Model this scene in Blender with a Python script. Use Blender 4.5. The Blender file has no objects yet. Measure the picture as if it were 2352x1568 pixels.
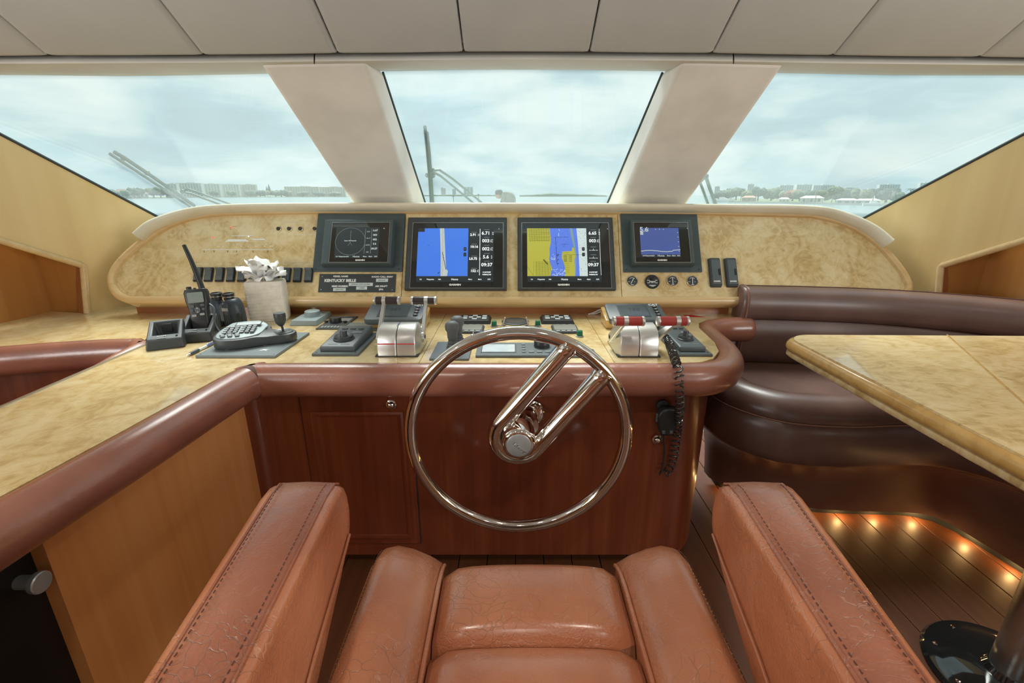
import bpy, bmesh, math, random
from mathutils import Vector, Matrix
random.seed(7)
R = math.radians
scene = bpy.context.scene
COL = bpy.context.collection

# ------------------------------------------------------------------ camera
F_PX = 1060.0                      # focal length in pixels of the 2352 x 1568 frame
CAMZ = 1.30
PITCH = math.atan(336.0 / F_PX)
cam_data = bpy.data.cameras.new('camera')
cam_data.sensor_width = 36.0
cam_data.lens = F_PX / 2352.0 * 36.0
cam_data.clip_start = 0.02
cam_data.clip_end = 9000.0
cam = bpy.data.objects.new('camera', cam_data)
COL.objects.link(cam)
cam.location = (0, 0, CAMZ)
cam.rotation_euler = (math.pi / 2 - PITCH, 0, 0)
scene.camera = cam
SP, CP = math.sin(PITCH), math.cos(PITCH)

# ------------------------------------------------------------------ colour management
scene.view_settings.view_transform = 'Standard'
scene.view_settings.look = 'None'
scene.view_settings.exposure = 0.38
scene.view_settings.gamma = 1.0
scene.view_settings.use_curve_mapping = False

# ------------------------------------------------------------------ world: bright hazy cloud cover
world = bpy.data.worlds.new('cloudy_sky')
scene.world = world
world.use_nodes = True
nt = world.node_tree
nt.nodes.clear()
wo = nt.nodes.new('ShaderNodeOutputWorld')
wb = nt.nodes.new('ShaderNodeBackground')
tc = nt.nodes.new('ShaderNodeTexCoord')
mp = nt.nodes.new('ShaderNodeMapping'); mp.inputs['Scale'].default_value = (2.3, 2.3, 7.5)
n1 = nt.nodes.new('ShaderNodeTexNoise'); n1.inputs['Scale'].default_value = 1.9; n1.inputs['Detail'].default_value = 8
n1.inputs['Roughness'].default_value = 0.5; n1.inputs['Distortion'].default_value = 0.25
r1 = nt.nodes.new('ShaderNodeValToRGB')
r1.color_ramp.elements[0].position = 0.36; r1.color_ramp.elements[0].color = (0.50, 0.63, 0.67, 1)
r1.color_ramp.elements[1].position = 0.66; r1.color_ramp.elements[1].color = (0.88, 0.94, 0.91, 1)
e = r1.color_ramp.elements.new(0.45); e.color = (0.53, 0.69, 0.735, 1)
e = r1.color_ramp.elements.new(0.545); e.color = (0.70, 0.82, 0.83, 1)
nt.links.new(tc.outputs['Generated'], mp.inputs['Vector'])
nt.links.new(mp.outputs['Vector'], n1.inputs['Vector'])
nt.links.new(n1.outputs['Fac'], r1.inputs['Fac'])
nt.links.new(r1.outputs['Color'], wb.inputs['Color'])
wb.inputs['Strength'].default_value = 0.68
nt.links.new(wb.outputs['Background'], wo.inputs['Surface'])

# ------------------------------------------------------------------ large lights
def area_light(name, loc, target, w, h, power, color):
    d = bpy.data.lights.new(name, 'AREA'); d.shape = 'RECTANGLE'; d.size = w; d.size_y = h
    d.energy = power; d.color = color
    o = bpy.data.objects.new(name, d); COL.objects.link(o)
    o.location = loc
    o.rotation_euler = (Vector(target) - Vector(loc)).to_track_quat('-Z', 'Y').to_euler()
    return o
# added fill lights at the unseen side windows, brightening the interior
area_light('added_fill_port', (-2.66, -0.75, 1.42), (0.0, 0.55, 0.75), 1.7, 0.62, 27, (1.0, 0.98, 0.95))
area_light('added_fill_starboard', (2.66, -0.75, 1.42), (0.0, 0.55, 0.75), 1.7, 0.62, 27, (1.0, 0.98, 0.95))
# hazy sun high ahead of the bow, softened by thin cloud
sd = bpy.data.lights.new('hazy_sun', 'SUN'); sd.energy = 4.4; sd.angle = R(32); sd.color = (1.0, 0.97, 0.92)
so = bpy.data.objects.new('hazy_sun', sd); COL.objects.link(so)
so.rotation_euler = Vector((0.12, -0.50, -0.86)).to_track_quat('-Z', 'Y').to_euler()

# ------------------------------------------------------------------ pixel helpers (2352 x 1568)
def ray(px, py):
    xc = (px - 1176.0) / F_PX; yc = (784.0 - py) / F_PX
    return Vector((xc, CP + yc * SP, -SP + yc * CP))
CAM = Vector((0, 0, CAMZ))
def on_plane(px, py, p0, n):
    d = ray(px, py); n = Vector(n)
    t = (Vector(p0) - CAM).dot(n) / d.dot(n)
    return CAM + d * t
def onZ(px, py, z): return on_plane(px, py, (0, 0, z), (0, 0, 1))
def onY(px, py, y): return on_plane(px, py, (0, y, 0), (0, 1, 0))
def onX(px, py, x): return on_plane(px, py, (x, 0, 0), (1, 0, 0))

# ------------------------------------------------------------------ materials
def new_mat(name):
    m = bpy.data.materials.new(name); m.use_nodes = True
    n = m.node_tree.nodes; l = m.node_tree.links
    return m, n, l, n['Principled BSDF']
def setb(b, **k):
    names = dict(rough='Roughness', metal='Metallic', coat='Coat Weight', coatr='Coat Roughness', spec='Specular IOR Level',
                 sheen='Sheen Weight', trans='Transmission Weight', sss='Subsurface Weight')
    for a, v in k.items():
        if names[a] in b.inputs: b.inputs[names[a]].default_value = v
def plain(name, col, rough=0.5, metal=0.0, var=0.06, scale=30.0, bump=0.0, **k):
    """plain colour with a faint procedural mottling"""
    m, n, l, b = new_mat(name)
    t = n.new('ShaderNodeTexCoord'); z = n.new('ShaderNodeTexNoise'); z.inputs['Scale'].default_value = scale; z.inputs['Detail'].default_value = 3
    r = n.new('ShaderNodeValToRGB')
    r.color_ramp.elements[0].position = 0.3; r.color_ramp.elements[1].position = 0.7
    r.color_ramp.elements[0].color = tuple(c * (1 - var) for c in col) + (1,)
    r.color_ramp.elements[1].color = tuple(min(1, c * (1 + var)) for c in col) + (1,)
    l.new(t.outputs['Object'], z.inputs['Vector']); l.new(z.outputs['Fac'], r.inputs['Fac']); l.new(r.outputs['Color'], b.inputs['Base Color'])
    if bump:
        bp = n.new('ShaderNodeBump'); bp.inputs['Strength'].default_value = bump; bp.inputs['Distance'].default_value = 0.002
        l.new(z.outputs['Fac'], bp.inputs['Height']); l.new(bp.outputs['Normal'], b.inputs['Normal'])
    setb(b, rough=rough, metal=metal, **k)
    return m
def glow(name, col, s=1.0, rough=0.25):
    m, n, l, b = new_mat(name)
    t = n.new('ShaderNodeTexCoord'); z = n.new('ShaderNodeTexNoise'); z.inputs['Scale'].default_value = 9
    mx = n.new('ShaderNodeMixRGB'); mx.inputs['Color1'].default_value = tuple(c * .93 for c in col) + (1,); mx.inputs['Color2'].default_value = tuple(col) + (1,)
    l.new(t.outputs['Object'], z.inputs['Vector']); l.new(z.outputs['Fac'], mx.inputs['Fac'])
    b.inputs['Base Color'].default_value = tuple(c * .15 for c in col) + (1,)
    l.new(mx.outputs['Color'], b.inputs['Emission Color']); b.inputs['Emission Strength'].default_value = s
    setb(b, rough=rough)
    return m
def wood(name, stops, grain=(26, 26, 1.1), rough=0.32, coat=0.35, blot=0.3, bands=None):
    """straight grained veneer; grain = mapping scale (small value = the direction the grain runs)"""
    m, n, l, b = new_mat(name)
    t = n.new('ShaderNodeTexCoord'); mpn = n.new('ShaderNodeMapping'); mpn.inputs['Scale'].default_value = grain
    a = n.new('ShaderNodeTexNoise'); a.inputs['Scale'].default_value = 1.0; a.inputs['Detail'].default_value = 7; a.inputs['Distortion'].default_value = 0.6
    mp2 = n.new('ShaderNodeMapping'); mp2.inputs['Scale'].default_value = tuple(g * 0.16 for g in grain)
    c = n.new('ShaderNodeTexNoise'); c.inputs['Scale'].default_value = 1.0; c.inputs['Detail'].default_value = 2
    mix = n.new('ShaderNodeMixRGB'); mix.inputs['Fac'].default_value = blot
    r = n.new('ShaderNodeValToRGB')
    el = r.color_ramp.elements
    el[0].position = 0.28; el[0].color = stops[0] + (1,); el[1].position = 0.74; el[1].color = stops[-1] + (1,)
    if len(stops) > 2:
        e = el.new(0.5); e.color = stops[1] + (1,)
    l.new(t.outputs['Object'], mpn.inputs['Vector']); l.new(mpn.outputs['Vector'], a.inputs['Vector'])
    l.new(t.outputs['Object'], mp2.inputs['Vector']); l.new(mp2.outputs['Vector'], c.inputs['Vector'])
    l.new(a.outputs['Fac'], mix.inputs['Color1']); l.new(c.outputs['Fac'], mix.inputs['Color2']); l.new(mix.outputs['Color'], r.inputs['Fac'])
    l.new(r.outputs['Color'], b.inputs['Base Color'])
    bp = n.new('ShaderNodeBump'); bp.inputs['Strength'].default_value = 0.05; bp.inputs['Distance'].default_value = 0.001
    l.new(a.outputs['Fac'], bp.inputs['Height']); l.new(bp.outputs['Normal'], b.inputs['Normal'])
    setb(b, rough=rough, coat=coat, coatr=0.12)
    return m
def burl(name, dark, mid, light, scale=5.0, stretch=(1, 1, 1), coat=0.8):
    m, n, l, b = new_mat(name)
    t = n.new('ShaderNodeTexCoord'); mpn = n.new('ShaderNodeMapping'); mpn.inputs['Scale'].default_value = stretch
    big = n.new('ShaderNodeTexNoise'); big.inputs['Scale'].default_value = scale * .55; big.inputs['Detail'].default_value = 5; big.inputs['Distortion'].default_value = 1.6
    fine = n.new('ShaderNodeTexNoise'); fine.inputs['Scale'].default_value = scale * 2.6; fine.inputs['Detail'].default_value = 10; fine.inputs['Distortion'].default_value = 3.2; fine.inputs['Roughness'].default_value = 0.62
    wv = n.new('ShaderNodeTexWave'); wv.inputs['Scale'].default_value = scale * .5; wv.inputs['Distortion'].default_value = 26; wv.inputs['Detail'].default_value = 4; wv.inputs['Detail Scale'].default_value = 1.4
    m1 = n.new('ShaderNodeMixRGB'); m1.inputs['Fac'].default_value = 0.48
    m2 = n.new('ShaderNodeMixRGB'); m2.inputs['Fac'].default_value = 0.07
    r = n.new('ShaderNodeValToRGB'); el = r.color_ramp.elements
    el[0].position = 0.385; el[0].color = dark + (1,); el[1].position = 0.585; el[1].color = light + (1,)
    e = el.new(0.47); e.color = mid + (1,)
    vk = n.new('ShaderNodeTexVoronoi'); vk.inputs['Scale'].default_value = scale * 2.0
    kr = n.new('ShaderNodeValToRGB'); kr.color_ramp.elements[0].position = 0.02; kr.color_ramp.elements[0].color = (.45, .33, .2, 1)
    kr.color_ramp.elements[1].position = 0.10; kr.color_ramp.elements[1].color = (1, 1, 1, 1)
    mul = n.new('ShaderNodeMixRGB'); mul.blend_type = 'MULTIPLY'; mul.inputs['Fac'].default_value = 0.45
    l.new(t.outputs['Object'], mpn.inputs['Vector'])
    for q in (big, fine, wv, vk): l.new(mpn.outputs['Vector'], q.inputs['Vector'])
    l.new(big.outputs['Fac'], m1.inputs['Color1']); l.new(fine.outputs['Fac'], m1.inputs['Color2'])
    l.new(m1.outputs['Color'], m2.inputs['Color1']); l.new(wv.outputs['Color'], m2.inputs['Color2'])
    l.new(m2.outputs['Color'], r.inputs['Fac']); l.new(vk.outputs['Distance'], kr.inputs['Fac'])
    l.new(r.outputs['Color'], mul.inputs['Color1']); l.new(kr.outputs['Color'], mul.inputs['Color2'])
    l.new(mul.outputs['Color'], b.inputs['Base Color'])
    setb(b, rough=0.30, coat=coat, coatr=0.04)
    return m
def leather(name, c_dark, c_mid, c_light, rough=0.36, crease=60.0, crease_amt=0.35, vein=None, vein_scale=14.0, vein_amt=0.5, bump=0.35, stretch=(1, 1, 1), coat=0.55, coatr=0.24, coat_ior=1.85):
    """hide with soft mottling, pebbled wrinkles and, if asked for, worn crack lines"""
    m, n, l, b = new_mat(name)
    t = n.new('ShaderNodeTexCoord'); mpn = n.new('ShaderNodeMapping'); mpn.inputs['Scale'].default_value = stretch
    big = n.new('ShaderNodeTexNoise'); big.inputs['Scale'].default_value = 5.5; big.inputs['Detail'].default_value = 5
    r = n.new('ShaderNodeValToRGB'); el = r.color_ramp.elements
    el[0].position = 0.3; el[0].color = c_dark + (1,); el[1].position = 0.7; el[1].color = c_light + (1,)
    e = el.new(0.5); e.color = c_mid + (1,)
    wr = n.new('ShaderNodeTexNoise'); wr.inputs['Scale'].default_value = crease * .35; wr.inputs['Detail'].default_value = 6; wr.inputs['Distortion'].default_value = 1.2
    vo = n.new('ShaderNodeTexVoronoi'); vo.feature = 'DISTANCE_TO_EDGE'; vo.inputs['Scale'].default_value = crease * 3.0
    l.new(t.outputs['Object'], mpn.inputs['Vector'])
    for q in (big, wr, vo): l.new(mpn.outputs['Vector'], q.inputs['Vector'])
    l.new(big.outputs['Fac'], r.inputs['Fac'])
    colout = r.outputs['Color']
    add = n.new('ShaderNodeMath'); add.operation = 'MULTIPLY_ADD'; add.inputs[1].default_value = 0.25
    l.new(vo.outputs['Distance'], add.inputs[0]); l.new(wr.outputs['Fac'], add.inputs[2])
    hgt = add.outputs[0]
    if vein:
        warp = n.new('ShaderNodeTexNoise'); warp.inputs['Scale'].default_value = 9; warp.inputs['Detail'].default_value = 4
        mv = n.new('ShaderNodeMixRGB'); mv.blend_type = 'ADD'; mv.inputs['Fac'].default_value = 0.16
        l.new(mpn.outputs['Vector'], warp.inputs['Vector']); l.new(mpn.outputs['Vector'], mv.inputs['Color1']); l.new(warp.outputs['Color'], mv.inputs['Color2'])
        v2 = n.new('ShaderNodeTexVoronoi'); v2.feature = 'DISTANCE_TO_EDGE'; v2.inputs['Scale'].default_value = vein_scale
        l.new(mv.outputs['Color'], v2.inputs['Vector'])
        vr = n.new('ShaderNodeValToRGB'); vr.color_ramp.elements[0].position = 0.0; vr.color_ramp.elements[0].color = (1, 1, 1, 1)
        vr.color_ramp.elements[1].position = 0.035; vr.color_ramp.elements[1].color = (0, 0, 0, 1)
        l.new(v2.outputs['Distance'], vr.inputs['Fac'])
        wear = n.new('ShaderNodeTexNoise'); wear.inputs['Scale'].default_value = 6; wear.inputs['Detail'].default_value = 3
        l.new(mpn.outputs['Vector'], wear.inputs['Vector'])
        wr2 = n.new('ShaderNodeValToRGB'); wr2.color_ramp.elements[0].position = 0.42; wr2.color_ramp.elements[1].position = 0.62
        l.new(wear.outputs['Fac'], wr2.inputs['Fac'])
        mm = n.new('ShaderNodeMath'); mm.operation = 'MULTIPLY'; l.new(vr.outputs['Color'], mm.inputs[0]); l.new(wr2.outputs['Color'], mm.inputs[1])
        sc = n.new('ShaderNodeMath'); sc.operation = 'MULTIPLY'; sc.inputs[1].default_value = vein_amt; l.new(mm.outputs[0], sc.inputs[0])
        mc = n.new('ShaderNodeMixRGB'); mc.inputs['Color2'].default_value = vein + (1,)
        l.new(sc.outputs[0], mc.inputs['Fac']); l.new(colout, mc.inputs['Color1']); colout = mc.outputs['Color']
        sub = n.new('ShaderNodeMath'); sub.operation = 'MULTIPLY_ADD'; sub.inputs[1].default_value = -0.3
        l.new(mm.outputs[0], sub.inputs[0]); l.new(hgt, sub.inputs[2]); hgt = sub.outputs[0]
    l.new(colout, b.inputs['Base Color'])
    bp = n.new('ShaderNodeBump'); bp.inputs['Strength'].default_value = bump; bp.inputs['Distance'].default_value = 0.004
    l.new(hgt, bp.inputs['Height']); l.new(bp.outputs['Normal'], b.inputs['Normal'])
    setb(b, rough=rough, coat=coat, coatr=coatr); b.inputs['Coat IOR'].default_value = coat_ior
    return m

M = {}
M['burl'] = burl('burl_veneer', (0.55, 0.375, 0.155), (0.68, 0.51, 0.24), (0.78, 0.635, 0.36), 6.0)
M['burl_table'] = burl('burl_table_veneer', (0.48, 0.33, 0.135), (0.66, 0.49, 0.23), (0.77, 0.62, 0.36), 5.0, (1.0, 1.7, 1.0))
M['edge_wood'] = wood('lacquered_edge_wood', ((0.42, 0.235, 0.06), (0.56, 0.34, 0.105), (0.66, 0.44, 0.17)), (3, 30, 30), 0.22, 0.7)
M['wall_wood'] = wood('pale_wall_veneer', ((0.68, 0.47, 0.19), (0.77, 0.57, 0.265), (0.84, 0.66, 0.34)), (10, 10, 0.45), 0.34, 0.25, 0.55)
M['niche_wood'] = wood('shaded_niche_veneer', ((0.36, 0.145, 0.035), (0.45, 0.20, 0.05), (0.52, 0.25, 0.075)), (14, 14, 0.6), 0.34, 0.2, 0.5)  # wall veneer again, with the recess's shade put into its colour
M['trim_wood'] = wood('pale_moulding_wood', ((0.60, 0.40, 0.17), (0.70, 0.49, 0.235), (0.78, 0.57, 0.30)), (3, 30, 30), 0.30, 0.4)
M['cherry'] = wood('shaded_console_veneer', ((0.125, 0.024, 0.008), (0.175, 0.038, 0.013), (0.235, 0.062, 0.022)), (34, 34, 1.3), 0.28, 0.35, 0.35)  # same cabin veneer, darkened in colour for the shaded console face
M['amber'] = wood('lit_cabinet_veneer', ((0.62, 0.245, 0.072), (0.72, 0.31, 0.10), (0.78, 0.37, 0.14)), (30, 30, 1.1), 0.34, 0.25, 0.4)  # lit copy of the console veneer, kept lighter in its colour
M['riser_wood'] = wood('shaded_riser_veneer', ((0.27, 0.09, 0.025), (0.36, 0.13, 0.04), (0.44, 0.18, 0.06)), (6, 14, 4), 0.3, 0.3, 0.6)  # same veneer with the riser's shadow put into its colour
M['floor_wood'] = wood('floor_plank_wood', ((0.085, 0.026, 0.009), (0.125, 0.042, 0.015), (0.175, 0.066, 0.026)), (40, 1.3, 40), 0.5, 0.05, 0.4)
M['rail'] = leather('rolled_edge_leather', (0.235, 0.082, 0.052), (0.30, 0.110, 0.070), (0.36, 0.145, 0.098), 0.34, 46, bump=0.40, stretch=(1, 1, 1))
M['rail_x'] = M['rail']
M['settee'] = leather('brown_settee_leather', (0.105, 0.055, 0.044), (0.135, 0.072, 0.058), (0.175, 0.098, 0.080), 0.40, 40, bump=0.12, coat=0.35, coatr=0.30)
M['seat'] = leather('tan_seat_leather', (0.37, 0.118, 0.050), (0.46, 0.162, 0.072), (0.54, 0.215, 0.105), 0.34, 60, vein=(0.62, 0.36, 0.24), vein_scale=42, vein_amt=0.42, bump=0.75)
M['arm_top'] = leather('worn_armrest_leather', (0.25, 0.075, 0.038), (0.34, 0.108, 0.054), (0.42, 0.16, 0.088), 0.36, 60, vein=(0.52, 0.30, 0.2), vein_scale=52, vein_amt=0.45, bump=0.8)
M['thread'] = plain('dark_seam_thread', (0.10, 0.040, 0.025), 0.7)
M['thread_pale'] = plain('brown_seam_thread', (0.26, 0.13, 0.085), 0.6)
M['cream'] = leather('cream_dash_vinyl', (0.68, 0.62, 0.46), (0.74, 0.69, 0.54), (0.79, 0.75, 0.62), 0.42, 30, bump=0.05, coat=0.0)
M['head_vinyl'] = leather('grey_headliner_vinyl', (0.54, 0.56, 0.565), (0.56, 0.58, 0.585), (0.58, 0.60, 0.605), 0.55, 80, bump=0.06, coat=0.0)
M['head_trim'] = leather('white_header_vinyl', (0.66, 0.64, 0.58), (0.70, 0.68, 0.62), (0.74, 0.72, 0.67), 0.5, 50, bump=0.04, coat=0.0)
M['suede'] = leather('beige_mottled_suede', (0.77, 0.76, 0.72), (0.85, 0.84, 0.80), (0.90, 0.89, 0.85), 0.8, 30, bump=0.06, coat=0.0)
M['black'] = plain('black_plastic', (0.022, 0.026, 0.027), 0.42)
M['black_gloss'] = plain('black_glass', (0.012, 0.014, 0.014), 0.06, coat=0.6)
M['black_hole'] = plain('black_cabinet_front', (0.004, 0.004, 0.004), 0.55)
M['dark_teal'] = plain('slate_painted_plate', (0.062, 0.088, 0.092), 0.38)
M['charcoal'] = plain('charcoal_plastic', (0.048, 0.056, 0.060), 0.45)
M['slate'] = plain('slate_plastic', (0.095, 0.118, 0.125), 0.42)
M['grey_blue'] = plain('grey_blue_plastic', (0.30, 0.37, 0.38), 0.5)
M['grey_key'] = plain('silver_key_plastic', (0.36, 0.38, 0.38), 0.4)
M['plate_grey'] = plain('sheet_grey_plastic', (0.17, 0.205, 0.215), 0.42)
M['rubber'] = plain('grey_rubber', (0.10, 0.11, 0.115), 0.6)
M['navy_rubber'] = plain('navy_rubber', (0.055, 0.072, 0.09), 0.38)
M['white'] = plain('white_print', (0.85, 0.86, 0.83), 0.6)
M['label_white'] = plain('white_tape_label', (0.62, 0.70, 0.67), 0.6)
M['paper'] = plain('white_paper', (0.88, 0.88, 0.86), 0.8)
M['paper_cream'] = plain('cream_crinkled_wrap', (0.84, 0.80, 0.72), 0.55, var=0.1, scale=40, bump=0.3)
M['print_cream'] = plain('pale_print', (0.80, 0.72, 0.55), 0.6)
M['ink'] = plain('dark_ink', (0.03, 0.03, 0.035), 0.6)
M['gasket'] = plain('dark_window_gasket', (0.03, 0.045, 0.045), 0.5)
M['chrome'] = plain('polished_stainless', (0.80, 0.75, 0.70), 0.07, 1.0, var=0.01)
M['steel'] = plain('brushed_steel', (0.62, 0.62, 0.60), 0.28, 1.0, var=0.05, scale=60)
M['alu'] = plain('satin_aluminium', (0.68, 0.68, 0.66), 0.36, 0.85, var=0.03)
M['alu_knob'] = plain('satin_knob_metal', (0.50, 0.55, 0.55), 0.35, 0.6)
M['grip_black'] = plain('dark_brown_grip', (0.040, 0.030, 0.028), 0.3)
M['grip_red'] = plain('red_grip', (0.33, 0.040, 0.035), 0.3)
M['red_line'] = plain('red_mark', (0.55, 0.06, 0.05), 0.5)
M['green'] = plain('green_cap', (0.012, 0.16, 0.085), 0.25)
M['red'] = plain('red_ink', (0.62, 0.03, 0.02), 0.5)
M['blue_pen'] = plain('clear_blue_plastic', (0.16, 0.20, 0.42), 0.2)
M['brass'] = plain('brass_ring', (0.75, 0.62, 0.42), 0.25, 0.9)
M['tan_strap'] = plain('tan_leather_fob', (0.36, 0.13, 0.05), 0.5)
M['lcd'] = plain('grey_lcd_glass', (0.26, 0.31, 0.30), 0.12, coat=0.5)
M['lcd_dark'] = plain('dark_lcd_glass', (0.10, 0.125, 0.13), 0.10, coat=0.5)
M['lcd_pale'] = plain('pale_lcd_glass', (0.55, 0.63, 0.66), 0.15, coat=0.4)
M['cord'] = plain('glossy_black_cord', (0.030, 0.028, 0.026), 0.22, coat=0.4)
M['wiper'] = plain('green_grey_wiper_metal', (0.10, 0.145, 0.13), 0.5)
M['scr_blue'] = glow('chart_blue', (0.05, 0.16, 0.60), 0.95)
M['scr_blue2'] = glow('chart_mid_blue', (0.09, 0.17, 0.60), 0.95)
M['scr_dim_blue'] = glow('sonar_blue', (0.055, 0.085, 0.25), 0.9)
M['scr_dim'] = glow('dimmed_radar_grey', (0.022, 0.030, 0.030), 0.9)
M['scr_panel'] = glow('screen_panel_grey', (0.020, 0.025, 0.027), 0.9)
M['scr_olive'] = glow('chart_olive', (0.36, 0.35, 0.05), 0.95)
M['scr_olive_d'] = glow('chart_street', (0.10, 0.105, 0.02), 0.8)
M['scr_pale'] = glow('chart_pale', (0.47, 0.56, 0.55), 0.95)
M['scr_grey'] = glow('chart_channel', (0.40, 0.44, 0.42), 0.95)
M['scr_teal'] = glow('chart_canal', (0.16, 0.26, 0.28), 0.95)
M['scr_ink'] = glow('chart_ink', (0.015, 0.02, 0.05), 0.8)
M['scr_text'] = glow('screen_text', (0.75, 0.80, 0.78), 0.95)
M['scr_text_dim'] = glow('dim_screen_text', (0.16, 0.19, 0.18), 0.9)
M['led_red'] = glow('red_led', (1.0, 0.06, 0.05), 1.4)
M['led_white'] = glow('white_led', (1.0, 0.97, 0.9), 1.2)
M['lamp'] = glow('downlight_lens', (1.0, 0.86, 0.66), 9.0)

def glass_pane(name, tint, veil):
    """flat laminated pane: straight-through tint, mirror reflection by angle, a translucent veil imitating glare and haze"""
    m = bpy.data.materials.new(name); m.use_nodes = True
    n = m.node_tree.nodes; l = m.node_tree.links; n.clear()
    out = n.new('ShaderNodeOutputMaterial')
    tr = n.new('ShaderNodeBsdfTransparent'); tr.inputs['Color'].default_value = tint + (1,)
    tl = n.new('ShaderNodeBsdfTranslucent'); tl.inputs['Color'].default_value = (0.80, 0.95, 0.95, 1)  # whitish veil painted in for glare and distant haze
    gl = n.new('ShaderNodeBsdfGlossy'); gl.inputs['Roughness'].default_value = 0.02
    lw = n.new('ShaderNodeLayerWeight'); lw.inputs['Blend'].default_value = 0.5
    pw = n.new('ShaderNodeMath'); pw.operation = 'POWER'; pw.inputs[1].default_value = 5.0
    fr = n.new('ShaderNodeMath'); fr.operation = 'MULTIPLY_ADD'; fr.inputs[1].default_value = 0.7; fr.inputs[2].default_value = 0.02
    l.new(lw.outputs['Facing'], pw.inputs[0]); l.new(pw.outputs[0], fr.inputs[0])
    t = n.new('ShaderNodeTexCoord'); z = n.new('ShaderNodeTexNoise'); z.inputs['Scale'].default_value = 1.7; z.inputs['Detail'].default_value = 4
    mr = n.new('ShaderNodeMapRange'); mr.inputs['From Min'].default_value = .3; mr.inputs['From Max'].default_value = .7
    mr.inputs['To Min'].default_value = veil * .8; mr.inputs['To Max'].default_value = veil * 1.2
    l.new(t.outputs['Object'], z.inputs['Vector']); l.new(z.outputs['Fac'], mr.inputs['Value'])
    m1 = n.new('ShaderNodeMixShader'); m2 = n.new('ShaderNodeMixShader')
    l.new(mr.outputs['Result'], m1.inputs['Fac']); l.new(tr.outputs[0], m1.inputs[1]); l.new(tl.outputs[0], m1.inputs[2])
    l.new(fr.outputs[0], m2.inputs['Fac']); l.new(m1.outputs[0], m2.inputs[1]); l.new(gl.outputs[0], m2.inputs[2])
    l.new(m2.outputs[0], out.inputs['Surface'])
    return m
M['glass'] = glass_pane('windscreen_glass', (0.955, 0.99, 0.99), 0.065)

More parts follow.
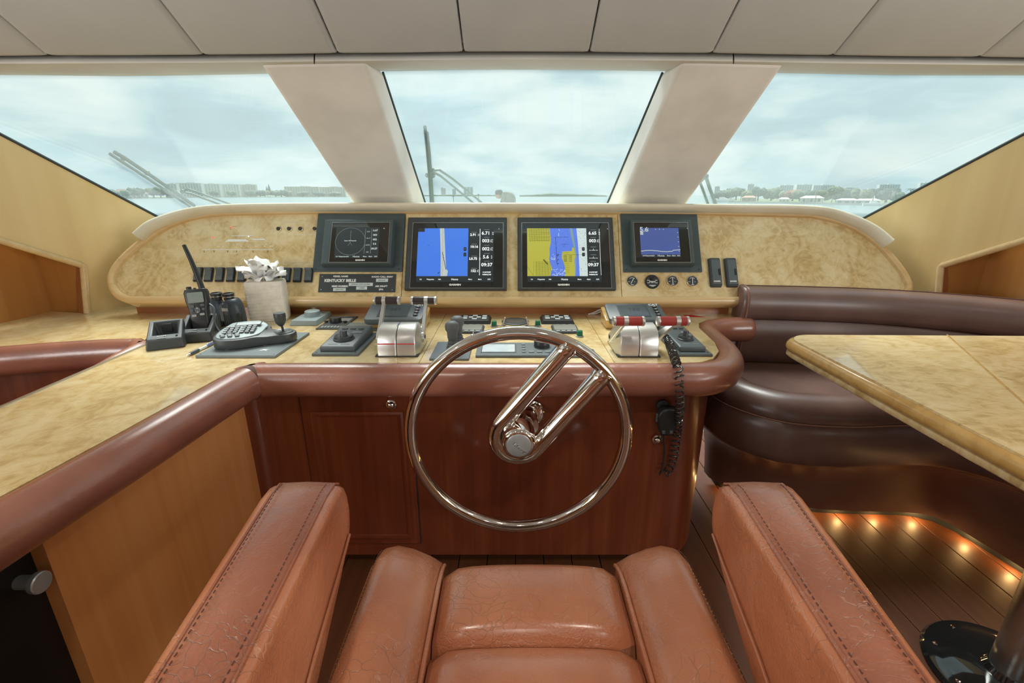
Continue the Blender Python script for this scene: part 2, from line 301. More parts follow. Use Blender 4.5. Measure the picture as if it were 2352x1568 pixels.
# ------------------------------------------------------------------ mesh builder
class MB:
    def __init__(self, mat4=None):
        self.v = []; self.f = []; self.m = mat4 or Matrix.Identity(4)
    def add(self, vs, fs):
        o = len(self.v)
        self.v += [self.m @ Vector(p) for p in vs]
        self.f += [tuple(i + o for i in f) for f in fs]
        return self
    def box(self, c, s, rot=None):
        x, y, z = (a / 2 for a in s)
        vs = [Vector((sx * x, sy * y, sz * z)) for sz in (-1, 1) for sy in (-1, 1) for sx in (-1, 1)]
        if rot is not None: vs = [rot @ p for p in vs]
        vs = [p + Vector(c) for p in vs]
        return self.add(vs, [(0, 2, 3, 1), (4, 5, 7, 6), (0, 1, 5, 4), (2, 6, 7, 3), (0, 4, 6, 2), (1, 3, 7, 5)])
    def hexa(self, bot, top):
        return self.add(list(bot) + list(top), [(3, 2, 1, 0), (4, 5, 6, 7), (0, 1, 5, 4), (1, 2, 6, 5), (2, 3, 7, 6), (3, 0, 4, 7)])
    def prism(self, poly, z0, z1, poly2=None):
        n = len(poly); p2 = poly2 or poly
        vs = [(x, y, z0) for x, y in poly] + [(x, y, z1) for x, y in p2]
        fs = [tuple(reversed(range(n))), tuple(range(n, 2 * n))] + [(i, (i + 1) % n, n + (i + 1) % n, n + i) for i in range(n)]
        return self.add(vs, fs)
    def loft(self, rings, closed=True, caps=True):
        n = len(rings[0]); vs = [p for r in rings for p in r]; fs = []
        for k in range(len(rings) - 1):
            for i in range(n if closed else n - 1):
                j = (i + 1) % n
                fs.append((k * n + i, k * n + j, (k + 1) * n + j, (k + 1) * n + i))
        if caps and closed:
            fs.append(tuple(reversed(range(n)))); fs.append(tuple(range((len(rings) - 1) * n, len(rings) * n)))
        return self.add(vs, fs)
    def ringloop(self, rings):
        """closed both ways"""
        n = len(rings[0]); k_ = len(rings); vs = [p for r in rings for p in r]; fs = []
        for k in range(k_):
            for i in range(n):
                j = (i + 1) % n; q = (k + 1) % k_
                fs.append((k * n + i, k * n + j, q * n + j, q * n + i))
        return self.add(vs, fs)
    def cyl(self, p0, p1, r0, r1=None, n=20, caps=True):
        p0 = Vector(p0); p1 = Vector(p1); r1 = r0 if r1 is None else r1
        w = (p1 - p0).normalized(); a = w.orthogonal().normalized(); b = w.cross(a)
        rings = [[p + (a * math.cos(2 * math.pi * i / n) + b * math.sin(2 * math.pi * i / n)) * r for i in range(n)] for p, r in ((p0, r0), (p1, r1))]
        return self.loft(rings, True, caps)
    def tube(self, path, r, n=10, closed=False):
        P = [Vector(p) for p in path]; k = len(P); rr = r if isinstance(r, (list, tuple)) else [r] * k
        T = []
        for i in range(k):
            if closed: T.append((P[(i + 1) % k] - P[i - 1]).normalized())
            else: T.append((P[min(i + 1, k - 1)] - P[max(i - 1, 0)]).normalized())
        a = T[0].orthogonal().normalized(); rings = []
        for i in range(k):
            a = (a - T[i] * a.dot(T[i])); a = a.normalized() if a.length > 1e-6 else T[i].orthogonal().normalized()
            b = T[i].cross(a)
            rings.append([P[i] + (a * math.cos(2 * math.pi * j / n) + b * math.sin(2 * math.pi * j / n)) * rr[i] for j in range(n)])
        return self.ringloop(rings) if closed else self.loft(rings)
    def sweep(self, path, prof, up=(0, 0, 1), closed=False, caps=True, scales=None):
        """profile (a,b): a to the right of travel (t x up), b along up"""
        P = [Vector(p) for p in path]; k = len(P); up = Vector(up); rings = []
        for i in range(k):
            if closed: d0 = (P[i] - P[i - 1]).normalized(); d1 = (P[(i + 1) % k] - P[i]).normalized()
            else:
                d0 = (P[i] - P[max(i - 1, 0)]); d1 = (P[min(i + 1, k - 1)] - P[i])
                d0 = d1.normalized() if d0.length < 1e-9 else d0.normalized()
                d1 = d0 if d1.length < 1e-9 else d1.normalized()
            t = (d0 + d1).normalized(); s = t.cross(up).normalized(); u = s.cross(t)
            c = max(0.55, d0.dot(t)); g = scales[i] if scales else 1.0
            rings.append([P[i] + s * (a * g / c) + u * b * g for a, b in prof])
        return self.ringloop(rings) if closed else self.loft(rings, True, caps)
    def lathe(self, prof, n=28, c=(0, 0, 0), axis='Z'):
        c = Vector(c); rings = []
        for r, z in prof:
            ring = []
            for i in range(n):
                a = 2 * math.pi * i / n; x, y = r * math.cos(a), r * math.sin(a)
                ring.append(c + Vector({'Z': (x, y, z), 'Y': (x, -z, y), 'X': (z, x, y)}[axis]))
            rings.append(ring)
        return self.loft(rings)
    def ball(self, c, r, nu=16, nv=10):
        c = Vector(c); r = r if isinstance(r, (tuple, list)) else (r, r, r); rings = []
        for j in range(nv + 1):
            p = math.pi * (j + (0.02 if j == 0 else -0.02 if j == nv else 0)) / nv - math.pi / 2
            rings.append([c + Vector((r[0] * math.cos(p) * math.cos(2 * math.pi * i / nu), r[1] * math.cos(p) * math.sin(2 * math.pi * i / nu), r[2] * math.sin(p))) for i in range(nu)])
        return self.loft(rings)
    def strip(self, a, b, w, z, th=0.0004):
        """thin flat line from a to b (2-D) of width w lying at height z"""
        a = Vector((a[0], a[1])); b = Vector((b[0], b[1])); d = (b - a)
        if d.length < 1e-9: return self
        n = Vector((-d.y, d.x)).normalized() * w / 2
        return self.prism([tuple(a + n), tuple(a - n), tuple(b - n), tuple(b + n)], z, z + th)
    def build(self, name, mat, parent=None, smooth=True, angle=38, bevel=0.0, seg=2, world=False, sub=0, kind=None):
        me = bpy.data.meshes.new(name)
        vs = self.v
        if world and parent is not None:
            inv = basis(parent).inverted(); vs = [inv @ p for p in vs]
        me.from_pydata([tuple(p) for p in vs], [], self.f)
        bm = bmesh.new(); bm.from_mesh(me); bmesh.ops.recalc_face_normals(bm, faces=bm.faces[:]); bm.to_mesh(me); bm.free()
        if smooth:
            me.polygons.foreach_set('use_smooth', [True] * len(me.polygons))
            me.set_sharp_from_angle(angle=R(angle))
        me.materials.append(M[mat] if isinstance(mat, str) else mat)
        o = bpy.data.objects.new(name, me); COL.objects.link(o)
        if parent is not None: o.parent = parent
        if bevel:
            md = o.modifiers.new('bevel', 'BEVEL'); md.width = bevel; md.segments = seg; md.limit_method = 'ANGLE'; md.angle_limit = R(40)
        if sub:
            md = o.modifiers.new('sub', 'SUBSURF'); md.levels = sub; md.render_levels = sub
        if kind: o['kind'] = kind
        return o
def basis(o):
    m = Matrix.LocRotScale(o.location, o.rotation_euler, o.scale)
    return basis(o.parent) @ m if o.parent else m
def tag(o, label, cat=None, group=None, kind=None):
    o['label'] = label
    if cat: o['category'] = cat
    if group: o['group'] = group
    if kind: o['kind'] = kind
    return o
def thing(name, label, cat, loc=(0, 0, 0), rot=(0, 0, 0), group=None, kind=None):
    o = bpy.data.objects.new(name, None); COL.objects.link(o); o.empty_display_size = 0.05
    o.location = loc; o.rotation_euler = rot
    return tag(o, label, cat, group, kind)
def solo(mb, name, mat, label, cat, loc, rot=(0, 0, 0), group=None, kind=None, **k):
    """a thing that is one mesh, built in local coordinates"""
    o = mb.build(name, mat, None, **k); o.location = loc; o.rotation_euler = rot
    return tag(o, label, cat, group, kind)
def copy_tree(o, parent=None):
    c = o.copy(); COL.objects.link(c)
    if parent is not None: c.parent = parent
    for ch in list(o.children): copy_tree(ch, c)
    return c
_fonts = {}
def text_mb(mb, s, x, y, size, z=0.0, align='CENTER', th=0.0003, bold=0.0, rotm=None, squeeze=1.0):
    """append lettering as flat mesh to mb at local (x, y, z)"""
    cu = bpy.data.curves.new('t', 'FONT'); cu.body = s; cu.size = size; cu.align_x = align; cu.align_y = 'CENTER'; cu.extrude = th / 2; cu.offset = bold
    cu.resolution_u = 2
    ob = bpy.data.objects.new('t', cu)
    me = bpy.data.meshes.new_from_object(ob)
    vs = [Vector((v.co.x * squeeze + x, v.co.y + y, v.co.z + z + th / 2)) for v in me.vertices]
    if rotm is not None: vs = [rotm @ p for p in vs]
    mb.add(vs, [tuple(p.vertices) for p in me.polygons])
    bpy.data.meshes.remove(me); bpy.data.objects.remove(ob); bpy.data.curves.remove(cu)
    return mb
def smooth_path(pts, n=8, closed=False):
    """Catmull-Rom through pts"""
    P = [Vector(p) for p in pts]; out = []; k = len(P)
    rng = range(k) if closed else range(k - 1)
    for i in rng:
        if closed: p0, p1, p2, p3 = P[i - 1], P[i], P[(i + 1) % k], P[(i + 2) % k]
        else: p0, p1, p2, p3 = P[max(i - 1, 0)], P[i], P[i + 1], P[min(i + 2, k - 1)]
        for j in range(n):
            t = j / n
            out.append(0.5 * ((2 * p1) + (p2 - p0) * t + (2 * p0 - 5 * p1 + 4 * p2 - p3) * t * t + (3 * p1 - p0 - 3 * p2 + p3) * t ** 3))
    if not closed: out.append(P[-1])
    return out
def rrect(x0, y0, x1, y1, r, n=4):
    out = []
    for cx, cy, a0 in ((x1 - r, y1 - r, 0), (x0 + r, y1 - r, 90), (x0 + r, y0 + r, 180), (x1 - r, y0 + r, 270)):
        for i in range(n + 1):
            a = R(a0 + 90 * i / n); out.append((cx + r * math.cos(a), cy + r * math.sin(a)))
    return out
def ellipse(a, b, n=20): return [(a * math.cos(2 * math.pi * i / n), b * math.sin(2 * math.pi * i / n)) for i in range(n)]
ORD = ['', 'first', 'second', 'third', 'fourth', 'fifth', 'sixth', 'seventh', 'eighth', 'ninth', 'tenth', 'eleventh', 'twelfth']

# ================================================================== the setting
DESK = 0.80
def lerp_tab(x, tab):
    for (x0, y0), (x1, y1) in zip(tab, tab[1:]):
        if x <= x1: return y0 + (y1 - y0) * (x - x0) / (x1 - x0)
    return tab[-1][1]
# windscreen plane: leans back over the helm at about 31 degrees from level
SLOPE = 0.593
GN = Vector((0, SLOPE, 1)).normalized()          # outward normal of the glass
G0 = Vector((0, 2.42, CAMZ - 0.06))
UPS = Vector((0, -1, SLOPE)).normalized()        # up along the glass
def gw(px, py, off=0.0): return on_plane(px, py, G0 - GN * off, GN)

# ---- floor of planks
fl = MB().box((0.2, 0.0, -0.03), (5.6, 4.8, 0.04)).build('floor', 'floor_wood'); tag(fl, 'dark brown varnished plank floor of the wheelhouse', kind='structure')
pl = None
for i in range(44):
    x = -2.35 + i * 0.105
    if pl is None:
        pl = MB().box((0, 0, -0.004), (0.102, 4.6, 0.014)).build('plank', 'floor_wood', fl, bevel=0.0015)
        q = pl
    else:
        q = pl.copy(); COL.objects.link(q); q.parent = fl
    q.location = (x, 0.02 * (i % 3), 0.0)
# ---- ceiling panels
SEAMS = [-330, 115, 470, 777, 1065, 1353, 1634, 1910, 2245, 2690]
YT = [(-400, 143), (0, 137), (470, 135), (720, 132), (1176, 127), (1634, 131), (1910, 136), (2352, 141), (2750, 148)]
YB = [(-400, 170), (0, 172), (300, 175), (600, 170), (880, 162), (1176, 160), (1520, 163), (1800, 168), (2050, 173), (2352, 173), (2750, 171)]
def ceil_pt(px, lift=0.0): return gw(px, lerp_tab(px, YT), 0.115) + GN * lift
def ceil_line(p):
    """from the front edge up the slope, then level aft"""
    pts = [p, p + UPS * 0.18, p + UPS * 0.36, p + UPS * 0.48]
    e_ = pts[-1]
    pts.append(Vector((e_.x, e_.y - 0.15, e_.z + 0.055))); pts.append(Vector((e_.x, e_.y - 0.34, e_.z + 0.075)))
    pts.append(Vector((e_.x, -2.4, e_.z + 0.075)))
    return pts
mb = MB()
rows = [ceil_line(ceil_pt(x, 0.045)) for x in (-700, 300, 1176, 2052, 3052)]
mb.loft([[Vector(p) for p in r] + [Vector(p) + Vector((0, 0, 0.03)) for p in reversed(r)] for r in rows])
cl = mb.build('ceiling', 'head_vinyl'); tag(cl, 'grey vinyl headliner over the helm', kind='structure')
for k in range(len(SEAMS) - 1):
    a, b = ceil_pt(SEAMS[k]), ceil_pt(SEAMS[k + 1])
    xm = [SEAMS[k] + (SEAMS[k + 1] - SEAMS[k]) * t for t in (0.0, 0.012, 0.05, 0.5, 0.95, 0.988, 1.0)]
    dz = [0.010, 0.002, 0.0, -0.001, 0.0, 0.002, 0.010]
    cols = []
    for j, (x, d) in enumerate(zip(xm, dz)):
        p = ceil_pt(x)
        if j == 0: p = p + Vector((0.0012, 0, 0))
        if j == 6: p = p - Vector((0.0012, 0, 0))
        line = ceil_line(p)
        line = [p - UPS * 0.0 + GN * 0.022] + [p + UPS * 0.006 + GN * 0.008, p + UPS * 0.02] + line[1:]
        cols.append([q + GN * d for q in line])
    MB().loft(cols, closed=False, caps=False).build('ceiling_panel', 'head_vinyl', cl, angle=60)
rf = [[gw(x, lerp_tab(x, YB) - 1.5, -.014) + UPS * a + GN * b for a, b in ((0, 0), (.5, .02), (1.0, .03))] + [Vector((0, 0, 0))] for x in (-1100, -400, 300, 1176, 2052, 2750, 3450)]  # unseen slab added to keep sunlight from leaking past the header
for r in rf: r[3] = Vector((r[2].x, -2.5, r[2].z + .1))
tag(MB().loft([r + [p + Vector((0, 0, .03)) for p in reversed(r)] for r in rf]).build('roof', 'head_trim', smooth=False), 'unseen white roof slab over the headliner, added to block light leaks', kind='structure')
# dark shadow gap behind the panels' front edge, then the rolled white header in three lengths
for k, (xa, xb) in enumerate(((-520, 722), (722, 1685), (1685, 2880))):
    cols = []
    for i in range(15):
        x = xa + (xb - xa) * i / 14
        x = min(max(x, xa + 1.5), xb - 1.5)
        yt, yb = lerp_tab(x, YT), lerp_tab(x, YB)
        p0 = gw(x, yt - 2, 0.085); p1 = gw(x, yt + 4.5, 0.112); p2 = gw(x, yt + 9, 0.116); p3 = gw(x, yt + 14, 0.108)
        p5 = gw(x, yb, -0.004); p4 = p3.lerp(p5, 0.5) - GN * 0.006
        cols.append([p0 + GN * 0.09, p0, p1, p2, p3, p4, p5, p5 + GN * 0.03])
    o = MB().loft(cols, closed=False, caps=False).build('trim_%d' % (k + 1), 'head_trim', angle=70)
    tag(o, ('rolled white header trim above the port windscreen pane', 'rolled white header trim above the middle windscreen pane',
            'rolled white header trim above the starboard windscreen pane')[k], kind='structure')
# ---- windscreen pillars: inner face pixels (top left, top right, bottom right, bottom left), glass edge on the side seen
def pillar(n, tl, tr, br, bl, gt, gb, side, label):
    """side = +1: the reveal towards the right is seen, -1: towards the left"""
    IN = 0.105
    a, b, c, d = (gw(*p, IN) for p in (tl, tr, br, bl))
    a += UPS * 0.004; b += UPS * 0.004
    c -= UPS * 0.30; d -= UPS * 0.30
    # re-aim the lower ends along the edge lines
    c = b + (gw(*br, IN) - b) * 1.25; d = a + (gw(*bl, IN) - a) * 1.25
    g1 = gw(*gt, -.004); g2 = g1 + (gw(*gb, -.004) - g1) * 1.25
    if side > 0: oa, ob, oc, od = a + GN * IN, g1, g2, d + GN * IN
    else: oa, ob, oc, od = g1, b + GN * IN, c + GN * IN, g2
    o = MB().hexa([a, b, c, d], [oa, ob, oc, od]).build('trim_%d' % n, 'suede', bevel=0.016, seg=3)
    tag(o, label, kind='structure')
    e1, e2 = (ob, oc) if side > 0 else (oa, od)
    mbg = MB().tube([e1 - GN * 0.006, e2 - GN * 0.006], 0.0042, 6)
    s = mbg.build('gasket', 'gasket', o)
    return a, b, c, d
pillar(4, (596, 148), (845, 143), (947, 467), (808, 467), (880, 163), (978, 466), 1, 'beige suede windscreen pillar left of the middle pane')
pillar(5, (1562, 143), (1803, 149), (1580, 467), (1426, 467), (1521, 164), (1394, 466), -1, 'beige suede windscreen pillar right of the middle pane')
# ---- the three panes
def pane(n, x0, x1, label):
    pts = []
    y_top, y_bot = 1.62, 2.475
    def z(y): return G0.z - (y - G0.y) * SLOPE
    t = GN * 0.008
    q = [Vector((x0[1], y_bot, z(y_bot))), Vector((x1[1], y_bot, z(y_bot))), Vector((x1[0], y_top, z(y_top))), Vector((x0[0], y_top, z(y_top)))]
    o = MB().hexa(q, [p + t for p in q]).build('window_%d' % n, 'glass', smooth=False)
    tag(o, label, kind='structure')
pane(1, (-2.75, -2.75), (-0.62, -0.62), 'port pane of the raked windscreen, with an added haze veil')
pane(2, (-0.60, -0.60), (0.60, 0.60), 'middle pane of the raked windscreen, with an added haze veil')
pane(3, (0.62, 0.62), (2.75, 2.75), 'starboard pane of the raked windscreen, with an added haze veil')

# ---- side walls (built for port, mirrored for starboard)
WA = onZ(305, 701, DESK); WB = onZ(200, 719, DESK)
WD = (WB - WA); WD.z = 0; WD.normalize()                 # aft along the wall
WN = Vector((WD.y, -WD.x, 0))                            # into the room?
if WN.x < 0: WN = -WN
def wl(px, py): return on_plane(px, py, WA, WN)
def side_wall(side):
    mir = (lambda p: Vector((p[0] * side, p[1], p[2])))
    w = thing('wall_left' if side > 0 else 'wall_right', 'pale veneered side wall %s of the helm' % ('port' if side > 0 else 'starboard'), None, kind='structure')
    del_cat = w
    s = lambda p: (p - WA).dot(WD)
    P = lambda ss, z: Vector((WA.x + WD.x * ss, WA.y + WD.y * ss, z))
    jb, jt, nt0 = wl(200, 719), wl(190, 610), wl(0, 552)
    f0, f1 = wl(355, 495), wl(0, 309)
    kN = (nt0.z - jt.z) / (s(nt0) - s(jt)); kW = (f1.z - f0.z) / (s(f1) - s(f0))
    s_end = 1.05
    top_end = min(f0.z + kW * (s_end - s(f0)), 2.0)
    ntop_end = jt.z + kN * (s_end - s(jt))
    sf = -0.62
    front = [P(sf, 0.3), P(s(jb), 0.3), P(s(jb), DESK), jt, P(s_end, ntop_end), P(s_end, top_end)] + ([P(s(f0) + (2.0 - f0.z) / kW, 2.0)] if f0.z + kW * (s_end - s(f0)) > 2.0 else []) + [f0, P(sf, f0.z + kW * (sf - s(f0)))]
    th = WN * -0.02
    n = len(front)
    vs = [mir(p) for p in front] + [mir(p + th) for p in front]
    fs = [tuple(range(n)), tuple(range(2 * n - 1, n - 1, -1))] + [(i, (i + 1) % n, n + (i + 1) % n, n + i) for i in range(n)]
    MB().add(vs, fs).build('panel', 'wall_wood', w, smooth=False)
    # niche: end cheek, back and top
    D = onZ(120, 715, DESK); E = onZ(0, 743, DESK)
    dirE = (E - D); dirE.z = 0; dirE.normalize(); E2 = D + dirE * 1.3
    def quad(mbq, a, b, z0, z1a, z1b):
        a0, b0 = Vector((a.x, a.y, z0)), Vector((b.x, b.y, z0)); a1, b1 = Vector((a.x, a.y, z1a)), Vector((b.x, b.y, z1b))
        nn = Vector((-(b - a).y, (b - a).x, 0)).normalized() * 0.01
        return mbq.hexa([mir(p) for p in (a0, b0, b1, a1)], [mir(p - nn) for p in (a0, b0, b1, a1)])
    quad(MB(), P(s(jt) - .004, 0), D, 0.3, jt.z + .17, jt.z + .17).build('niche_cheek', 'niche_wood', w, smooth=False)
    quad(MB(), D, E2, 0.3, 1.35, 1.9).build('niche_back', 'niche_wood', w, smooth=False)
    # rounded edge moulding of the niche
    far = P(s_end, ntop_end)
    path = [P(s(jb), DESK) + WN * 0.004, jt + WN * 0.004, far + WN * 0.004]
    MB().tube([mir(p) for p in [path[0], path[0].lerp(path[1], .5), path[1] - Vector((0, 0, .006)), path[1] + (path[2] - path[1]).normalized() * .006, path[1].lerp(path[2], .5), path[2]]], 0.0135, 10).build('moulding', 'trim_wood', w)
    inn = MB().hexa([mir(p) for p in (jb, jb - WN * .05, Vector((jt.x, jt.y, jt.z)) - WN * .05, jt)], [mir(p + WD * 0.012) for p in (jb, jb - WN * .05, jt - WN * .05, jt)])
    inn.build('niche_lining', 'riser_wood', w, smooth=False)
    # gasket on the sloping window edge
    g = [f0 + (f0 - f1).normalized() * 0.4, f0, f1, f1 + (f1 - f0) * .4]
    MB().tube([mir(p + Vector((0, 0, .003))) for p in g], 0.006, 8).build('gasket', 'gasket', w)
    # aft: lower wall, post and upper band around an open side window
    e0 = P(s_end, 0)
    xo = 2.72
    a = Vector((e0.x, e0.y, 0)); b = Vector((-xo, e0.y - 0.35, 0)); c = Vector((-xo, -2.4, 0))
    quad(MB(), a, b, 0, 2.05, 2.05).build('panel', 'wall_wood', w, smooth=False)
    quad(MB(), b, c, 0, 1.02, 1.02).build('panel', 'wall_wood', w, smooth=False)
    quad(MB(), b, c, 1.78, 2.15, 2.15).build('panel', 'wall_wood', w, smooth=False)
    return w
side_wall(1); side_wall(-1)
bk_ = MB()
for x0_, x1_, z0_, z1_ in ((-2.75, -.45, 0, 2.2), (.45, 2.75, 0, 2.2), (-.45, .45, 1.95, 2.2)): bk_.box(((x0_ + x1_) / 2, -2.38, (z0_ + z1_) / 2), (x1_ - x0_, .04, z1_ - z0_))
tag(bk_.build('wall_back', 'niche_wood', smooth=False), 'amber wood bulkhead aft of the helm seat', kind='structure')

# ================================================================== worktop with padded edges
def px_line(pts, z): return [onZ(x, y, z) for x, y in pts]
def offset2d(path, d):
    out = []
    for i, p in enumerate(path):
        t = (path[min(i + 1, len(path) - 1)] - path[max(i - 1, 0)]); t.z = 0; t.normalize()
        out.append(p + Vector((t.y, -t.x, 0)) * d)
    return out
E_arm = px_line([(0, 1140), (280, 990), (500, 869)], DESK)
a_dir = (E_arm[0] - E_arm[2]).normalized()
E_arm = [E_arm[0] + a_dir * 0.55] + E_arm
corner = px_line([(545, 847), (566, 838), (600, 834)], DESK)
E_front = px_line([(700, 833), (900, 833), (1176, 833), (1450, 833), (1560, 833), (1610, 831)], DESK)
E_curl = px_line([(1638, 823), (1651, 806), (1641, 786), (1622, 768), (1606, 753), (1605, 742), (1622, 735), (1655, 730), (1706, 728)], DESK)
inner_edge = E_arm + corner + E_front + E_curl
o_arm = px_line([(345, 786), (0, 934)], DESK)
o_dir = (o_arm[1] - o_arm[0]).normalized(); o_end = o_arm[1] + o_dir * 0.8
l_front = px_line([(0, 796), (130, 786), (250, 779), (325, 777)], DESK)
lf = l_front[0] + (l_front[0] - l_front[1]).normalized() * 0.55
D_, E_ = onZ(120, 715, DESK), onZ(0, 743, DESK)
lfw = l_front[0] + (l_front[0] - l_front[1]).normalized() * 0.33
back_y = 2.03
xr = onZ(1714, 722, DESK).x
poly = [p for p in inner_edge] + [Vector((xr, back_y, 0)), WA - WD * .2, WA, WB, D_, E_ + (E_ - D_).normalized() * 0.16, lfw] + l_front + o_arm + [o_end]
poly2 = [(p.x, p.y) for p in poly]
wt = thing('worktop', 'burl veneer helm worktop with brown padded leather edge', 'worktop', (0, 1.5, 0))
def clip(poly, axis, lo, hi):
    def half(pts, f, g):
        out = []
        for i in range(len(pts)):
            a, b = pts[i - 1], pts[i]
            fa, fb = f(a), f(b)
            if fa >= 0:
                out.append(a)
                if fb < 0: out.append(tuple(a[k] + (b[k] - a[k]) * fa / (fa - fb) for k in (0, 1)))
            elif fb >= 0: out.append(tuple(a[k] + (b[k] - a[k]) * fa / (fa - fb) for k in (0, 1)))
        return out
    pts = list(poly)
    if lo is not None: pts = half(pts, lambda p: p[axis] - lo, 0)
    if hi is not None: pts = half(pts, lambda p: hi - p[axis], 0)
    return pts
sx0, sx1 = onZ(963, 832, DESK).x, onZ(1411, 832, DESK).x
for nm, lo, hi in (('left_top', None, sx0 - .0008), ('middle_top', sx0 + .0008, sx1 - .0008), ('right_top', sx1 + .0008, None)):
    MB().prism(clip(poly2, 0, lo, hi), DESK - 0.03, DESK).build(nm, 'burl', wt, smooth=False, world=True)
# the padded rail: arm length, front length with its curl, and the far port counter
rail_prof = ellipse(0.047, 0.053, 22)
def z_at(path, z): return [Vector((p.x, p.y, z)) for p in path]
RZ = DESK - 0.043
ip = offset2d(smooth_path(inner_edge, 6), 0.036)
k_split = min(range(len(ip)), key=lambda i: (ip[i] - onZ(552, 848, DESK)).length)
MB().sweep(z_at(ip[:k_split + 1], RZ), rail_prof).build('padded_edge', 'rail', wt, world=True)
fr = z_at(ip[k_split:], RZ)
endd = (fr[-1] - fr[-2]).normalized()
fr2 = fr + [fr[-1] + endd * .015, fr[-1] + endd * .024, fr[-1] + endd * .028]
sc_ = [1.0] * len(fr) + [0.93, 0.72, 0.35]
MB().sweep(fr2, rail_prof, scales=sc_).build('padded_edge', 'rail', wt, world=True)
seam = MB().sweep(z_at(ip[k_split - 1:k_split + 2], RZ), ellipse(.0478, .0538, 22)).build('seam', 'thread', wt, world=True)
lp = smooth_path([lf] + l_front, 5)
lp = offset2d(lp, 0.034); la = [p for p in lp]
lc = onZ(338, 783, DESK)
turn = smooth_path([la[-2], la[-1], o_arm[0] + Vector((-.03, -.02, 0)), o_arm[0].lerp(o_arm[1], .25) + Vector((-.016, 0, 0)), o_end + Vector((-.016, 0, 0))], 6)
pathl = z_at(la[:-2] + turn, RZ)
scl = []
for p in pathl: scl.append(1.0 if p.y > 1.47 else max(0.62, 1.0 - (1.47 - p.y) * 3.0))
MB().sweep(pathl, ellipse(.040, .052, 18), scales=scl).build('padded_edge', 'rail', wt, world=True)
MB().sweep(z_at([o_arm[0] + Vector((0.004, 0, 0)), o_end + Vector((0.004, 0, 0))], DESK + .0015), [(-.004, -.002), (.004, -.002), (.004, .0015), (-.004, .0015)]).build('metal_strip', 'steel', wt, world=True)

# ================================================================== consoles below the worktop
FACE = onZ(1176, 833, DESK).y + 0.014
hc = thing('helm_console', 'shade-toned cherry veneered helm console behind the steering wheel', 'console', (0, 1.6, 0))
face_path = offset2d(smooth_path(corner + E_front + E_curl[:7], 5), -0.014)
fpoly = [(p.x, p.y) for p in face_path]
cx0 = fpoly[0]
fpoly = [(cx0[0] + .0, cx0[1] - .02)] + fpoly + [(fpoly[-1][0], back_y - .05), (cx0[0], back_y - .05)]
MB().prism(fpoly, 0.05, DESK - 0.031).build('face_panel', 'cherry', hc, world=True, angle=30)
kick = [(x * 0.97 + (0.0), y + 0.055) for x, y in fpoly[1:-2]]
MB().prism(kick + [(kick[-1][0], back_y), (kick[0][0], back_y)], 0.0, 0.052).build('toe_kick', 'black', hc, world=True)
dl, dr = onY(688, 905, FACE).x, onY(942, 905, FACE).x
db = onY(962, 1245, FACE).z
dt_ = DESK - 0.075
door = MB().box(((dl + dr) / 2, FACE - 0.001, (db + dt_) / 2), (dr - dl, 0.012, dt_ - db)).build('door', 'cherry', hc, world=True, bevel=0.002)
fx = MB()
for (xa, za, xb, zb) in ((dl - .002, db, dl - .002, dt_), (dr + .002, db, dr + .002, dt_), (dl, db - .002, dr, db - .002)):
    fx.box(((xa + xb) / 2, FACE + .001, (za + zb) / 2), (abs(xb - xa) + .003, .006, abs(zb - za) + .003))
fx.build('gap_shade_strip', 'ink', hc, world=True)  # solid ink strips painted in for the shade around the door
ml, mr_, mt, mbm = onY(720, 945, FACE).x, onY(922, 945, FACE).x, onY(800, 947, FACE).z, onY(900, 1228, FACE).z
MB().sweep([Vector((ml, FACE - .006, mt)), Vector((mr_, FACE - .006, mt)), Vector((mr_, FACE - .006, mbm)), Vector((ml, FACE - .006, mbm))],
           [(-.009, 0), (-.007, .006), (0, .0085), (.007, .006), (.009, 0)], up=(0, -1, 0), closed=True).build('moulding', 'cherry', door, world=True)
def lock_knob(px, py, parent):
    p = onY(px, py, FACE - 0.006)
    MB(Matrix.Translation(p)).lathe([(.002, 0), (.0165, 0), (.0165, .004), (.013, .006), (.0115, .003), (.0105, .003), (.010, .012), (.006, .016), (.001, .017)], 24, axis='Y').build('push_lock', 'chrome', parent, world=True)
lock_knob(899, 928, door); lock_knob(1509, 1008, hc)
sp_ = onY(1082, 950, FACE)
MB().box((sp_.x, FACE - .0003, 0.40), (.0016, .0012, .68)).build('veneer_joint', 'thread', hc, world=True)

ax_in = E_arm[1].x - 0.012
ay0 = onX(95, 1240, ax_in).y
ac = thing('side_cabinet', 'amber wood cabinet under the port arm of the worktop', 'cabinet', (-1.08, 0.7, 0))
ax2 = corner[0].x - .012
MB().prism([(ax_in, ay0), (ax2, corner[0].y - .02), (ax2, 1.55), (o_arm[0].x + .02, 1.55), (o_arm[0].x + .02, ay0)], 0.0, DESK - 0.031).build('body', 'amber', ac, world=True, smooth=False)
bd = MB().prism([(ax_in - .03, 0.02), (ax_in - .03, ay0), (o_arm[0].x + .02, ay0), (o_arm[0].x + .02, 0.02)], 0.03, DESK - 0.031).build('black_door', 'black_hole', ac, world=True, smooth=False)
kp = onX(98, 1337, ax_in + 0.015)
MB(Matrix.Translation(kp)).lathe([(.001, .0), (.0185, .0), (.0205, -.002), (.0205, -.010), (.0195, -.013), (.0150, -.014), (.0130, -.020), (.0130, -.046), (.001, -.046)], 26, axis='X').build('knob', 'alu_knob', bd, world=True)

pc = thing('chart_counter', 'dark wood counter front beneath the far port worktop', 'cabinet', (-1.8, 1.7, 0))
lfy = min(p.y for p in l_front) + .02
MB().prism([(-2.45, lf.y + .03), (l_front[-1].x, l_front[-1].y + .03), (l_front[-1].x, 1.95), (-2.45, 1.9)], 0.0, DESK - .031).build('front_panel', 'cherry', pc, world=True, smooth=False)

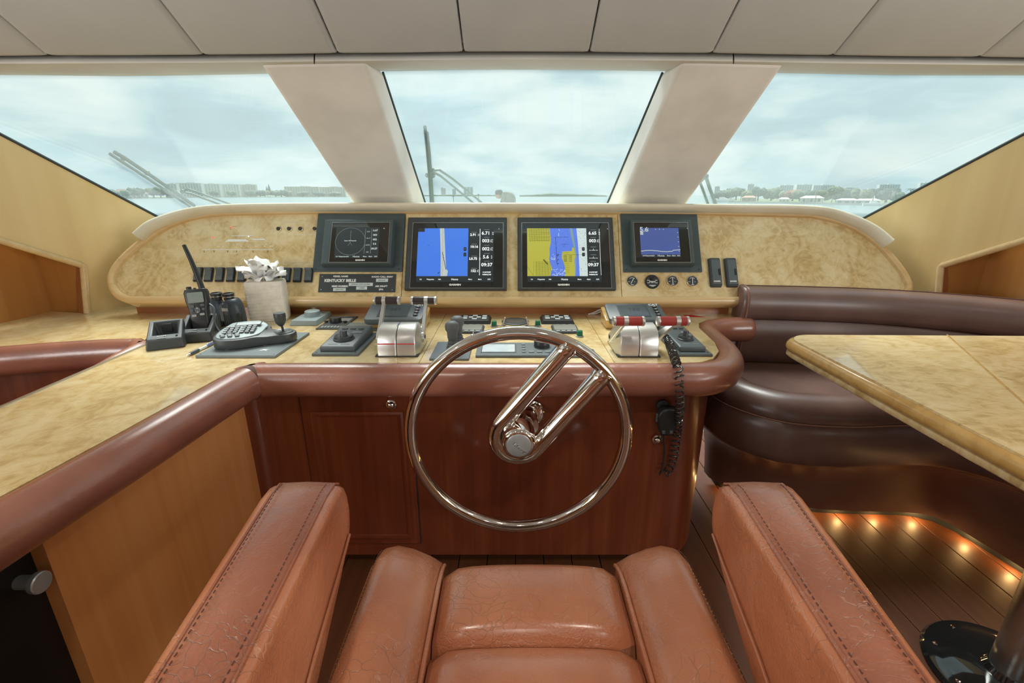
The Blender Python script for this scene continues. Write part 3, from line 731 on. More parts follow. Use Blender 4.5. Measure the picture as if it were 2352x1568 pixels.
# ================================================================== instrument panel on its raked plane
PO = Vector((0, 1.93, CAMZ - 0.4285)); PA = R(60)
PU, PV, PN = Vector((1, 0, 0)), Vector((0, math.cos(PA), math.sin(PA))), Vector((0, -math.sin(PA), math.cos(PA)))
def pan(px, py, h=0.0):
    p = on_plane(px, py, PO + PN * h, PN) - PO
    return Vector((p.dot(PU), p.dot(PV)))
ROTP = (PA, 0, 0)
def pan3(u, v, h=0.0): return PO + PU * u + PV * v + PN * h
ip_t = thing('instrument_panel', 'raked burl instrument panel with pale rounded moulding under the windscreen', 'instrument panel', PO, ROTP)
OUT = [(300, 688), (272, 675), (259, 650), (265, 622), (290, 590), (338, 550), (400, 514), (460, 496), (520, 489), (735, 485), (1176, 484), (1617, 488),
       (1860, 494), (1940, 514), (2010, 557), (2060, 612), (2082, 648), (2084, 668), (2066, 684), (2030, 689), (1176, 689)]
out2 = [pan(*p) for p in OUT]
outs = smooth_path([Vector((p.x, p.y, 0)) for p in out2[:9]], 5) + [Vector((p.x, p.y, 0)) for p in out2[9:12]] + smooth_path([Vector((p.x, p.y, 0)) for p in out2[12:20]], 5) + [Vector((out2[20].x, out2[20].y, 0))]
pp = [(p.x, p.y) for p in outs]
u1, u2 = pan(927, 580).x, pan(1423, 580).x
for nm, lo, hi in (('burl_panel', None, u1 - .0012), ('burl_panel', u1 + .0012, u2 - .0012), ('burl_panel', u2 + .0012, None)):
    MB().prism(clip(pp, 0, lo, hi), -0.018, 0.0).build(nm, 'burl', ip_t, smooth=False)
MB().prism(pp, -0.06, -0.0185).build('backing', 'black', ip_t, smooth=False)
MB().sweep(outs, [(-.019, -.05), (-.019, .004), (-.013, .013), (0, .016), (.011, .012), (.0145, .002), (.0145, -.05)], up=(0, 0, 1), closed=True).build('moulding', 'trim_wood', ip_t, angle=50)
RAIL = [(320, 545), (350, 520), (400, 500), (455, 487), (520, 480.5), (700, 477), (1176, 477), (1650, 480), (1860, 484), (1940, 501), (2000, 529), (2038, 560)]
rl = smooth_path([Vector((*pan(x, y, 0.020), 0.020)) for x, y in RAIL], 6)
nR = len(rl)
rs = []
for i in range(nR):
    e_ = min(i, nR - 1 - i) / 22.0
    rs.append(1.5 - 0.5 * min(1, e_))
rp = []
for i in range(nR):
    t = (rl[min(i + 1, nR - 1)] - rl[max(i - 1, 0)]).normalized(); s_ = t.cross(Vector((0, 0, 1)))
    rp.append([rl[i] + s_ * a * rs[i] + Vector((0, 0, b)) for a, b in ellipse(.0165, .034, 18)])
MB().loft(rp).build('cowl_rail', 'cream', ip_t)
dk = []
for p in rl:
    w_ = pan3(p.x, p.y, p.z - .02)
    dk.append([w_, Vector((w_.x, w_.y + .06, w_.z + .004)), Vector((w_.x, max(2.47, w_.y + .1), min(w_.z - .012, G0.z - .01 - (2.47 - G0.y) * SLOPE)))])
MB().loft(dk, closed=False, caps=False).build('dash_top', 'cream', ip_t, world=True)
# riser between worktop and panel, with its rounded starboard post
rx0, rx1 = onY(313, 706, 1.99).x, onY(1690, 706, 1.99).x
MB().box(((rx0 + rx1) / 2, 2.02, DESK + .048), (rx1 - rx0, .06, .096)).build('riser', 'riser_wood', ip_t, world=True)
MB().cyl((rx1, 2.0, DESK), (rx1, 2.0, DESK + .085), .032, n=24).build('post', 'edge_wood', ip_t, world=True)
# closed underside / body so the panel stands on the riser
bl_, br_ = pp[0][0] + .08, pp[-2][0] - .08
v0 = pan3(bl_, 0.0, -.055); v1 = pan3(br_, 0.0, -.055)
MB().hexa([(bl_, 1.995, DESK + .04), (br_, 1.995, DESK + .04), (br_, 2.35, DESK + .04), (bl_, 2.35, DESK + .04)],
          [(bl_ + .1, 2.02, DESK + .16), (br_ - .1, 2.02, DESK + .16), (br_ - .1, 2.35, CAMZ - .12), (bl_ + .1, 2.35, CAMZ - .12)]).build('body', 'riser_wood', ip_t, world=True, smooth=False)

# ================================================================== steering wheel
WY = 1.17
wt_top, wt_bot = onY(1191, 764, WY), onY(1191, 1207, WY)
WC = Vector((onY(1191, 985, WY).x, WY, (wt_top.z + wt_bot.z) / 2)); WR = (wt_top.z - wt_bot.z) / 2
sw = thing('steering_wheel', 'polished stainless steering wheel with a single folded tube spoke', 'steering wheel', WC)
rim = [(WR * math.cos(2 * math.pi * i / 72), 0, WR * math.sin(2 * math.pi * i / 72)) for i in range(72)]
MB().tube(rim, 0.0185, 16, closed=True).build('rim', 'chrome', sw)
def wp(px, py): p = onY(px, py, WY) - WC; return Vector((p.x, 0, p.z))
sa, sb = wp(1290, 800), wp(1384, 872)
dirs = (((sa + sb) / 2)).normalized(); nrm = Vector((-dirs.z, 0, dirs.x)); half = 0.063
pa = dirs * WR * 0.985 + nrm * half; pb = dirs * WR * 0.985 - nrm * half
# let both legs end on the rim
def to_rim(off):
    q = math.sqrt(WR * WR - off * off); return dirs * q + nrm * off
bend = [to_rim(half)] + [nrm * half + dirs * d for d in (0.20, 0.10, 0.03)] + [nrm * half * math.cos(R(a)) - dirs * half * math.sin(R(a)) for a in range(0, 181, 15)] + [nrm * -half + dirs * d for d in (0.03, 0.10, 0.20)] + [to_rim(-half)]
MB().tube(bend, 0.0262, 18).build('spoke', 'chrome', sw)
for off in (half, -half):
    q = to_rim(off)
    MB().tube([q * 0.90 + nrm * off * .10, q * 0.955 + nrm * off * .045, q * 0.985], [0.0268, 0.0295, 0.027], 16).build('weld_collar', 'chrome', sw)
hub = MB().lathe([(.002, .052), (.038, .052), (.0435, .048), (.046, .040), (.047, -.01), (.047, -.02), (.036, -.03), (.030, -.05), (.030, -.10), (.001, -.10)], 36, axis='Y').build('hub', 'chrome', sw)
cap = MB().lathe([(.001, .0545), (.031, .0545), (.0345, .0525), (.0345, .050), (.001, .050)], 32, axis='Y').build('hub_cap', 'alu_knob', hub)
scr = MB()
pts = []
for i in range(40):
    t = i / 39; x = -.022 + .044 * t; pts.append((x * .78 + .0045 * math.sin(t * 40), -.0553, -x * .78 - .004 + .0035 * math.cos(t * 33)))
scr.tube(pts, 0.0007, 5).build('engraved_script', 'chrome', cap)
fp = onY(1212, 948, FACE)
fl_ = MB().lathe([(.001, FACE * 0), (.055, 0), (.055, .006), (.049, .012), (.033, .014), (.031, .09), (.001, .09)], 30, c=(fp.x - WC.x, FACE - WY - .0, fp.z - WC.z), axis='Y').build('mounting_flange', 'chrome', sw)
for k in range(4):
    a = R(45 + 90 * k)
    MB().lathe([(.001, .011), (.009, .011), (.009, .016), (.005, .020), (.001, .0205)], 14, c=(fp.x - WC.x + .043 * math.cos(a), FACE - WY, fp.z - WC.z + .043 * math.sin(a)), axis='Y').build('bolt', 'chrome', fl_)
MB().tube([(fp.x - WC.x, FACE - WY - .06, fp.z - WC.z), (0, .05, 0)], 0.024, 18).build('shaft', 'steel', sw)

# ================================================================== helm chair
CX = 0.032
ch = thing('helm_chair', 'worn tan leather helm chair with padded armrests', 'chair', (CX, 0.40, 0))
SZ = onZ(1176, 1320, 0.69)
SEAT_Z = 0.688
yf = 0.655
def seat_section(xs_z, y, droop):
    return [Vector((x + CX, y, z + droop)) for x, z in xs_z]
# centre cushion in two lengths split by a cross seam, two side bolsters
xl, xr_ = -0.152, 0.152
def puff(name, x0, x1, y0, y1, z, crown, edge, nx=12, ny=14, mat='seat', tilt=0.0, front_drop=True, base=0.11):
    """a stuffed leather block: crowned top, rolled edges, straight sides down"""
    grid = []
    for j in range(ny + 1):
        v = j / ny; row = []
        for i in range(nx + 1):
            u = i / nx
            su, sv = 2 * u - 1, 2 * v - 1
            fall = (1 - abs(su) ** 6) ** 0.5 if abs(su) < 1 else 0.0
            fallv = (1 - abs(sv) ** 8) ** 0.5 if abs(sv) < 1 else 0.0
            h = z + crown * (1 - su * su) * (1 - sv * sv * .6) - edge * (1 - fall) - edge * (1 - fallv) + tilt * su
            row.append(Vector((x0 + (x1 - x0) * u + CX, y0 + (y1 - y0) * v, h)))
        grid.append(row)
    m = MB(); n = nx + 1
    vs = [p for r in grid for p in r]
    fs = [(j * n + i, j * n + i + 1, (j + 1) * n + i + 1, (j + 1) * n + i) for j in range(ny) for i in range(nx)]
    m.add(vs, fs)
    edge_l = [grid[0][i] for i in range(n)] + [grid[j][-1] for j in range(1, ny + 1)] + [grid[-1][i] for i in range(n - 2, -1, -1)] + [grid[j][0] for j in range(ny - 1, 0, -1)]
    low = [Vector((p.x, p.y, z - base)) for p in edge_l]
    m.loft([edge_l, low])
    return m.build(name, mat, ch, world=True, angle=55)
puff('seat_front_pad', xl + .001, xr_ - .001, 0.508, yf, SEAT_Z, .012, .022)
puff('seat_rear_pad', xl + .001, xr_ - .001, 0.12, 0.505, SEAT_Z - .002, .014, .018, ny=20)
def bolster(x0, x1, sgn):
    """side bolster rising away from the seat centre"""
    rings = []
    ys = [0.12, 0.2, 0.3, 0.4, 0.5, 0.58, 0.62, 0.655, 0.675, 0.683]
    for y in ys:
        e_ = max(0.0, (y - 0.60) / 0.083); dz = -.034 * e_ ** 2.2; pin = .012 * e_ ** 2
        w = x1 - x0
        prof = [(0.0, SEAT_Z - .11), (0.0, SEAT_Z - .012), (0.05, SEAT_Z + .004), (0.22, SEAT_Z + .020), (0.48, SEAT_Z + .036), (0.70, SEAT_Z + .043), (0.86, SEAT_Z + .038), (0.955, SEAT_Z + .022), (1.0, SEAT_Z - .008), (1.0, SEAT_Z - .11)]
        rings.append([Vector((CX + sgn * (x0 + w * min(max(a, 0 + pin * 4 * (a < .5)), 1 - pin * 4 * (a > .5))), y, z + dz)) for a, z in prof])
    MB().loft(rings).build('side_bolster', 'seat', ch, world=True, angle=60)
    # piping on the inner seam and stitching on the crown
    pipe = [Vector((CX + sgn * (x0 + .0), y, SEAT_Z + .001 - (.034 * max(0, (y - .60) / .083) ** 2.2))) for y in (0.15, .3, .45, .55, .60, .63, .655, .668)]
    MB().tube(pipe, 0.0035, 8).build('piping', 'seat', ch, world=True)
    st = MB()
    for i in range(64):
        y = .20 + i * .0072
        if y > 0.655: break
        dz = -.034 * max(0, (y - .60) / .083) ** 2.2
        st.box((CX + sgn * (x0 + (x1 - x0) * .885), y, SEAT_Z + .0365 + dz), (.0012, .0045, .0012))
    st.build('stitching', 'thread', ch, world=True)
bolster(0.153, 0.272, -1); bolster(0.153, 0.272, 1)
# seat pan and pedestal
MB().box((CX, 0.39, SEAT_Z - .125), (0.50, 0.52, .05)).build('seat_pan', 'charcoal', ch, world=True, bevel=.01)
MB().lathe([(.001, 0), (.20, 0), (.20, .012), (.06, .03), (.05, .04), (.05, .54), (.001, .54)], 30, c=(CX, .36, 0.006)).build('pedestal', 'steel', ch, world=True)
MB().box((CX, -.02, SEAT_Z + .17), (.50, .09, .36), Matrix.Rotation(R(8), 3, 'X')).build('backrest', 'seat', ch, world=True, bevel=.03, seg=4)
def armrest(x_in0, x_out0, x_in1, x_out1, sgn):
    """long padded arm: x at the nose and, further aft, at y = 0.30"""
    AZ = CAMZ - 0.405
    side = [(-.10, AZ + .004), (.20, AZ + .002), (.45, AZ), (.555, AZ - .001), (.588, AZ - .006), (.606, AZ - .018), (.617, AZ - .040), (.620, AZ - .066), (.612, AZ - .092), (.596, AZ - .110),
            (.54, AZ - .136), (.44, AZ - .172), (.30, AZ - .215), (.10, AZ - .27), (-.10, AZ - .31)]
    def xat(y, f):
        k = (0.61 - y) / 0.31
        xi = x_in0 + (x_in1 - x_in0) * k; xo = x_out0 + (x_out1 - x_out0) * k
        return xi + (xo - xi) * f
    def ring(f, shrink):
        out = []; n_ = len(side)
        for i, (y, z) in enumerate(side):
            a_, b_ = side[max(i - 1, 0)], side[min(i + 1, n_ - 1)]
            t_ = Vector((b_[0] - a_[0], b_[1] - a_[1])).normalized()
            out.append(Vector((xat(y, f), y + t_.y * shrink, z - t_.x * shrink)))
        return out
    ar = MB().loft([ring(0.02, .020), ring(0.0, .012), ring(0.03, .004), ring(0.10, 0.0), ring(.5, -.0025), ring(0.90, 0.0), ring(0.97, .004), ring(1.0, .012), ring(.98, .020)]).build('armrest', 'seat', ch, world=True, angle=60)
    # worn top strip following the nose, seams either side
    top = []
    for f, h in ((.12, .0010), (.16, .0032), (.5, .005), (.80, .0032), (.84, .0010)):
        top.append([Vector((xat(y, f), y + (.0028 if y > .58 else 0), z + h)) for y, z in side[0:9]])
    MB().loft(top, closed=False, caps=False).build('top_strip', 'arm_top', ar, world=True, angle=60)
    for f in (.115, .845):
        MB().tube([Vector((xat(y, f), y + (.002 if y > .57 else 0), z + .0016)) for y, z in side[0:6]], 0.0019, 6).build('piping', 'arm_top', ar, world=True)
    st = MB()
    f = .17 if True else .8
    for f in (.19, .775):
        for i in range(70):
            y = .05 + i * .0078
            if y > .585: break
            z = AZ + .0055 - (.008 * max(0, (y - .55) / .04) ** 2)
            st.box((xat(y, f), y, z), (.0009, .0040, .0010))
    st.build('stitching', 'thread', ar, world=True)
    cr = []
    for y, dz in ((.592, -.096), (.55, -.106), (.42, -.128), (.28, -.165), (.1, -.21)):
        cr.append(Vector((xat(y, 0.0) - .0005 * sgn, y, AZ + dz)))
    MB().tube(cr, 0.0022, 6).build('side_seam', 'seat', ar, world=True)
    return AZ
l_in0, l_out0 = onZ(762, 1110, CAMZ - .405).x, onZ(612, 1104, CAMZ - .405).x
l_in1, l_out1 = onZ(545, 1568, CAMZ - .405).x, onZ(315, 1568, CAMZ - .405).x
armrest(l_in0 + .012, l_out0, l_in1 + .008, l_out1, -1)
r_in0, r_out0 = onZ(1690, 1120, CAMZ - .405).x, onZ(1832, 1108, CAMZ - .405).x
r_in1, r_out1 = onZ(1965, 1568, CAMZ - .405).x, onZ(2166, 1568, CAMZ - .405).x
armrest(r_in0 - .012, r_out0, r_in1 - .008, r_out1, 1)
for sg, x in ((-1, -.315), (1, .385)):
    MB().box((x - .01 * sg, .22, SEAT_Z - .04), (.05, .10, .18)).build('arm_bracket', 'charcoal', ch, world=True, bevel=.008)
MB().box((CX, .22, SEAT_Z - .125), (.70, .07, .03)).build('arm_crossbar', 'charcoal', ch, world=True, bevel=.006)

# ================================================================== settee
st_ = thing('settee', 'chocolate brown leather corner settee beside the helm', 'sofa', (1.4, 1.7, 0))
FC = smooth_path([Vector(p + (0,)) for p in ((.80, 1.93), (.785, 1.78), (.815, 1.60), (.95, 1.46), (1.15, 1.42), (1.36, 1.43), (1.53, 1.42), (1.64, 1.33), (1.69, 1.15), (1.71, .85), (1.71, .20))], 6)
BCp = smooth_path([Vector(p + (0,)) for p in ((.985, 1.895), (1.2, 1.872), (1.45, 1.825), (1.65, 1.745), (1.84, 1.625), (2.0, 1.43), (2.09, 1.15), (2.12, .80), (2.12, .20))], 6)
def off_in(path, d): return offset2d(path, -d)
def cushion_rows(rows, name, mat='settee'):
    ringsl = [[Vector((p.x, p.y, z)) for p in off_in(FC, d)] for d, z in rows]
    cols = list(zip(*ringsl))
    return MB().loft([list(c) for c in cols], closed=False, caps=False).build(name, mat, st_, world=True, angle=70)
SEATZ = 0.612
cushion_rows([(.10, .355), (.035, .36), (.012, .378), (.0, .41), (-.004, .45), (.0, .50), (.012, .535), (.014, .5365)], 'seat_cushion_front')
cushion_rows([(.014, .5365), (.010, .545), (.022, .578), (.05, .607), (.085, .618), (.115, .614), (.130, .600)], 'seat_roll')
MB().tube([Vector((p.x, p.y, .537)) for p in off_in(FC, .010)], .0028, 6).build('piping', 'thread_pale', st_, world=True)
inner = off_in(FC, .128)
bk = [Vector((p.x, p.y, 0)) for p in BCp]
m_ = MB()
seatpoly = [(p.x, p.y) for p in inner] + [(p.x, p.y + .05) for p in reversed(bk)]
m_.prism(seatpoly, .50, SEATZ - .004)
m_.build('seat_pad', 'settee', st_, world=True, smooth=False)
# base below, set back, with a kick shadow at the floor
base_out = smooth_path([Vector(p + (0,)) for p in ((.91, 1.90), (.93, 1.82), (1.08, 1.70), (1.25, 1.63), (1.45, 1.61), (1.66, 1.60), (1.735, 1.56), (1.765, 1.45), (1.80, 1.25), (1.83, .90), (1.85, .20))], 5)
top_out = off_in(FC, .05)
nB = len(base_out)
def resample(path, n):
    L = [0]
    for a, b in zip(path, path[1:]): L.append(L[-1] + (b - a).length)
    out = []
    for i in range(n):
        t = L[-1] * i / (n - 1); k = 0
        while k < len(L) - 2 and L[k + 1] < t: k += 1
        f = (t - L[k]) / max(1e-9, L[k + 1] - L[k]); out.append(path[k].lerp(path[k + 1], f))
    return out
bo = resample(base_out, 48); to = resample(top_out, 48)
rows = [[Vector((p.x, p.y, z)) for p in [b.lerp(t, f) for b, t in zip(bo, to)]] for f, z in ((0, .052), (.05, .10), (.22, .20), (.45, .28), (.75, .335), (1.0, .358))]
rows = [[Vector((p.x, p.y, .053)) for p in off_in(bo, .048)]] + rows
MB().loft([list(c) for c in zip(*rows)], closed=False, caps=False).build('base', 'settee', st_, world=True, angle=60)
kb = off_in(bo, .046)
MB().loft([[Vector((p.x, p.y, 0.003)), Vector((p.x, p.y, .056))] for p in kb], closed=False, caps=False).build('toe_kick', 'black', st_, world=True)
sj = bo[35]
MB().tube([Vector((bo[33].lerp(to[33], f).x, bo[33].lerp(to[33], f).y, z)) - Vector((.0, .004, 0)) for f, z in ((0, .045), (.22, .20), (.45, .28), (.75, .335), (1, .358))], .003, 6).build('seam', 'thread', st_, world=True)
# backrest: upper roll and lower pad swept along the back curve
bp1 = [Vector((p.x, p.y, 0)) for p in BCp]
upper = [(-.0, .800), (.012, .803), (.022, .83), (.024, .865), (.016, .90), (-.004, .922), (-.04, .930), (-.085, .926), (-.10, .90), (-.10, .80)]
lower = [(-.10, .60), (-.02, .60), (.008, .612), (.016, .66), (.016, .72), (.010, .77), (-.004, .797), (-.10, .80)]
def swp(prof, path):
    rings = []
    for i, p in enumerate(path):
        t = (path[min(i + 1, len(path) - 1)] - path[max(i - 1, 0)]).normalized(); s = Vector((t.y, -t.x, 0))
        rings.append([p + s * a + Vector((0, 0, z)) for a, z in prof])
    return rings
MB().loft(swp(upper, bp1)).build('backrest_roll', 'settee', st_, world=True, angle=60)
MB().loft(swp(lower, bp1)).build('backrest_pad', 'settee', st_, world=True, angle=60)
# boxed end of the backrest with its welts
e0 = bp1[0]; t0 = (bp1[1] - bp1[0]).normalized(); s0 = Vector((t0.y, -t0.x, 0))
endp = [(-.10, .60), (.0, .602), (.016, .64), (.016, .72), (.012, .79), (.022, .83), (.024, .87), (.015, .90), (-.006, .925), (-.05, .933), (-.095, .926), (-.10, .90)]
MB().loft([[e0 - t0 * d + s0 * (a * (1 - g) - .04 * g) + Vector((0, 0, z * (1 - g) + .77 * g)) for a, z in endp] for d, g in ((-.004, -.03), (.012, -.01), (.022, .08), (.026, .3))]).build('backrest_end', 'settee', st_, world=True, angle=60)
MB().tube([e0 - t0 * .004 + s0 * (a + .003) + Vector((0, 0, z + (.003 if z > .9 else 0))) for a, z in endp], .0035, 6).build('piping', 'thread_pale', st_, world=True)
MB().tube([p + Vector((0, 0, .931)) + Vector((0, 0, .002)) for p in offset2d(bp1, -.055)], .0025, 6).build('piping', 'thread', st_, world=True)
# amber light strip lamps under the settee base
for k in range(13):
    nn = off_in(bo, .026)[3 + k * 3]
    d = bpy.data.lights.new('kick_led', 'POINT'); d.energy = 0.32; d.color = (1.0, 0.60, 0.22); d.shadow_soft_size = .012
    o = bpy.data.objects.new('kick_led', d); COL.objects.link(o); o.parent = st_
    o.location = basis(st_).inverted() @ Vector((nn.x, nn.y, .036))

# ================================================================== table
TZ = CAMZ - 0.42
tb = thing('table', 'burl topped pedestal table with thick lacquered rounded edge', 'table', (1.38, 0.85, 0))
t_corner = onZ(1852, 800, TZ); t_far = onZ(2352, 1052, TZ); t_back = onZ(2352, 776, TZ); t_b0 = onZ(1900, 766, TZ)
x0 = t_corner.x; yb = t_b0.y; ys = 0.30; x1 = 2.0
x0b = t_far.x
def table_outline(inset):
    r = .075
    pts = [(x0b + inset, ys + inset)]
    for i in range(9):
        a = R(180 - 90 * i / 8 * 1.0)
        pts.append((x0 + inset + (r) + (r) * math.cos(a), yb - inset - r + (r) * math.sin(a)))
    pts += [(x1 - inset, yb - inset - .02), (x1 - inset, ys + inset)]
    return pts
def ring(inset, z): return [Vector((x, y, z)) for x, y in table_outline(inset)]
MB().loft([ring(.016, TZ - .004), ring(.005, TZ - .006), ring(0, TZ - .014), ring(-.002, TZ - .024), ring(0, TZ - .032), ring(.006, TZ - .036)], caps=True).build('lacquered_edge', 'edge_wood', tb, world=True, angle=50)
MB().prism(table_outline(.012), TZ - .006, TZ).build('burl_top', 'burl_table', tb, world=True, smooth=False)
MB().loft([ring(.010, TZ - .036), ring(.003, TZ - .038), ring(.002, TZ - .050), ring(.006, TZ - .054), ring(.02, TZ - .055)]).build('lower_edge', 'burl_table', tb, world=True, angle=50)
la, lb = onZ(2175, 768, TZ), onZ(2352, 925, TZ)
ldir = (lb - la).normalized()
MB().strip((la.x, la.y), ((la + ldir * .9).x, (la + ldir * .9).y), .005, TZ + .0001).build('inlay_line', 'edge_wood', tb, world=True)
px_, py_ = 1.385, 0.945
MB().lathe([(.001, 0), (.185, 0), (.188, .006), (.18, .016), (.15, .020), (.13, .030), (.06, .034), (.05, .05), (.001, .05)], 40, c=(px_, py_, .004)).build('base_plate', 'black_gloss', tb, world=True)
MB().cyl((px_, py_, .04), (px_, py_, TZ - .05), .047, n=28).build('pole', 'steel', tb, world=True)
for k in range(5):
    a = R(95 + k * 45)
    MB().lathe([(.001, 0), (.007, 0), (.006, .004), (.001, .005)], 10, c=(px_ + .155 * math.cos(a), py_ + .155 * math.sin(a), .022)).build('bolt', 'chrome', tb, world=True)

# ================================================================== things mounted on the instrument panel
class PT:
    """a thing on the panel; px() gives local coordinates on the panel face"""
    def __init__(self, name, label, cat, cx, cy, group=None):
        c = pan(cx, cy); self.c = c
        self.o = thing(name, label, cat, pan3(c.x, c.y, 0.0005), ROTP, group)
    def px(self, x, y, h=0.0):
        p = pan(x, y, h) - self.c; return (p.x, p.y)
    def rect(self, tl, br, h=0.0):
        a, b = self.px(*tl, h), self.px(*br, h); return (min(a[0], b[0]), min(a[1], b[1]), max(a[0], b[0]), max(a[1], b[1]))
    def slab(self, r, z0, z1, name, mat, parent=None, rad=0.0, bevel=0.0, seg=2):
        poly = rrect(*r, rad) if rad else [(r[0], r[1]), (r[2], r[1]), (r[2], r[3]), (r[0], r[3])]
        return MB().prism(poly, z0, z1).build(name, mat, parent or self.o, bevel=bevel, seg=seg)
def frame_mb(r, w, z0, z1):
    m = MB(); x0, y0, x1, y1 = r
    m.box(((x0 + x1) / 2, y0 + w / 2, (z0 + z1) / 2), (x1 - x0, w, z1 - z0)); m.box(((x0 + x1) / 2, y1 - w / 2, (z0 + z1) / 2), (x1 - x0, w, z1 - z0))
    m.box((x0 + w / 2, (y0 + y1) / 2, (z0 + z1) / 2), (w, y1 - y0 - 2 * w, z1 - z0)); m.box((x1 - w / 2, (y0 + y1) / 2, (z0 + z1) / 2), (w, y1 - y0 - 2 * w, z1 - z0))
    return m
def bezel_mb(r, r2, z0, z1):
    """sloping picture-frame from outer rect r at z0 to inner rect r2 at z1"""
    o = [(r[0], r[1]), (r[2], r[1]), (r[2], r[3]), (r[0], r[3])]; i = [(r2[0], r2[1]), (r2[2], r2[1]), (r2[2], r2[3]), (r2[0], r2[3])]
    k = 0.35
    mid = [(a[0] + (b[0] - a[0]) * k, a[1] + (b[1] - a[1]) * k) for a, b in zip(o, i)]
    rings = [[Vector((*p, z0)) for p in o], [Vector((*p, z0 + (z1 - z0) * .75)) for p in o], [Vector((*p, z1)) for p in mid], [Vector((*p, z1)) for p in i], [Vector((*p, z0)) for p in i]]
    return MB().loft(rings, True, False)
def garmin_word(t, x, y, h, parent, size=.0105):
    m = MB(); text_mb(m, 'GARMIN', *t.px(x, y, h), size, h + .0002, bold=.0006, squeeze=1.25); m.build('maker_name', 'white', parent, smooth=False)
BAR = (('5.6', 0.06), ('Waypoints', 0.185), ('Info', 0.305), ('Home', 0.50), ('Menu', 0.70), ('Mark', 0.825), ('SOS', 0.945))
def soft_bar(t, rs, h, parent, mat='scr_text'):
    m = MB(); x0, y0, x1, y1 = rs
    for s, f in BAR: text_mb(m, s, x0 + (x1 - x0) * f, y0 + (y1 - y0) * .045, .0115 if s == 'Home' else .0072, h, bold=.0002)
    m.build('menu_bar', mat, parent, smooth=False)

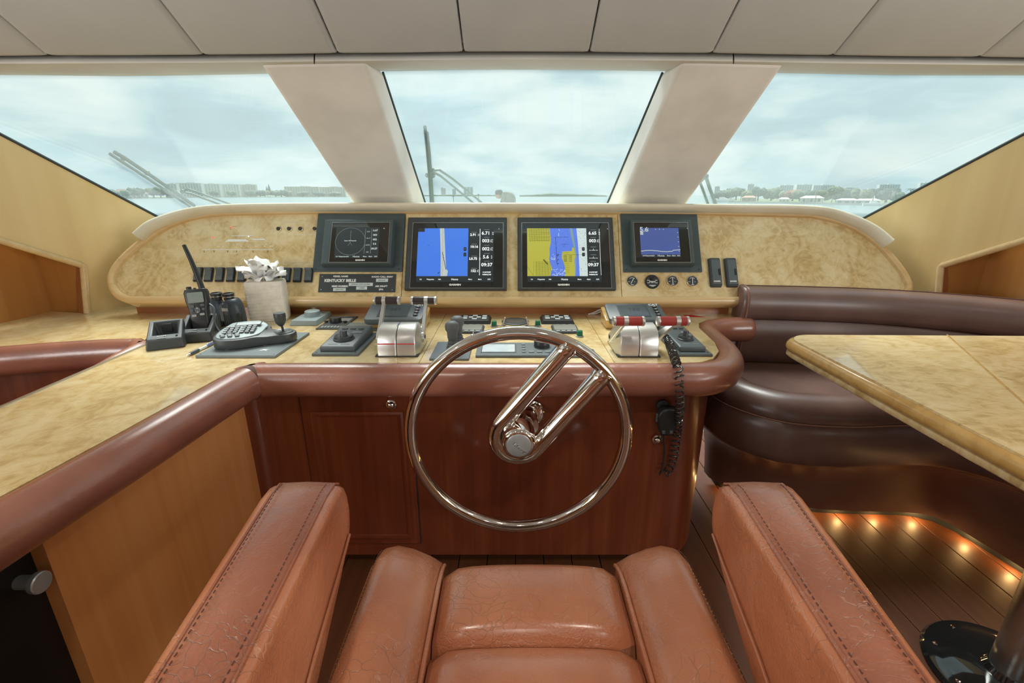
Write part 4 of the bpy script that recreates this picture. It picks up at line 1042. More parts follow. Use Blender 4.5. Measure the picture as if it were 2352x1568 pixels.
# ---- two large chart displays
def big_display(label, ox, side):
    """ox = pixel x shift of the starboard display relative to port"""
    t = PT('chart_display', label, 'display', 1050 + ox, 586, 'large chart displays')
    H = .022
    ro = t.rect((939 + ox, 503), (1164 + ox, 668.5)); rg = t.rect((949 + ox, 512), (1155 + ox, 661), H)
    bz = bezel_mb(ro, rg, 0, H).build('bezel', 'charcoal', t.o, bevel=.003)
    frame_mb((rg[0] - .0012, rg[1] - .0012, rg[2] + .0012, rg[3] + .0012), .0016, H - .001, H + .0008).build('chrome_line', 'steel', bz)
    gl = t.slab(rg, .004, H - .002, 'glass_face', 'black_gloss')
    h = H - .0018
    rs = t.rect((961 + ox, 524), (1133 + ox, 647), H)
    sc = t.slab(rs, h, h + .0003, 'screen', 'scr_panel'); h += .0004
    hb = rs[1] + (rs[3] - rs[1]) * .105
    ch_ = (rs[0], hb, rs[0] + (rs[2] - rs[0]) * (.665 if side == 0 else .815), rs[3])
    W, Hh = ch_[2] - ch_[0], ch_[3] - ch_[1]
    def c(u, v): return (ch_[0] + W * u, ch_[3] - Hh * v)
    t.slab(ch_, h, h + .0002, 'chart_water', 'scr_blue' if side == 0 else 'scr_blue2', sc); h += .0003
    def poly(pts, name, mat, hh): MB().prism([c(*p) for p in pts], hh, hh + .0002).build(name, mat, sc, smooth=False)
    ink = MB(); rnd = random.Random(3 + side)
    if side == 0:
        poly([(.43, 0), (.515, 0), (.575, .84), (.615, .90), (.60, 1), (.475, 1), (.465, .6)], 'chart_channel', 'scr_grey', h)
        for i in range(46):
            u = .485 + .0012 * i * .3 + rnd.uniform(-.012, .012); v = .02 + i * .021
            ink.strip(c(u, v), c(u + .008, v + .006), .0012, h + .0003)
        for v0 in (.5, .56, .62, .68, .74, .8): ink.strip(c(.50 + (v0 - .5) * .2, v0), c(.505 + (v0 - .5) * .24, v0 + .07), .0022, h + .0003)
        ink.strip(c(.42, .95), c(.45, .92), .003, h + .0003); ink.strip(c(.21, .36), c(.22, .365), .002, h + .0003)
        t.slab((ch_[0], ch_[3] - Hh * .075, ch_[0] + W * .13, ch_[3]), h, h + .0003, 'corner_box', 'scr_panel', sc)
    else:
        olive = [(0, 0), (.385, 0), (.40, .29), (.375, .43), (.375, .56), (.365, .66), (.41, .84), (.38, 1), (0, 1)]
        poly(olive, 'chart_land', 'scr_olive', h)
        poly([(.585, .495), (.745, .48), (.755, .40), (.80, .43), (.815, .55), (.79, .66), (.795, 1), (.63, 1), (.625, .82), (.60, .70), (.575, .63)], 'chart_land', 'scr_olive', h)
        poly([(.72, 0), (.765, 0), (.80, .30), (.825, .55), (.80, 1), (.785, 1), (.805, .55), (.765, .31), (.735, .13)], 'chart_canal', 'scr_teal', h + .0001)
        poly([(.835, 0), (1, 0), (1, 1), (.865, 1), (.86, .55), (.85, .26)], 'chart_shallows', 'scr_pale', h)
        st = MB(); z = h + .0003
        for i in range(13): st.strip(c(.02 + rnd.uniform(0, .02), .02 + i * .021), c(.38, .02 + i * .021 + rnd.uniform(-.01, .01)), .0007, z)
        for i in range(9): st.strip(c(.03 + i * .042, 0.0), c(.05 + i * .04, .28), .0007, z)
        for i in range(15): st.strip(c(.13, .70 + i * .02), c(.38, .715 + i * .02), .0006, z)
        for i in range(7): st.strip(c(.11 + i * .045, .70), c(.10 + i * .05, .99), .0007, z)
        st.strip(c(0, .80), c(.10, .99), .0009, z); st.strip(c(.27, .66), c(.34, .76), .006, z)
        for i in range(12): st.strip(c(.59 + .01 * (i % 2), .52 + i * .038), c(.70, .52 + i * .038), .0007, z)
        st.build('chart_streets', 'scr_olive_d', sc, smooth=False)
        for i in range(36):
            u, v = rnd.uniform(.42, .56), rnd.uniform(.02, .95); ink.strip(c(u, v), c(u + .006, v + .004), .0012, z)
        for i in range(60):
            u, v = rnd.uniform(.86, .985), rnd.uniform(.02, .97); ink.strip(c(u, v), c(u + .010, v), .0009, z)
        for i in range(18):
            u, v = rnd.uniform(.58, .70), rnd.uniform(.04, .44); ink.strip(c(u, v), c(u + .008, v), .0012, z)
        ink.strip(c(.475, .18), c(.485, .40), .0014, z); ink.strip(c(.485, .40), c(.495, .76), .0018, z)
        for v in (.55, .57, .74, .66): ink.strip(c(.50, v + .02), c(.525, v - .01), .0022, z)
        for k in range(5):
            ink.strip(c(.61, .58 + k * .028), c(.66, .58 + k * .028), .0016, z); ink.strip(c(.70, .585 + k * .028), c(.745, .585 + k * .028), .0016, z)
        ink.strip(c(.50, .19), c(.70, .19), .0009, z); ink.strip(c(.57, .34), c(.70, .34), .0009, z)
        ink.strip(c(.64, .56), c(.95, .56), .0009, z)
        wl_ = MB()
        for i in range(46):
            u, v = rnd.uniform(.40, .62), rnd.uniform(.86, .995); wl_.strip(c(u, v), c(u + .014, v + rnd.uniform(-.01, .01)), .0020, z)
        wl_.strip(c(.535, .10), c(.535, .17), .002, z); wl_.strip(c(.54, .02), c(.545, .06), .0015, z)
        for i in range(12):
            u, v = rnd.uniform(.38, .45), rnd.uniform(.56, .68); wl_.strip(c(u, v), c(u + .02, v - .015), .0013, z)
        wl_.build('chart_shoals', 'scr_pale', sc, smooth=False)
    ink.build('chart_marks', 'scr_ink', sc, smooth=False)
    # zoom keys
    for k, s in ((.44, '+'), (.555, '-')):
        q = c(.94, k); q = (q[0], q[1])
        b = MB().prism(rrect(q[0] - .0062, q[1] - .0085, q[0] + .0062, q[1] + .0085, .004), h + .0004, h + .0006).build('zoom_key', 'scr_panel', sc, smooth=False)
        m = MB(); text_mb(m, s, q[0], q[1], .014, h + .0007); m.build('zoom_sign', 'scr_text_dim', b, smooth=False)
    m = MB(); dim = MB(); z = h + .0003
    def item(s, unit, x, y, size):
        p = t.px(x + ox, y, H); text_mb(m, s, p[0] - (.004 if unit else 0), p[1], size, z, bold=.0005)
        if unit:
            w = len(s) * size * .29
            text_mb(m, unit, p[0] + w + .002, p[1] + size * .18, size * .42, z); text_mb(m, unit[::-1], p[0] + w + .002, p[1] - size * .2, size * .42, z)
        dim.strip((p[0] - .012, p[1] + size * .78), (p[0] + .012, p[1] + size * .78), .002, z)
    if side == 0:
        for s, u, y in (('2.91', 'nm', 539), ('10:16', '', 566.5), ('L0.75', 'nm', 594), ('152', 'oM', 622)): item(s, u, 1089, y, .0155)
        for s, u, y in (('6.71', 'kt', 535.5), ('003', 'oM', 553), ('002', 'oM', 571.5), ('5.6', 'ft', 590), ('09:37', '', 608)): item(s, u, 1118, y, .0215)
        p = t.px(1102 + ox, 580, H)
        m.strip((p[0], rs[1] + (rs[3] - rs[1]) * .12), (p[0], rs[3] - .003), .0022, z)
        xs = 1118
    else:
        xs = 1363 - ox
        for s, u, y in (('6.65', 'kt', 535.5), ('003', 'oM', 553), ('_ _:_ _', '', 572), ('_ _:_ _', '', 590), ('09:37', '', 608)): item(s, u, xs, y, .0205 if '_' not in s else .013)
        m.strip((rs[2] - .002, rs[1] + .03), (rs[2] - .002, rs[3] - .003), .0014, z)
    for s, y in (("N 26'47.250'", 625), ("W080'02.743'", 630.5)):
        p = t.px(xs + ox, y, H); text_mb(m, s, p[0], p[1], .0075, z, bold=.0003, squeeze=.9)
    m.build('readings', 'scr_text', sc, smooth=False); dim.build('reading_titles', 'scr_text_dim', sc, smooth=False)
    soft_bar(t, rs, z, sc)
    garmin_word(t, 1045 + ox, 654, H, gl)
    p = t.px(1146 + ox, 525, H); MB().lathe([(.0008, 0), (.0022, 0), (.0018, .0006), (.0006, .0008)], 10, c=(p[0], p[1], H - .0018)).build('power_light', 'white', gl)
    return t
big_display('large black chart display showing a blue screen with a pale channel', 0, 0)
big_display('large black chart display showing an olive and blue street chart', 249.5, 1)

# ---- two smaller displays on slate plates
def small_display(label, name, plate, body, glass, screen, side):
    cx, cy = (plate[0] + plate[2]) / 2, (plate[1] + plate[3]) / 2
    t = PT(name, label, 'display', cx, cy, 'smaller displays on slate plates')
    rp = t.rect((plate[0], plate[1]), (plate[2], plate[3])); P0 = .007
    pl_ = t.slab(rp, 0, P0, 'mounting_plate', 'dark_teal', rad=.004, bevel=.002)
    for a in (rp[0] + .014, rp[2] - .014):
        MB().lathe([(.0005, 0), (.003, 0), (.0025, .001), (.0005, .0012)], 10, c=(a, rp[1] + .012, P0)).build('screw', 'black', pl_)
    H = .050
    rb = t.rect((body[0], body[1]), (body[2], body[3]), .03); rg = t.rect((glass[0], glass[1]), (glass[2], glass[3]), H)
    bz = bezel_mb(rb, rg, P0, H).build('bezel', 'dark_teal', t.o, bevel=.0035)
    frame_mb((rg[0] - .001, rg[1] - .001, rg[2] + .001, rg[3] + .001), .0013, H - .001, H + .0006).build('chrome_line', 'steel', bz)
    gl = t.slab(rg, P0, H - .002, 'glass_face', 'black_gloss')
    h = H - .0018
    rs = t.rect((screen[0], screen[1]), (screen[2], screen[3]), H)
    sc = t.slab(rs, h, h + .0003, 'screen', 'scr_dim' if side == 0 else 'scr_dim_blue'); h += .0004
    W, Hh = rs[2] - rs[0], rs[3] - rs[1]
    def c(u, v): return (rs[0] + W * u, rs[3] - Hh * v)
    m = MB()
    if side == 0:
        cc = c(.34, .46); rr = W * .34
        for i in range(56):
            a, b = 2 * math.pi * i / 56, 2 * math.pi * (i + 1) / 56
            m.strip((cc[0] + rr * math.cos(a), cc[1] + rr * math.sin(a) * .98), (cc[0] + rr * math.cos(b), cc[1] + rr * math.sin(b) * .98), .0011, h)
        m.strip(c(.34, .10), c(.34, .50), .0012, h); m.strip(c(.34, .50), c(.29, .60), .001, h); m.strip(c(.34, .50), c(.39, .60), .001, h)
        m.strip(c(.675, .05), c(.675, .85), .0016, h); m.strip(c(.82, .05), c(.82, .85), .0018, h)
        m.build('radar_ring', 'scr_text_dim', sc, smooth=False)
        m = MB()
        text_mb(m, 'Sonar Of Transmit', *c(.34, .44), .0068, h, bold=.0002)
        for s, v in (('6.67', .10), ('003', .25), ('002', .40), ('5.6', .54), ('09:37', .70)): text_mb(m, s, *c(.90, v), .0115, h, bold=.0004)
        for s, v in (('2.91', .14), ('10:17', .36), ('L0.75', .58), ('152', .81)): text_mb(m, s, *c(.745, v), .0082, h)
        m.build('readings', 'scr_grey', sc, smooth=False)
    else:
        text_mb(m, '5.6', c(.11, .06)[0], c(.11, .06)[1], .030, h, bold=.0006); text_mb(m, 'f', *c(.215, .035), .013, h); text_mb(m, 't', *c(.215, .09), .013, h)
        for k in range(3): m.strip(c(.01, .145 + .038 * k), c(.085, .145 + .038 * k), .0042, h)
        for u in (.40, .50, .60): m.strip(c(u, .05), c(u + .02, .05), .003, h)
        prev = None
        rnd = random.Random(5)
        for i in range(61):
            v = .795 - .02 * math.sin(i * .12) + rnd.uniform(-.006, .006) - (.03 if i > 48 else 0)
            if prev: m.strip(prev, c(i / 60, v), .0028, h)
            prev = c(i / 60, v)
        for k in range(5): m.strip(c(.955, .16 + .16 * k), c(.985, .16 + .16 * k), .002, h)
        m.build('sonar_trace', 'scr_grey', sc, smooth=False)
        t.slab((rs[0], rs[1], rs[2], rs[1] + Hh * .085), h - .0002, h, 'menu_strip', 'scr_panel', sc)
    soft_bar(t, rs, h + .0002, sc, 'scr_grey')
    garmin_word(t, (glass[0] + glass[2]) / 2, glass[3] - 4.5, H, gl, .0085)
    p = t.px(glass[2] - 8, glass[1] + 13, H); MB().lathe([(.0008, 0), (.0024, 0), (.0019, .0006), (.0006, .0008)], 10, c=(p[0], p[1], H - .0018)).build('power_light', 'white', gl)
small_display('small display with a dimmed radar circle on a slate plate', 'radar_display', (732, 492, 924, 625), (748, 506, 901, 610), (764, 511, 890, 602), (773, 522, 868, 592), 0)
small_display('small display with a blue sonar trace on a slate plate', 'sonar_display', (1424, 492, 1612, 626), (1446, 506, 1595, 609), (1455, 511, 1587, 602), (1469, 523, 1564, 590), 1)

# ---- vessel name plate
t = PT('name_plate', 'black vessel name plate lettered KENTUCKY BELLE', 'sign', 821, 650)
r = t.rect((735, 629.5), (908, 671.5)); npl = t.slab(r, 0, .003, 'plate', 'charcoal', bevel=.0008)
def np_(x, y): return t.px(730 + x / 2352 * 190, 620 + y / 743 * 60)
lab = MB(); dark = MB()
for x0, y0, x1, y1 in ((885, 370, 1575, 460), (1095, 475, 1410, 565), (1660, 252, 2005, 345), (440, 515, 808, 605)):
    a, b = np_(x0, y1), np_(x1, y0); MB().prism([(a[0], a[1]), (b[0], a[1]), (b[0], b[1]), (a[0], b[1])], .003, .0036).build('tape_label', 'label_white', npl, smooth=False)
w = MB()
for s, x, y, sz, bo in (('VESSEL NAME', 655, 190, .0105, .0004), ('KENTUCKY BELLE', 645, 310, .0172, .0009), ('MMSI NUMBER', 635, 470, .0105, .0005), ('RADIO CALL SIGN', 1830, 202, .0105, .0004), ('AIR DRAFT', 1812, 470, .0105, .0004), ('29\u00bd', 1805, 560, .0105, .0004)):
    p = np_(x, y); text_mb(w, s, p[0], p[1], sz, .0031, bold=bo, squeeze=1.02 if s != 'KENTUCKY BELLE' else .98)
w.build('lettering', 'white', npl, smooth=False)
for s, x, y, sz in (('OFFICIAL SHIP NUMBER', 1228, 415, .0078), ('1182887', 1250, 520, .0075), ('WDL4205', 1830, 300, .0075), ('368131320', 622, 560, .0072)):
    p = np_(x, y); text_mb(dark, s, p[0], p[1], sz, .0037)
dark.build('label_lettering', 'ink', npl, smooth=False)
for x, y in ((140, 190), (105, 565), (2140, 190), (2120, 572)):
    p = np_(x, y); MB().lathe([(.0005, 0), (.0026, 0), (.0022, .0012), (.0005, .0016)], 12, c=(p[0], p[1], .003)).build('screw', 'steel', t.o)

# ---- four round gauges
def gauge(i, px, py, rp, label, needle, big=False):
    t = PT('gauge', label, 'gauge', px, py, 'round gauges under the sonar display')
    r_ = rp * pan(px + 1, py).x - rp * pan(px, py).x
    MB().lathe([(.002, 0), (r_, 0), (r_, .005), (r_ * .94, .008), (r_ * .86, .006), (r_ * .84, .003), (.001, .003)], 30).build('bezel', 'chrome' if not big else 'black', t.o)
    d = MB().lathe([(.001, .003), (r_ * .85, .003), (r_ * .85, .0042), (.001, .0042)], 28).build('dial', 'charcoal', t.o)
    m = MB()
    if not big:
        for k in range(9):
            a0, a1 = R(135 - k * 10), R(135 - (k + 1) * 10)
            m.strip((r_ * .62 * math.cos(a0), r_ * .62 * math.sin(a0)), (r_ * .62 * math.cos(a1), r_ * .62 * math.sin(a1)), .0016, .0043)
        m.strip((-r_ * .7, -r_ * .12), (-r_ * .38, -r_ * .12), .0016, .0043); m.strip((r_ * .36, -r_ * .14), (r_ * .5, -r_ * .14), .0022, .0043); m.strip((-r_ * .25, -r_ * .68), (r_ * .25, -r_ * .68), .0018, .0043)
        m.build('dial_marks', 'white', d, smooth=False)
        a = R(needle)
        MB().strip((-r_ * .55 * math.cos(a), -r_ * .62 * math.sin(a)), (r_ * .55 * math.cos(a), r_ * .60 * math.sin(a)), .0026, .0056).build('needle', 'white', t.o, smooth=False)
    else:
        text_mb(m, 'Digital', 0, 0, r_ * .34, .0043, bold=.0003)
        for sx in (-1, 1): m.strip((sx * r_ * .72, r_ * .20), (sx * r_ * .42, r_ * .20), .0022, .0043); m.strip((sx * r_ * .72, -r_ * .18), (sx * r_ * .42, -r_ * .18), .0022, .0043)
        m.strip((-r_ * .42, -r_ * .55), (r_ * .42, -r_ * .55), .0026, .0043); m.strip((-r_ * .2, -r_ * .68), (r_ * .2, -r_ * .68), .0018, .0043)
        m.build('dial_marks', 'white', d, smooth=False)
        MB().lathe([(.001, .004), (r_ * .30, .004), (r_ * .28, .010), (r_ * .14, .011), (.001, .010)], 18, c=(0, r_ * .45, 0)).build('knob', 'black_gloss', t.o)
gauge(0, 1451.5, 646, 13, 'leftmost small round gauge with its needle leaning right', 58)
gauge(1, 1497.5, 647.5, 16.5, 'largest round black dial with a small knob', 90, True)
gauge(2, 1544, 645.5, 13, 'small round gauge with upright needle beside the knob dial', 90)
gauge(3, 1589.5, 646, 13, 'rightmost small round gauge beside the card readers', 86)
m = MB(); pc_ = pan(1500, 670)
g = thing('gauge_lettering', 'faint pale captions printed beneath the small gauges', 'lettering', pan3(pc_.x, pc_.y, .0003), ROTP)
for x, w_ in ((1453, 22), (1545, 17), (1590, 17)):
    for k in range(5):
        a = pan(x - w_ / 2 + w_ * k / 5, 667) - pc_; b = pan(x - w_ / 2 + w_ * (k + .72) / 5, 667) - pc_
        MB().strip((a.x, a.y), (b.x, b.y), .0036, 0).build('caption_mark', 'print_cream', g, smooth=False)
# ---- card readers
for x0, x1, lab_ in ((1624, 1657.5, 'black card reader box next to the gauges'), (1660.5, 1694.5, 'black card reader box nearer the settee')):
    t = PT('card_reader', lab_, 'card reader', (x0 + x1) / 2, 627, 'card readers beside the gauges')
    r = t.rect((x0, 594), (x1, 660.5))
    MB().prism(rrect(*r, .006), 0, .016, rrect(r[0] + .003, r[1] + .003, r[2] - .003, r[3] - .003, .006)).build('housing', 'charcoal', t.o, bevel=.0015)
    w_, h_ = r[2] - r[0], r[3] - r[1]
    dr_ = (r[0] + w_ * .17, r[1] + h_ * .13, r[2] - w_ * .12, r[3] - h_ * .08)
    dd = t.slab(dr_, .015, .0175, 'door', 'slate', rad=.002, bevel=.001)
    MB().prism(rrect(dr_[2] - w_ * .17, r[1] + h_ * .38, dr_[2] - w_ * .02, r[1] + h_ * .60, w_ * .06), .0175, .0215).build('latch', 'black', dd, bevel=.001)
    m = MB(); text_mb(m, 'GARMIN', (r[0] + r[2]) / 2, r[1] + h_ * .17, .0075, .0178, bold=.0004); m.build('maker_name', 'white', dd, smooth=False)
    MB().strip((r[0] + w_ * .18, r[1] + h_ * .11), (r[2] - w_ * .1, r[1] + h_ * .11), .0016, .0165).build('edge_line', 'grey_key', dd, smooth=False)
# ---- rocker switches
SWX = [456.7, 481, 506.4, 531.7, 557.1, 582.9, 608.3, 634, 659.5, 684.5, 710]
proto = None
for i, x in enumerate(SWX):
    y = 631 + i * .12
    lab_ = 'black rocker switch, %s from the left end of the row' % ORD[i + 1]
    if proto is None:
        t = PT('rocker_switch', lab_, 'switch', x, y, 'rocker switches on the burl panel'); proto = t.o
        w_ = pan(x + 9.5, y).x - pan(x - 9.5, y).x; h_ = pan(x, y - 16.5).y - pan(x, y + 16.5).y
        MB().prism(rrect(-w_ / 2, -h_ / 2, w_ / 2, h_ / 2, .004), 0, .006).build('frame', 'black', t.o, bevel=.001)
        pr = [(-h_ * .42, .010), (-h_ * .40, .006), (-h_ * .40, .010), (-h_ * .2, .0125), (0, .0115), (h_ * .2, .013), (h_ * .36, .021), (h_ * .43, .020), (h_ * .43, .006)]
        rk = MB().loft([[Vector((sx * w_ * .40, b, z)) for b, z in pr[1:]] for sx in (-1, 1)]).build('rocker', 'slate', t.o, angle=30, bevel=.0008)
        dm = MB()
        for a in range(4):
            for b in range(2): dm.box((-w_ * .22 + a * w_ * .15, -h_ * .26 + b * h_ * .06, .0122), (.0012, .0012, .0012))
        dm.build('grip_dots', 'grey_key', rk, kind='stuff')
    else:
        c = pan(x, y); o = copy_tree(proto); o.location = pan3(c.x, c.y, .0005); o['label'] = lab_
# ---- alarm indicators
for i, (x, lab_) in enumerate(((640.5, 'leftmost round alarm lamp in the ruled box'), (665, 'middle round alarm lamp in the ruled box'), (690.5, 'right round alarm lamp in the ruled box'), (723.8, 'round alarm lamp outside the ruled box beside the radar display'))):
    t = PT('alarm_lamp', lab_, 'indicator', x, 526, 'round alarm lamps')
    r_ = pan(x + 6.3, 526).x - pan(x, 526).x
    MB().lathe([(r_ * .7, 0), (r_, 0), (r_, .003), (r_ * .9, .0045), (r_ * .76, .004), (r_ * .72, .001)], 24).build('ring', 'brass', t.o)
    MB().lathe([(.0005, 0), (r_ * .74, 0), (r_ * .6, .0035), (r_ * .3, .0055), (.0005, .006)], 20).build('lens', 'grip_black', t.o)
# ---- print on the burl: alarm box, boat profile, switch captions
def print_thing(name, label, cx, cy): 
    c = pan(cx, cy); return thing(name, label, 'lettering', pan3(c.x, c.y, .0003), ROTP), (lambda x, y: tuple(pan(x, y) - c))
o, q = print_thing('alarm_lettering', 'pale ruled box lettered STEERING SYSTEM ALARM', 665, 520)
m = MB(); text_mb(m, 'STEERING SYSTEM ALARM', *q(667.5, 509.6), .0072, 0, bold=.0001, squeeze=1.1); m.build('words', 'print_cream', o, smooth=False)
m = MB()
for a, b in (((626, 513), (624.5, 537)), ((628, 510), (638, 510)), ((697, 509.5), (706.5, 509.5)), ((708.5, 512), (706.5, 538)), ((626, 513), (628, 510)), ((706.5, 509.5), (708.5, 512))): m.strip(q(*a), q(*b), .0016, 0)
m.build('ruled_line', 'print_cream', o, smooth=False)
for xa, xb, y in ((662, 668, 539), (677, 702, 539), (709, 719, 539), (722, 734, 539), (718, 728, 535)):
    n_ = max(1, int((xb - xa) / 5))
    for k in range(n_): MB().strip(q(xa + (xb - xa) * k / n_, y), q(xa + (xb - xa) * (k + .75) / n_, y), .0040, 0).build('caption_mark', 'print_cream', o, smooth=False)
o, q = print_thing('boat_diagram', 'white boat profile diagram printed on the burl', 560, 560)
def pz(x, y): return (240 + x * .2211, 460 + y * .2211)
m = MB()
m.prism([q(*pz(*p)) for p in ((1250, 430), (1290, 405), (1465, 405), (1507, 430))], 0, .0003)
m.prism([q(*pz(*p)) for p in ((1520, 402), (1655, 398), (1678, 414), (1540, 410))], 0, .0003)
m.strip(q(*pz(1320, 370)), q(*pz(1545, 366)), .0030, 0); m.strip(q(*pz(1020, 512)), q(*pz(1756, 512)), .0024, 0)
m.build('hull_and_cabins', 'white', o, smooth=False)
m = MB(); m.strip(q(*pz(1110, 428)), q(*pz(1880, 428)), .0012, 0); m.strip(q(*pz(1030, 468)), q(*pz(1690, 462)), .0010, 0)
for xa, xb, y in ((1170, 1202, 480), (1228, 1240, 478), (1412, 1430, 478), (1468, 1474, 478), (1486, 1496, 478), (1562, 1590, 476), (1658, 1672, 476), (1714, 1748, 476), (1284, 1292, 456), (1370, 1384, 456), (1672, 1688, 455)):
    m.strip(q(*pz(xa, y)), q(*pz(xb, y)), .0042, 0)
m.strip(q(*pz(1756, 506)), q(*pz(1800, 464)), .0012, 0)
m.build('deck_lines', 'print_cream', o, smooth=False)
m = MB()
for x in (1035, 1140, 1280, 1372, 1545, 1695): m.strip(q(*pz(x - 5, 526)), q(*pz(x + 5, 526)), .0026, 0); m.strip(q(*pz(x - 5, 537)), q(*pz(x + 5, 537)), .0026, 0)
m.build('station_marks', 'ink', o, smooth=False)
for x, y in ((1318, 280), (1130, 385)):
    a = q(*pz(x, y)); MB().lathe([(.0005, 0), (.0030, 0), (.002, .002), (.0005, .0024)], 12, c=(a[0], a[1], 0)).build('red_led', 'led_red', o)
a = q(*pz(1497, 376)); MB().lathe([(.0005, 0), (.0026, 0), (.002, .002), (.0005, .0022)], 12, c=(a[0], a[1], 0)).build('white_led', 'led_white', o)
m = MB(); m.strip(q(*pz(1310, 280)), q(*pz(1310, 305)), .001, 0); m.strip(q(*pz(1330, 272)), q(*pz(1372, 272)), .0014, 0); m.build('mast_line', 'red_line', o, smooth=False)
o, q = print_thing('switch_lettering', 'faint pale captions over the rocker switch row', 590, 605)
m = MB(); m.strip(q(452, 600.5), q(640, 600.5), .0010, 0); m.strip(q(690, 601), q(724, 601), .0010, 0); m.strip(q(452, 651), q(724, 651.5), .0010, 0); m.build('ruled_line', 'print_cream', o, smooth=False)
m = MB(); text_mb(m, 'BILGE PUMPS', *q(664, 601.5), .0085, 0, bold=.0001, squeeze=1.1); m.build('words', 'print_cream', o, smooth=False)
for i, x in enumerate(SWX):
    n_ = (4, 2, 3, 2, 2, 3, 4, 2, 2, 4, 2)[i]
    for k in range(n_): MB().strip(q(x - 9 + k * 4.6, 606.5), q(x - 5.6 + k * 4.6, 606.5), .0040, 0).build('caption_mark', 'print_cream', o, smooth=False)

# ================================================================== things on the worktop
DZ = DESK + 0.0004
def dthing(name, label, cat, px, py, yaw=0.0, group=None):
    p = onZ(px, py, DZ); return thing(name, label, cat, p, (0, 0, R(yaw)), group)
def drect(xl, xr, yf, yb):
    a, b, c = onZ(xl, yf, DZ), onZ(xr, yf, DZ), onZ((xl + xr) / 2, yb, DZ); return a.x, a.y, b.x, c.y
def rthing(name, label, cat, r, group=None):
    """thing at the middle of a rectangle on the desk; returns it with the half sizes"""
    o = thing(name, label, cat, ((r[0] + r[2]) / 2, (r[1] + r[3]) / 2, DZ), (0, 0, 0), group); return o, (r[2] - r[0]) / 2, (r[3] - r[1]) / 2

# ---- hand-held radio chargers
def charger(label, px, py, yaw, name='radio_charger'):
    t = dthing(name, label, 'charger', px, py, yaw, 'hand-held radio chargers')
    w, d = .056, .060
    def ring(s, z0, z1):   # z0 at the front, z1 at the back
        return [Vector((-w * s, -d * s, z0)), Vector((w * s, -d * s, z0)), Vector((w * s, d * s, z1)), Vector((-w * s, d * s, z1))]
    # shell with an open sloping well
    o_b = ring(1.0, 0, 0); o_t = ring(.90, .034, .078)
    i_t = [Vector((-w * .66, -d * .40, .0455)), Vector((w * .66, -d * .40, .0455)), Vector((w * .66, d * .74, .074)), Vector((-w * .66, d * .74, .074))]
    i_b = [Vector((-w * .52, -d * .18, .016)), Vector((w * .52, -d * .18, .016)), Vector((w * .52, d * .62, .016)), Vector((-w * .52, d * .62, .016))]
    b = MB().loft([o_b, o_t, i_t, i_b], True, True).build('shell', 'charcoal', t, bevel=.006, seg=3)
    MB().box((0, d * .62, .052), (w * .5, .006, .03)).build('contact_block', 'black', b, bevel=.001)
    for k in (-1, 1): MB().lathe([(.0005, 0), (.003, 0), (.003, .003), (.0005, .004)], 10, c=(k * .012, -d * .05, .016)).build('contact_pin', 'steel', b)
    m = MB(); rot = Matrix.Translation((0, -d * .66, .0402)) @ Matrix.Rotation(R(20), 4, 'X')
    text_mb(m, 'ICOM', -.008, 0.002, .010, .0012, bold=.0002, rotm=rot); m.strip((-.020, -.008), (.006, -.008), .0022, .0012)
    m2 = MB(); m2.m = Matrix.Identity(4)
    m.v = m.v[:-8] + [rot @ v for v in m.v[-8:]]
    m.build('maker_name', 'grey_key', b, smooth=False)
    MB().lathe([(.0005, 0), (.0035, 0), (.003, .002), (.0005, .0026)], 12, c=(w * .62, -d * .66, .0405)).build('charge_light', 'black_gloss', b)
    for s in (-1, 1): MB().tube([(s * w * .97, -.006, .026), (s * w * 1.09, -.006, .026), (s * w * 1.09, .012, .026), (s * w * .97, .012, .026)], .0012, 6).build('wire_hook', 'black', b)
    return t
charger('empty black radio charger cradle at the left edge', 388, 791, 27)
c2 = charger('black radio charger cradle holding the hand-held radio', 462, 776, 16)
# ---- hand-held radio leaning in its cradle
cp = onZ(462, 776, DZ)
rd = thing('handheld_radio', 'black hand-held marine radio with long antenna and grey screen', 'radio', cp + Vector((0, .018, .0175)), (R(-14), R(-3), R(16)))
bw, bd_, bh = .034, .017, .158
def rr_ring(w, d, z, r=.008): return [Vector((x, y, z)) for x, y in rrect(-w, -d, w, d, r, 3)]
body = MB().loft([rr_ring(bw * .86, bd_, 0), rr_ring(bw * .88, bd_, .06), rr_ring(bw * .90, bd_, .085), rr_ring(bw * 1.08, bd_, .115), rr_ring(bw * 1.12, bd_ * 1.05, .145), rr_ring(bw * 1.0, bd_, bh)]).build('body', 'black', rd, bevel=.002)
MB().prism(rrect(-.0255, .108, .0255, .146, .004), 0, .0015).build('screen', 'lcd', body)
body.children[-1].rotation_euler = (R(90), 0, 0); body.children[-1].location = (0, -bd_ * 1.04 - .0002, 0)
def on_face(mb, name, mat, par, y=-.0172):
    o = mb.build(name, mat, par); o.rotation_euler = (R(90), 0, 0); o.location = (0, y, 0); return o
for x, z, w_, h_, m in ((-.017, .096, .017, .009, 'slate'), (.018, .098, .013, .008, 'slate'), (-.017, .080, .009, .008, 'slate'), (.019, .083, .009, .008, 'slate'), (-.013, .062, .015, .008, 'grey_key'), (.013, .065, .015, .008, 'grey_key')):
    on_face(MB().prism(rrect(x - w_ / 2, z - h_ / 2, x + w_ / 2, z + h_ / 2, .0025), 0, .0022), 'key', m, body)
on_face(MB().prism([(x, y + .081) for x, y in ellipse(.0098, .0115, 20)], 0, .0024), 'direction_key', 'slate', body)
on_face(MB().prism([(-.003, .087), (.003, .087), (0, .090)], .0024, .0030), 'arrow', 'white', body); on_face(MB().prism([(-.003, .075), (.003, .075), (0, .072)], .0024, .0030), 'arrow', 'white', body)
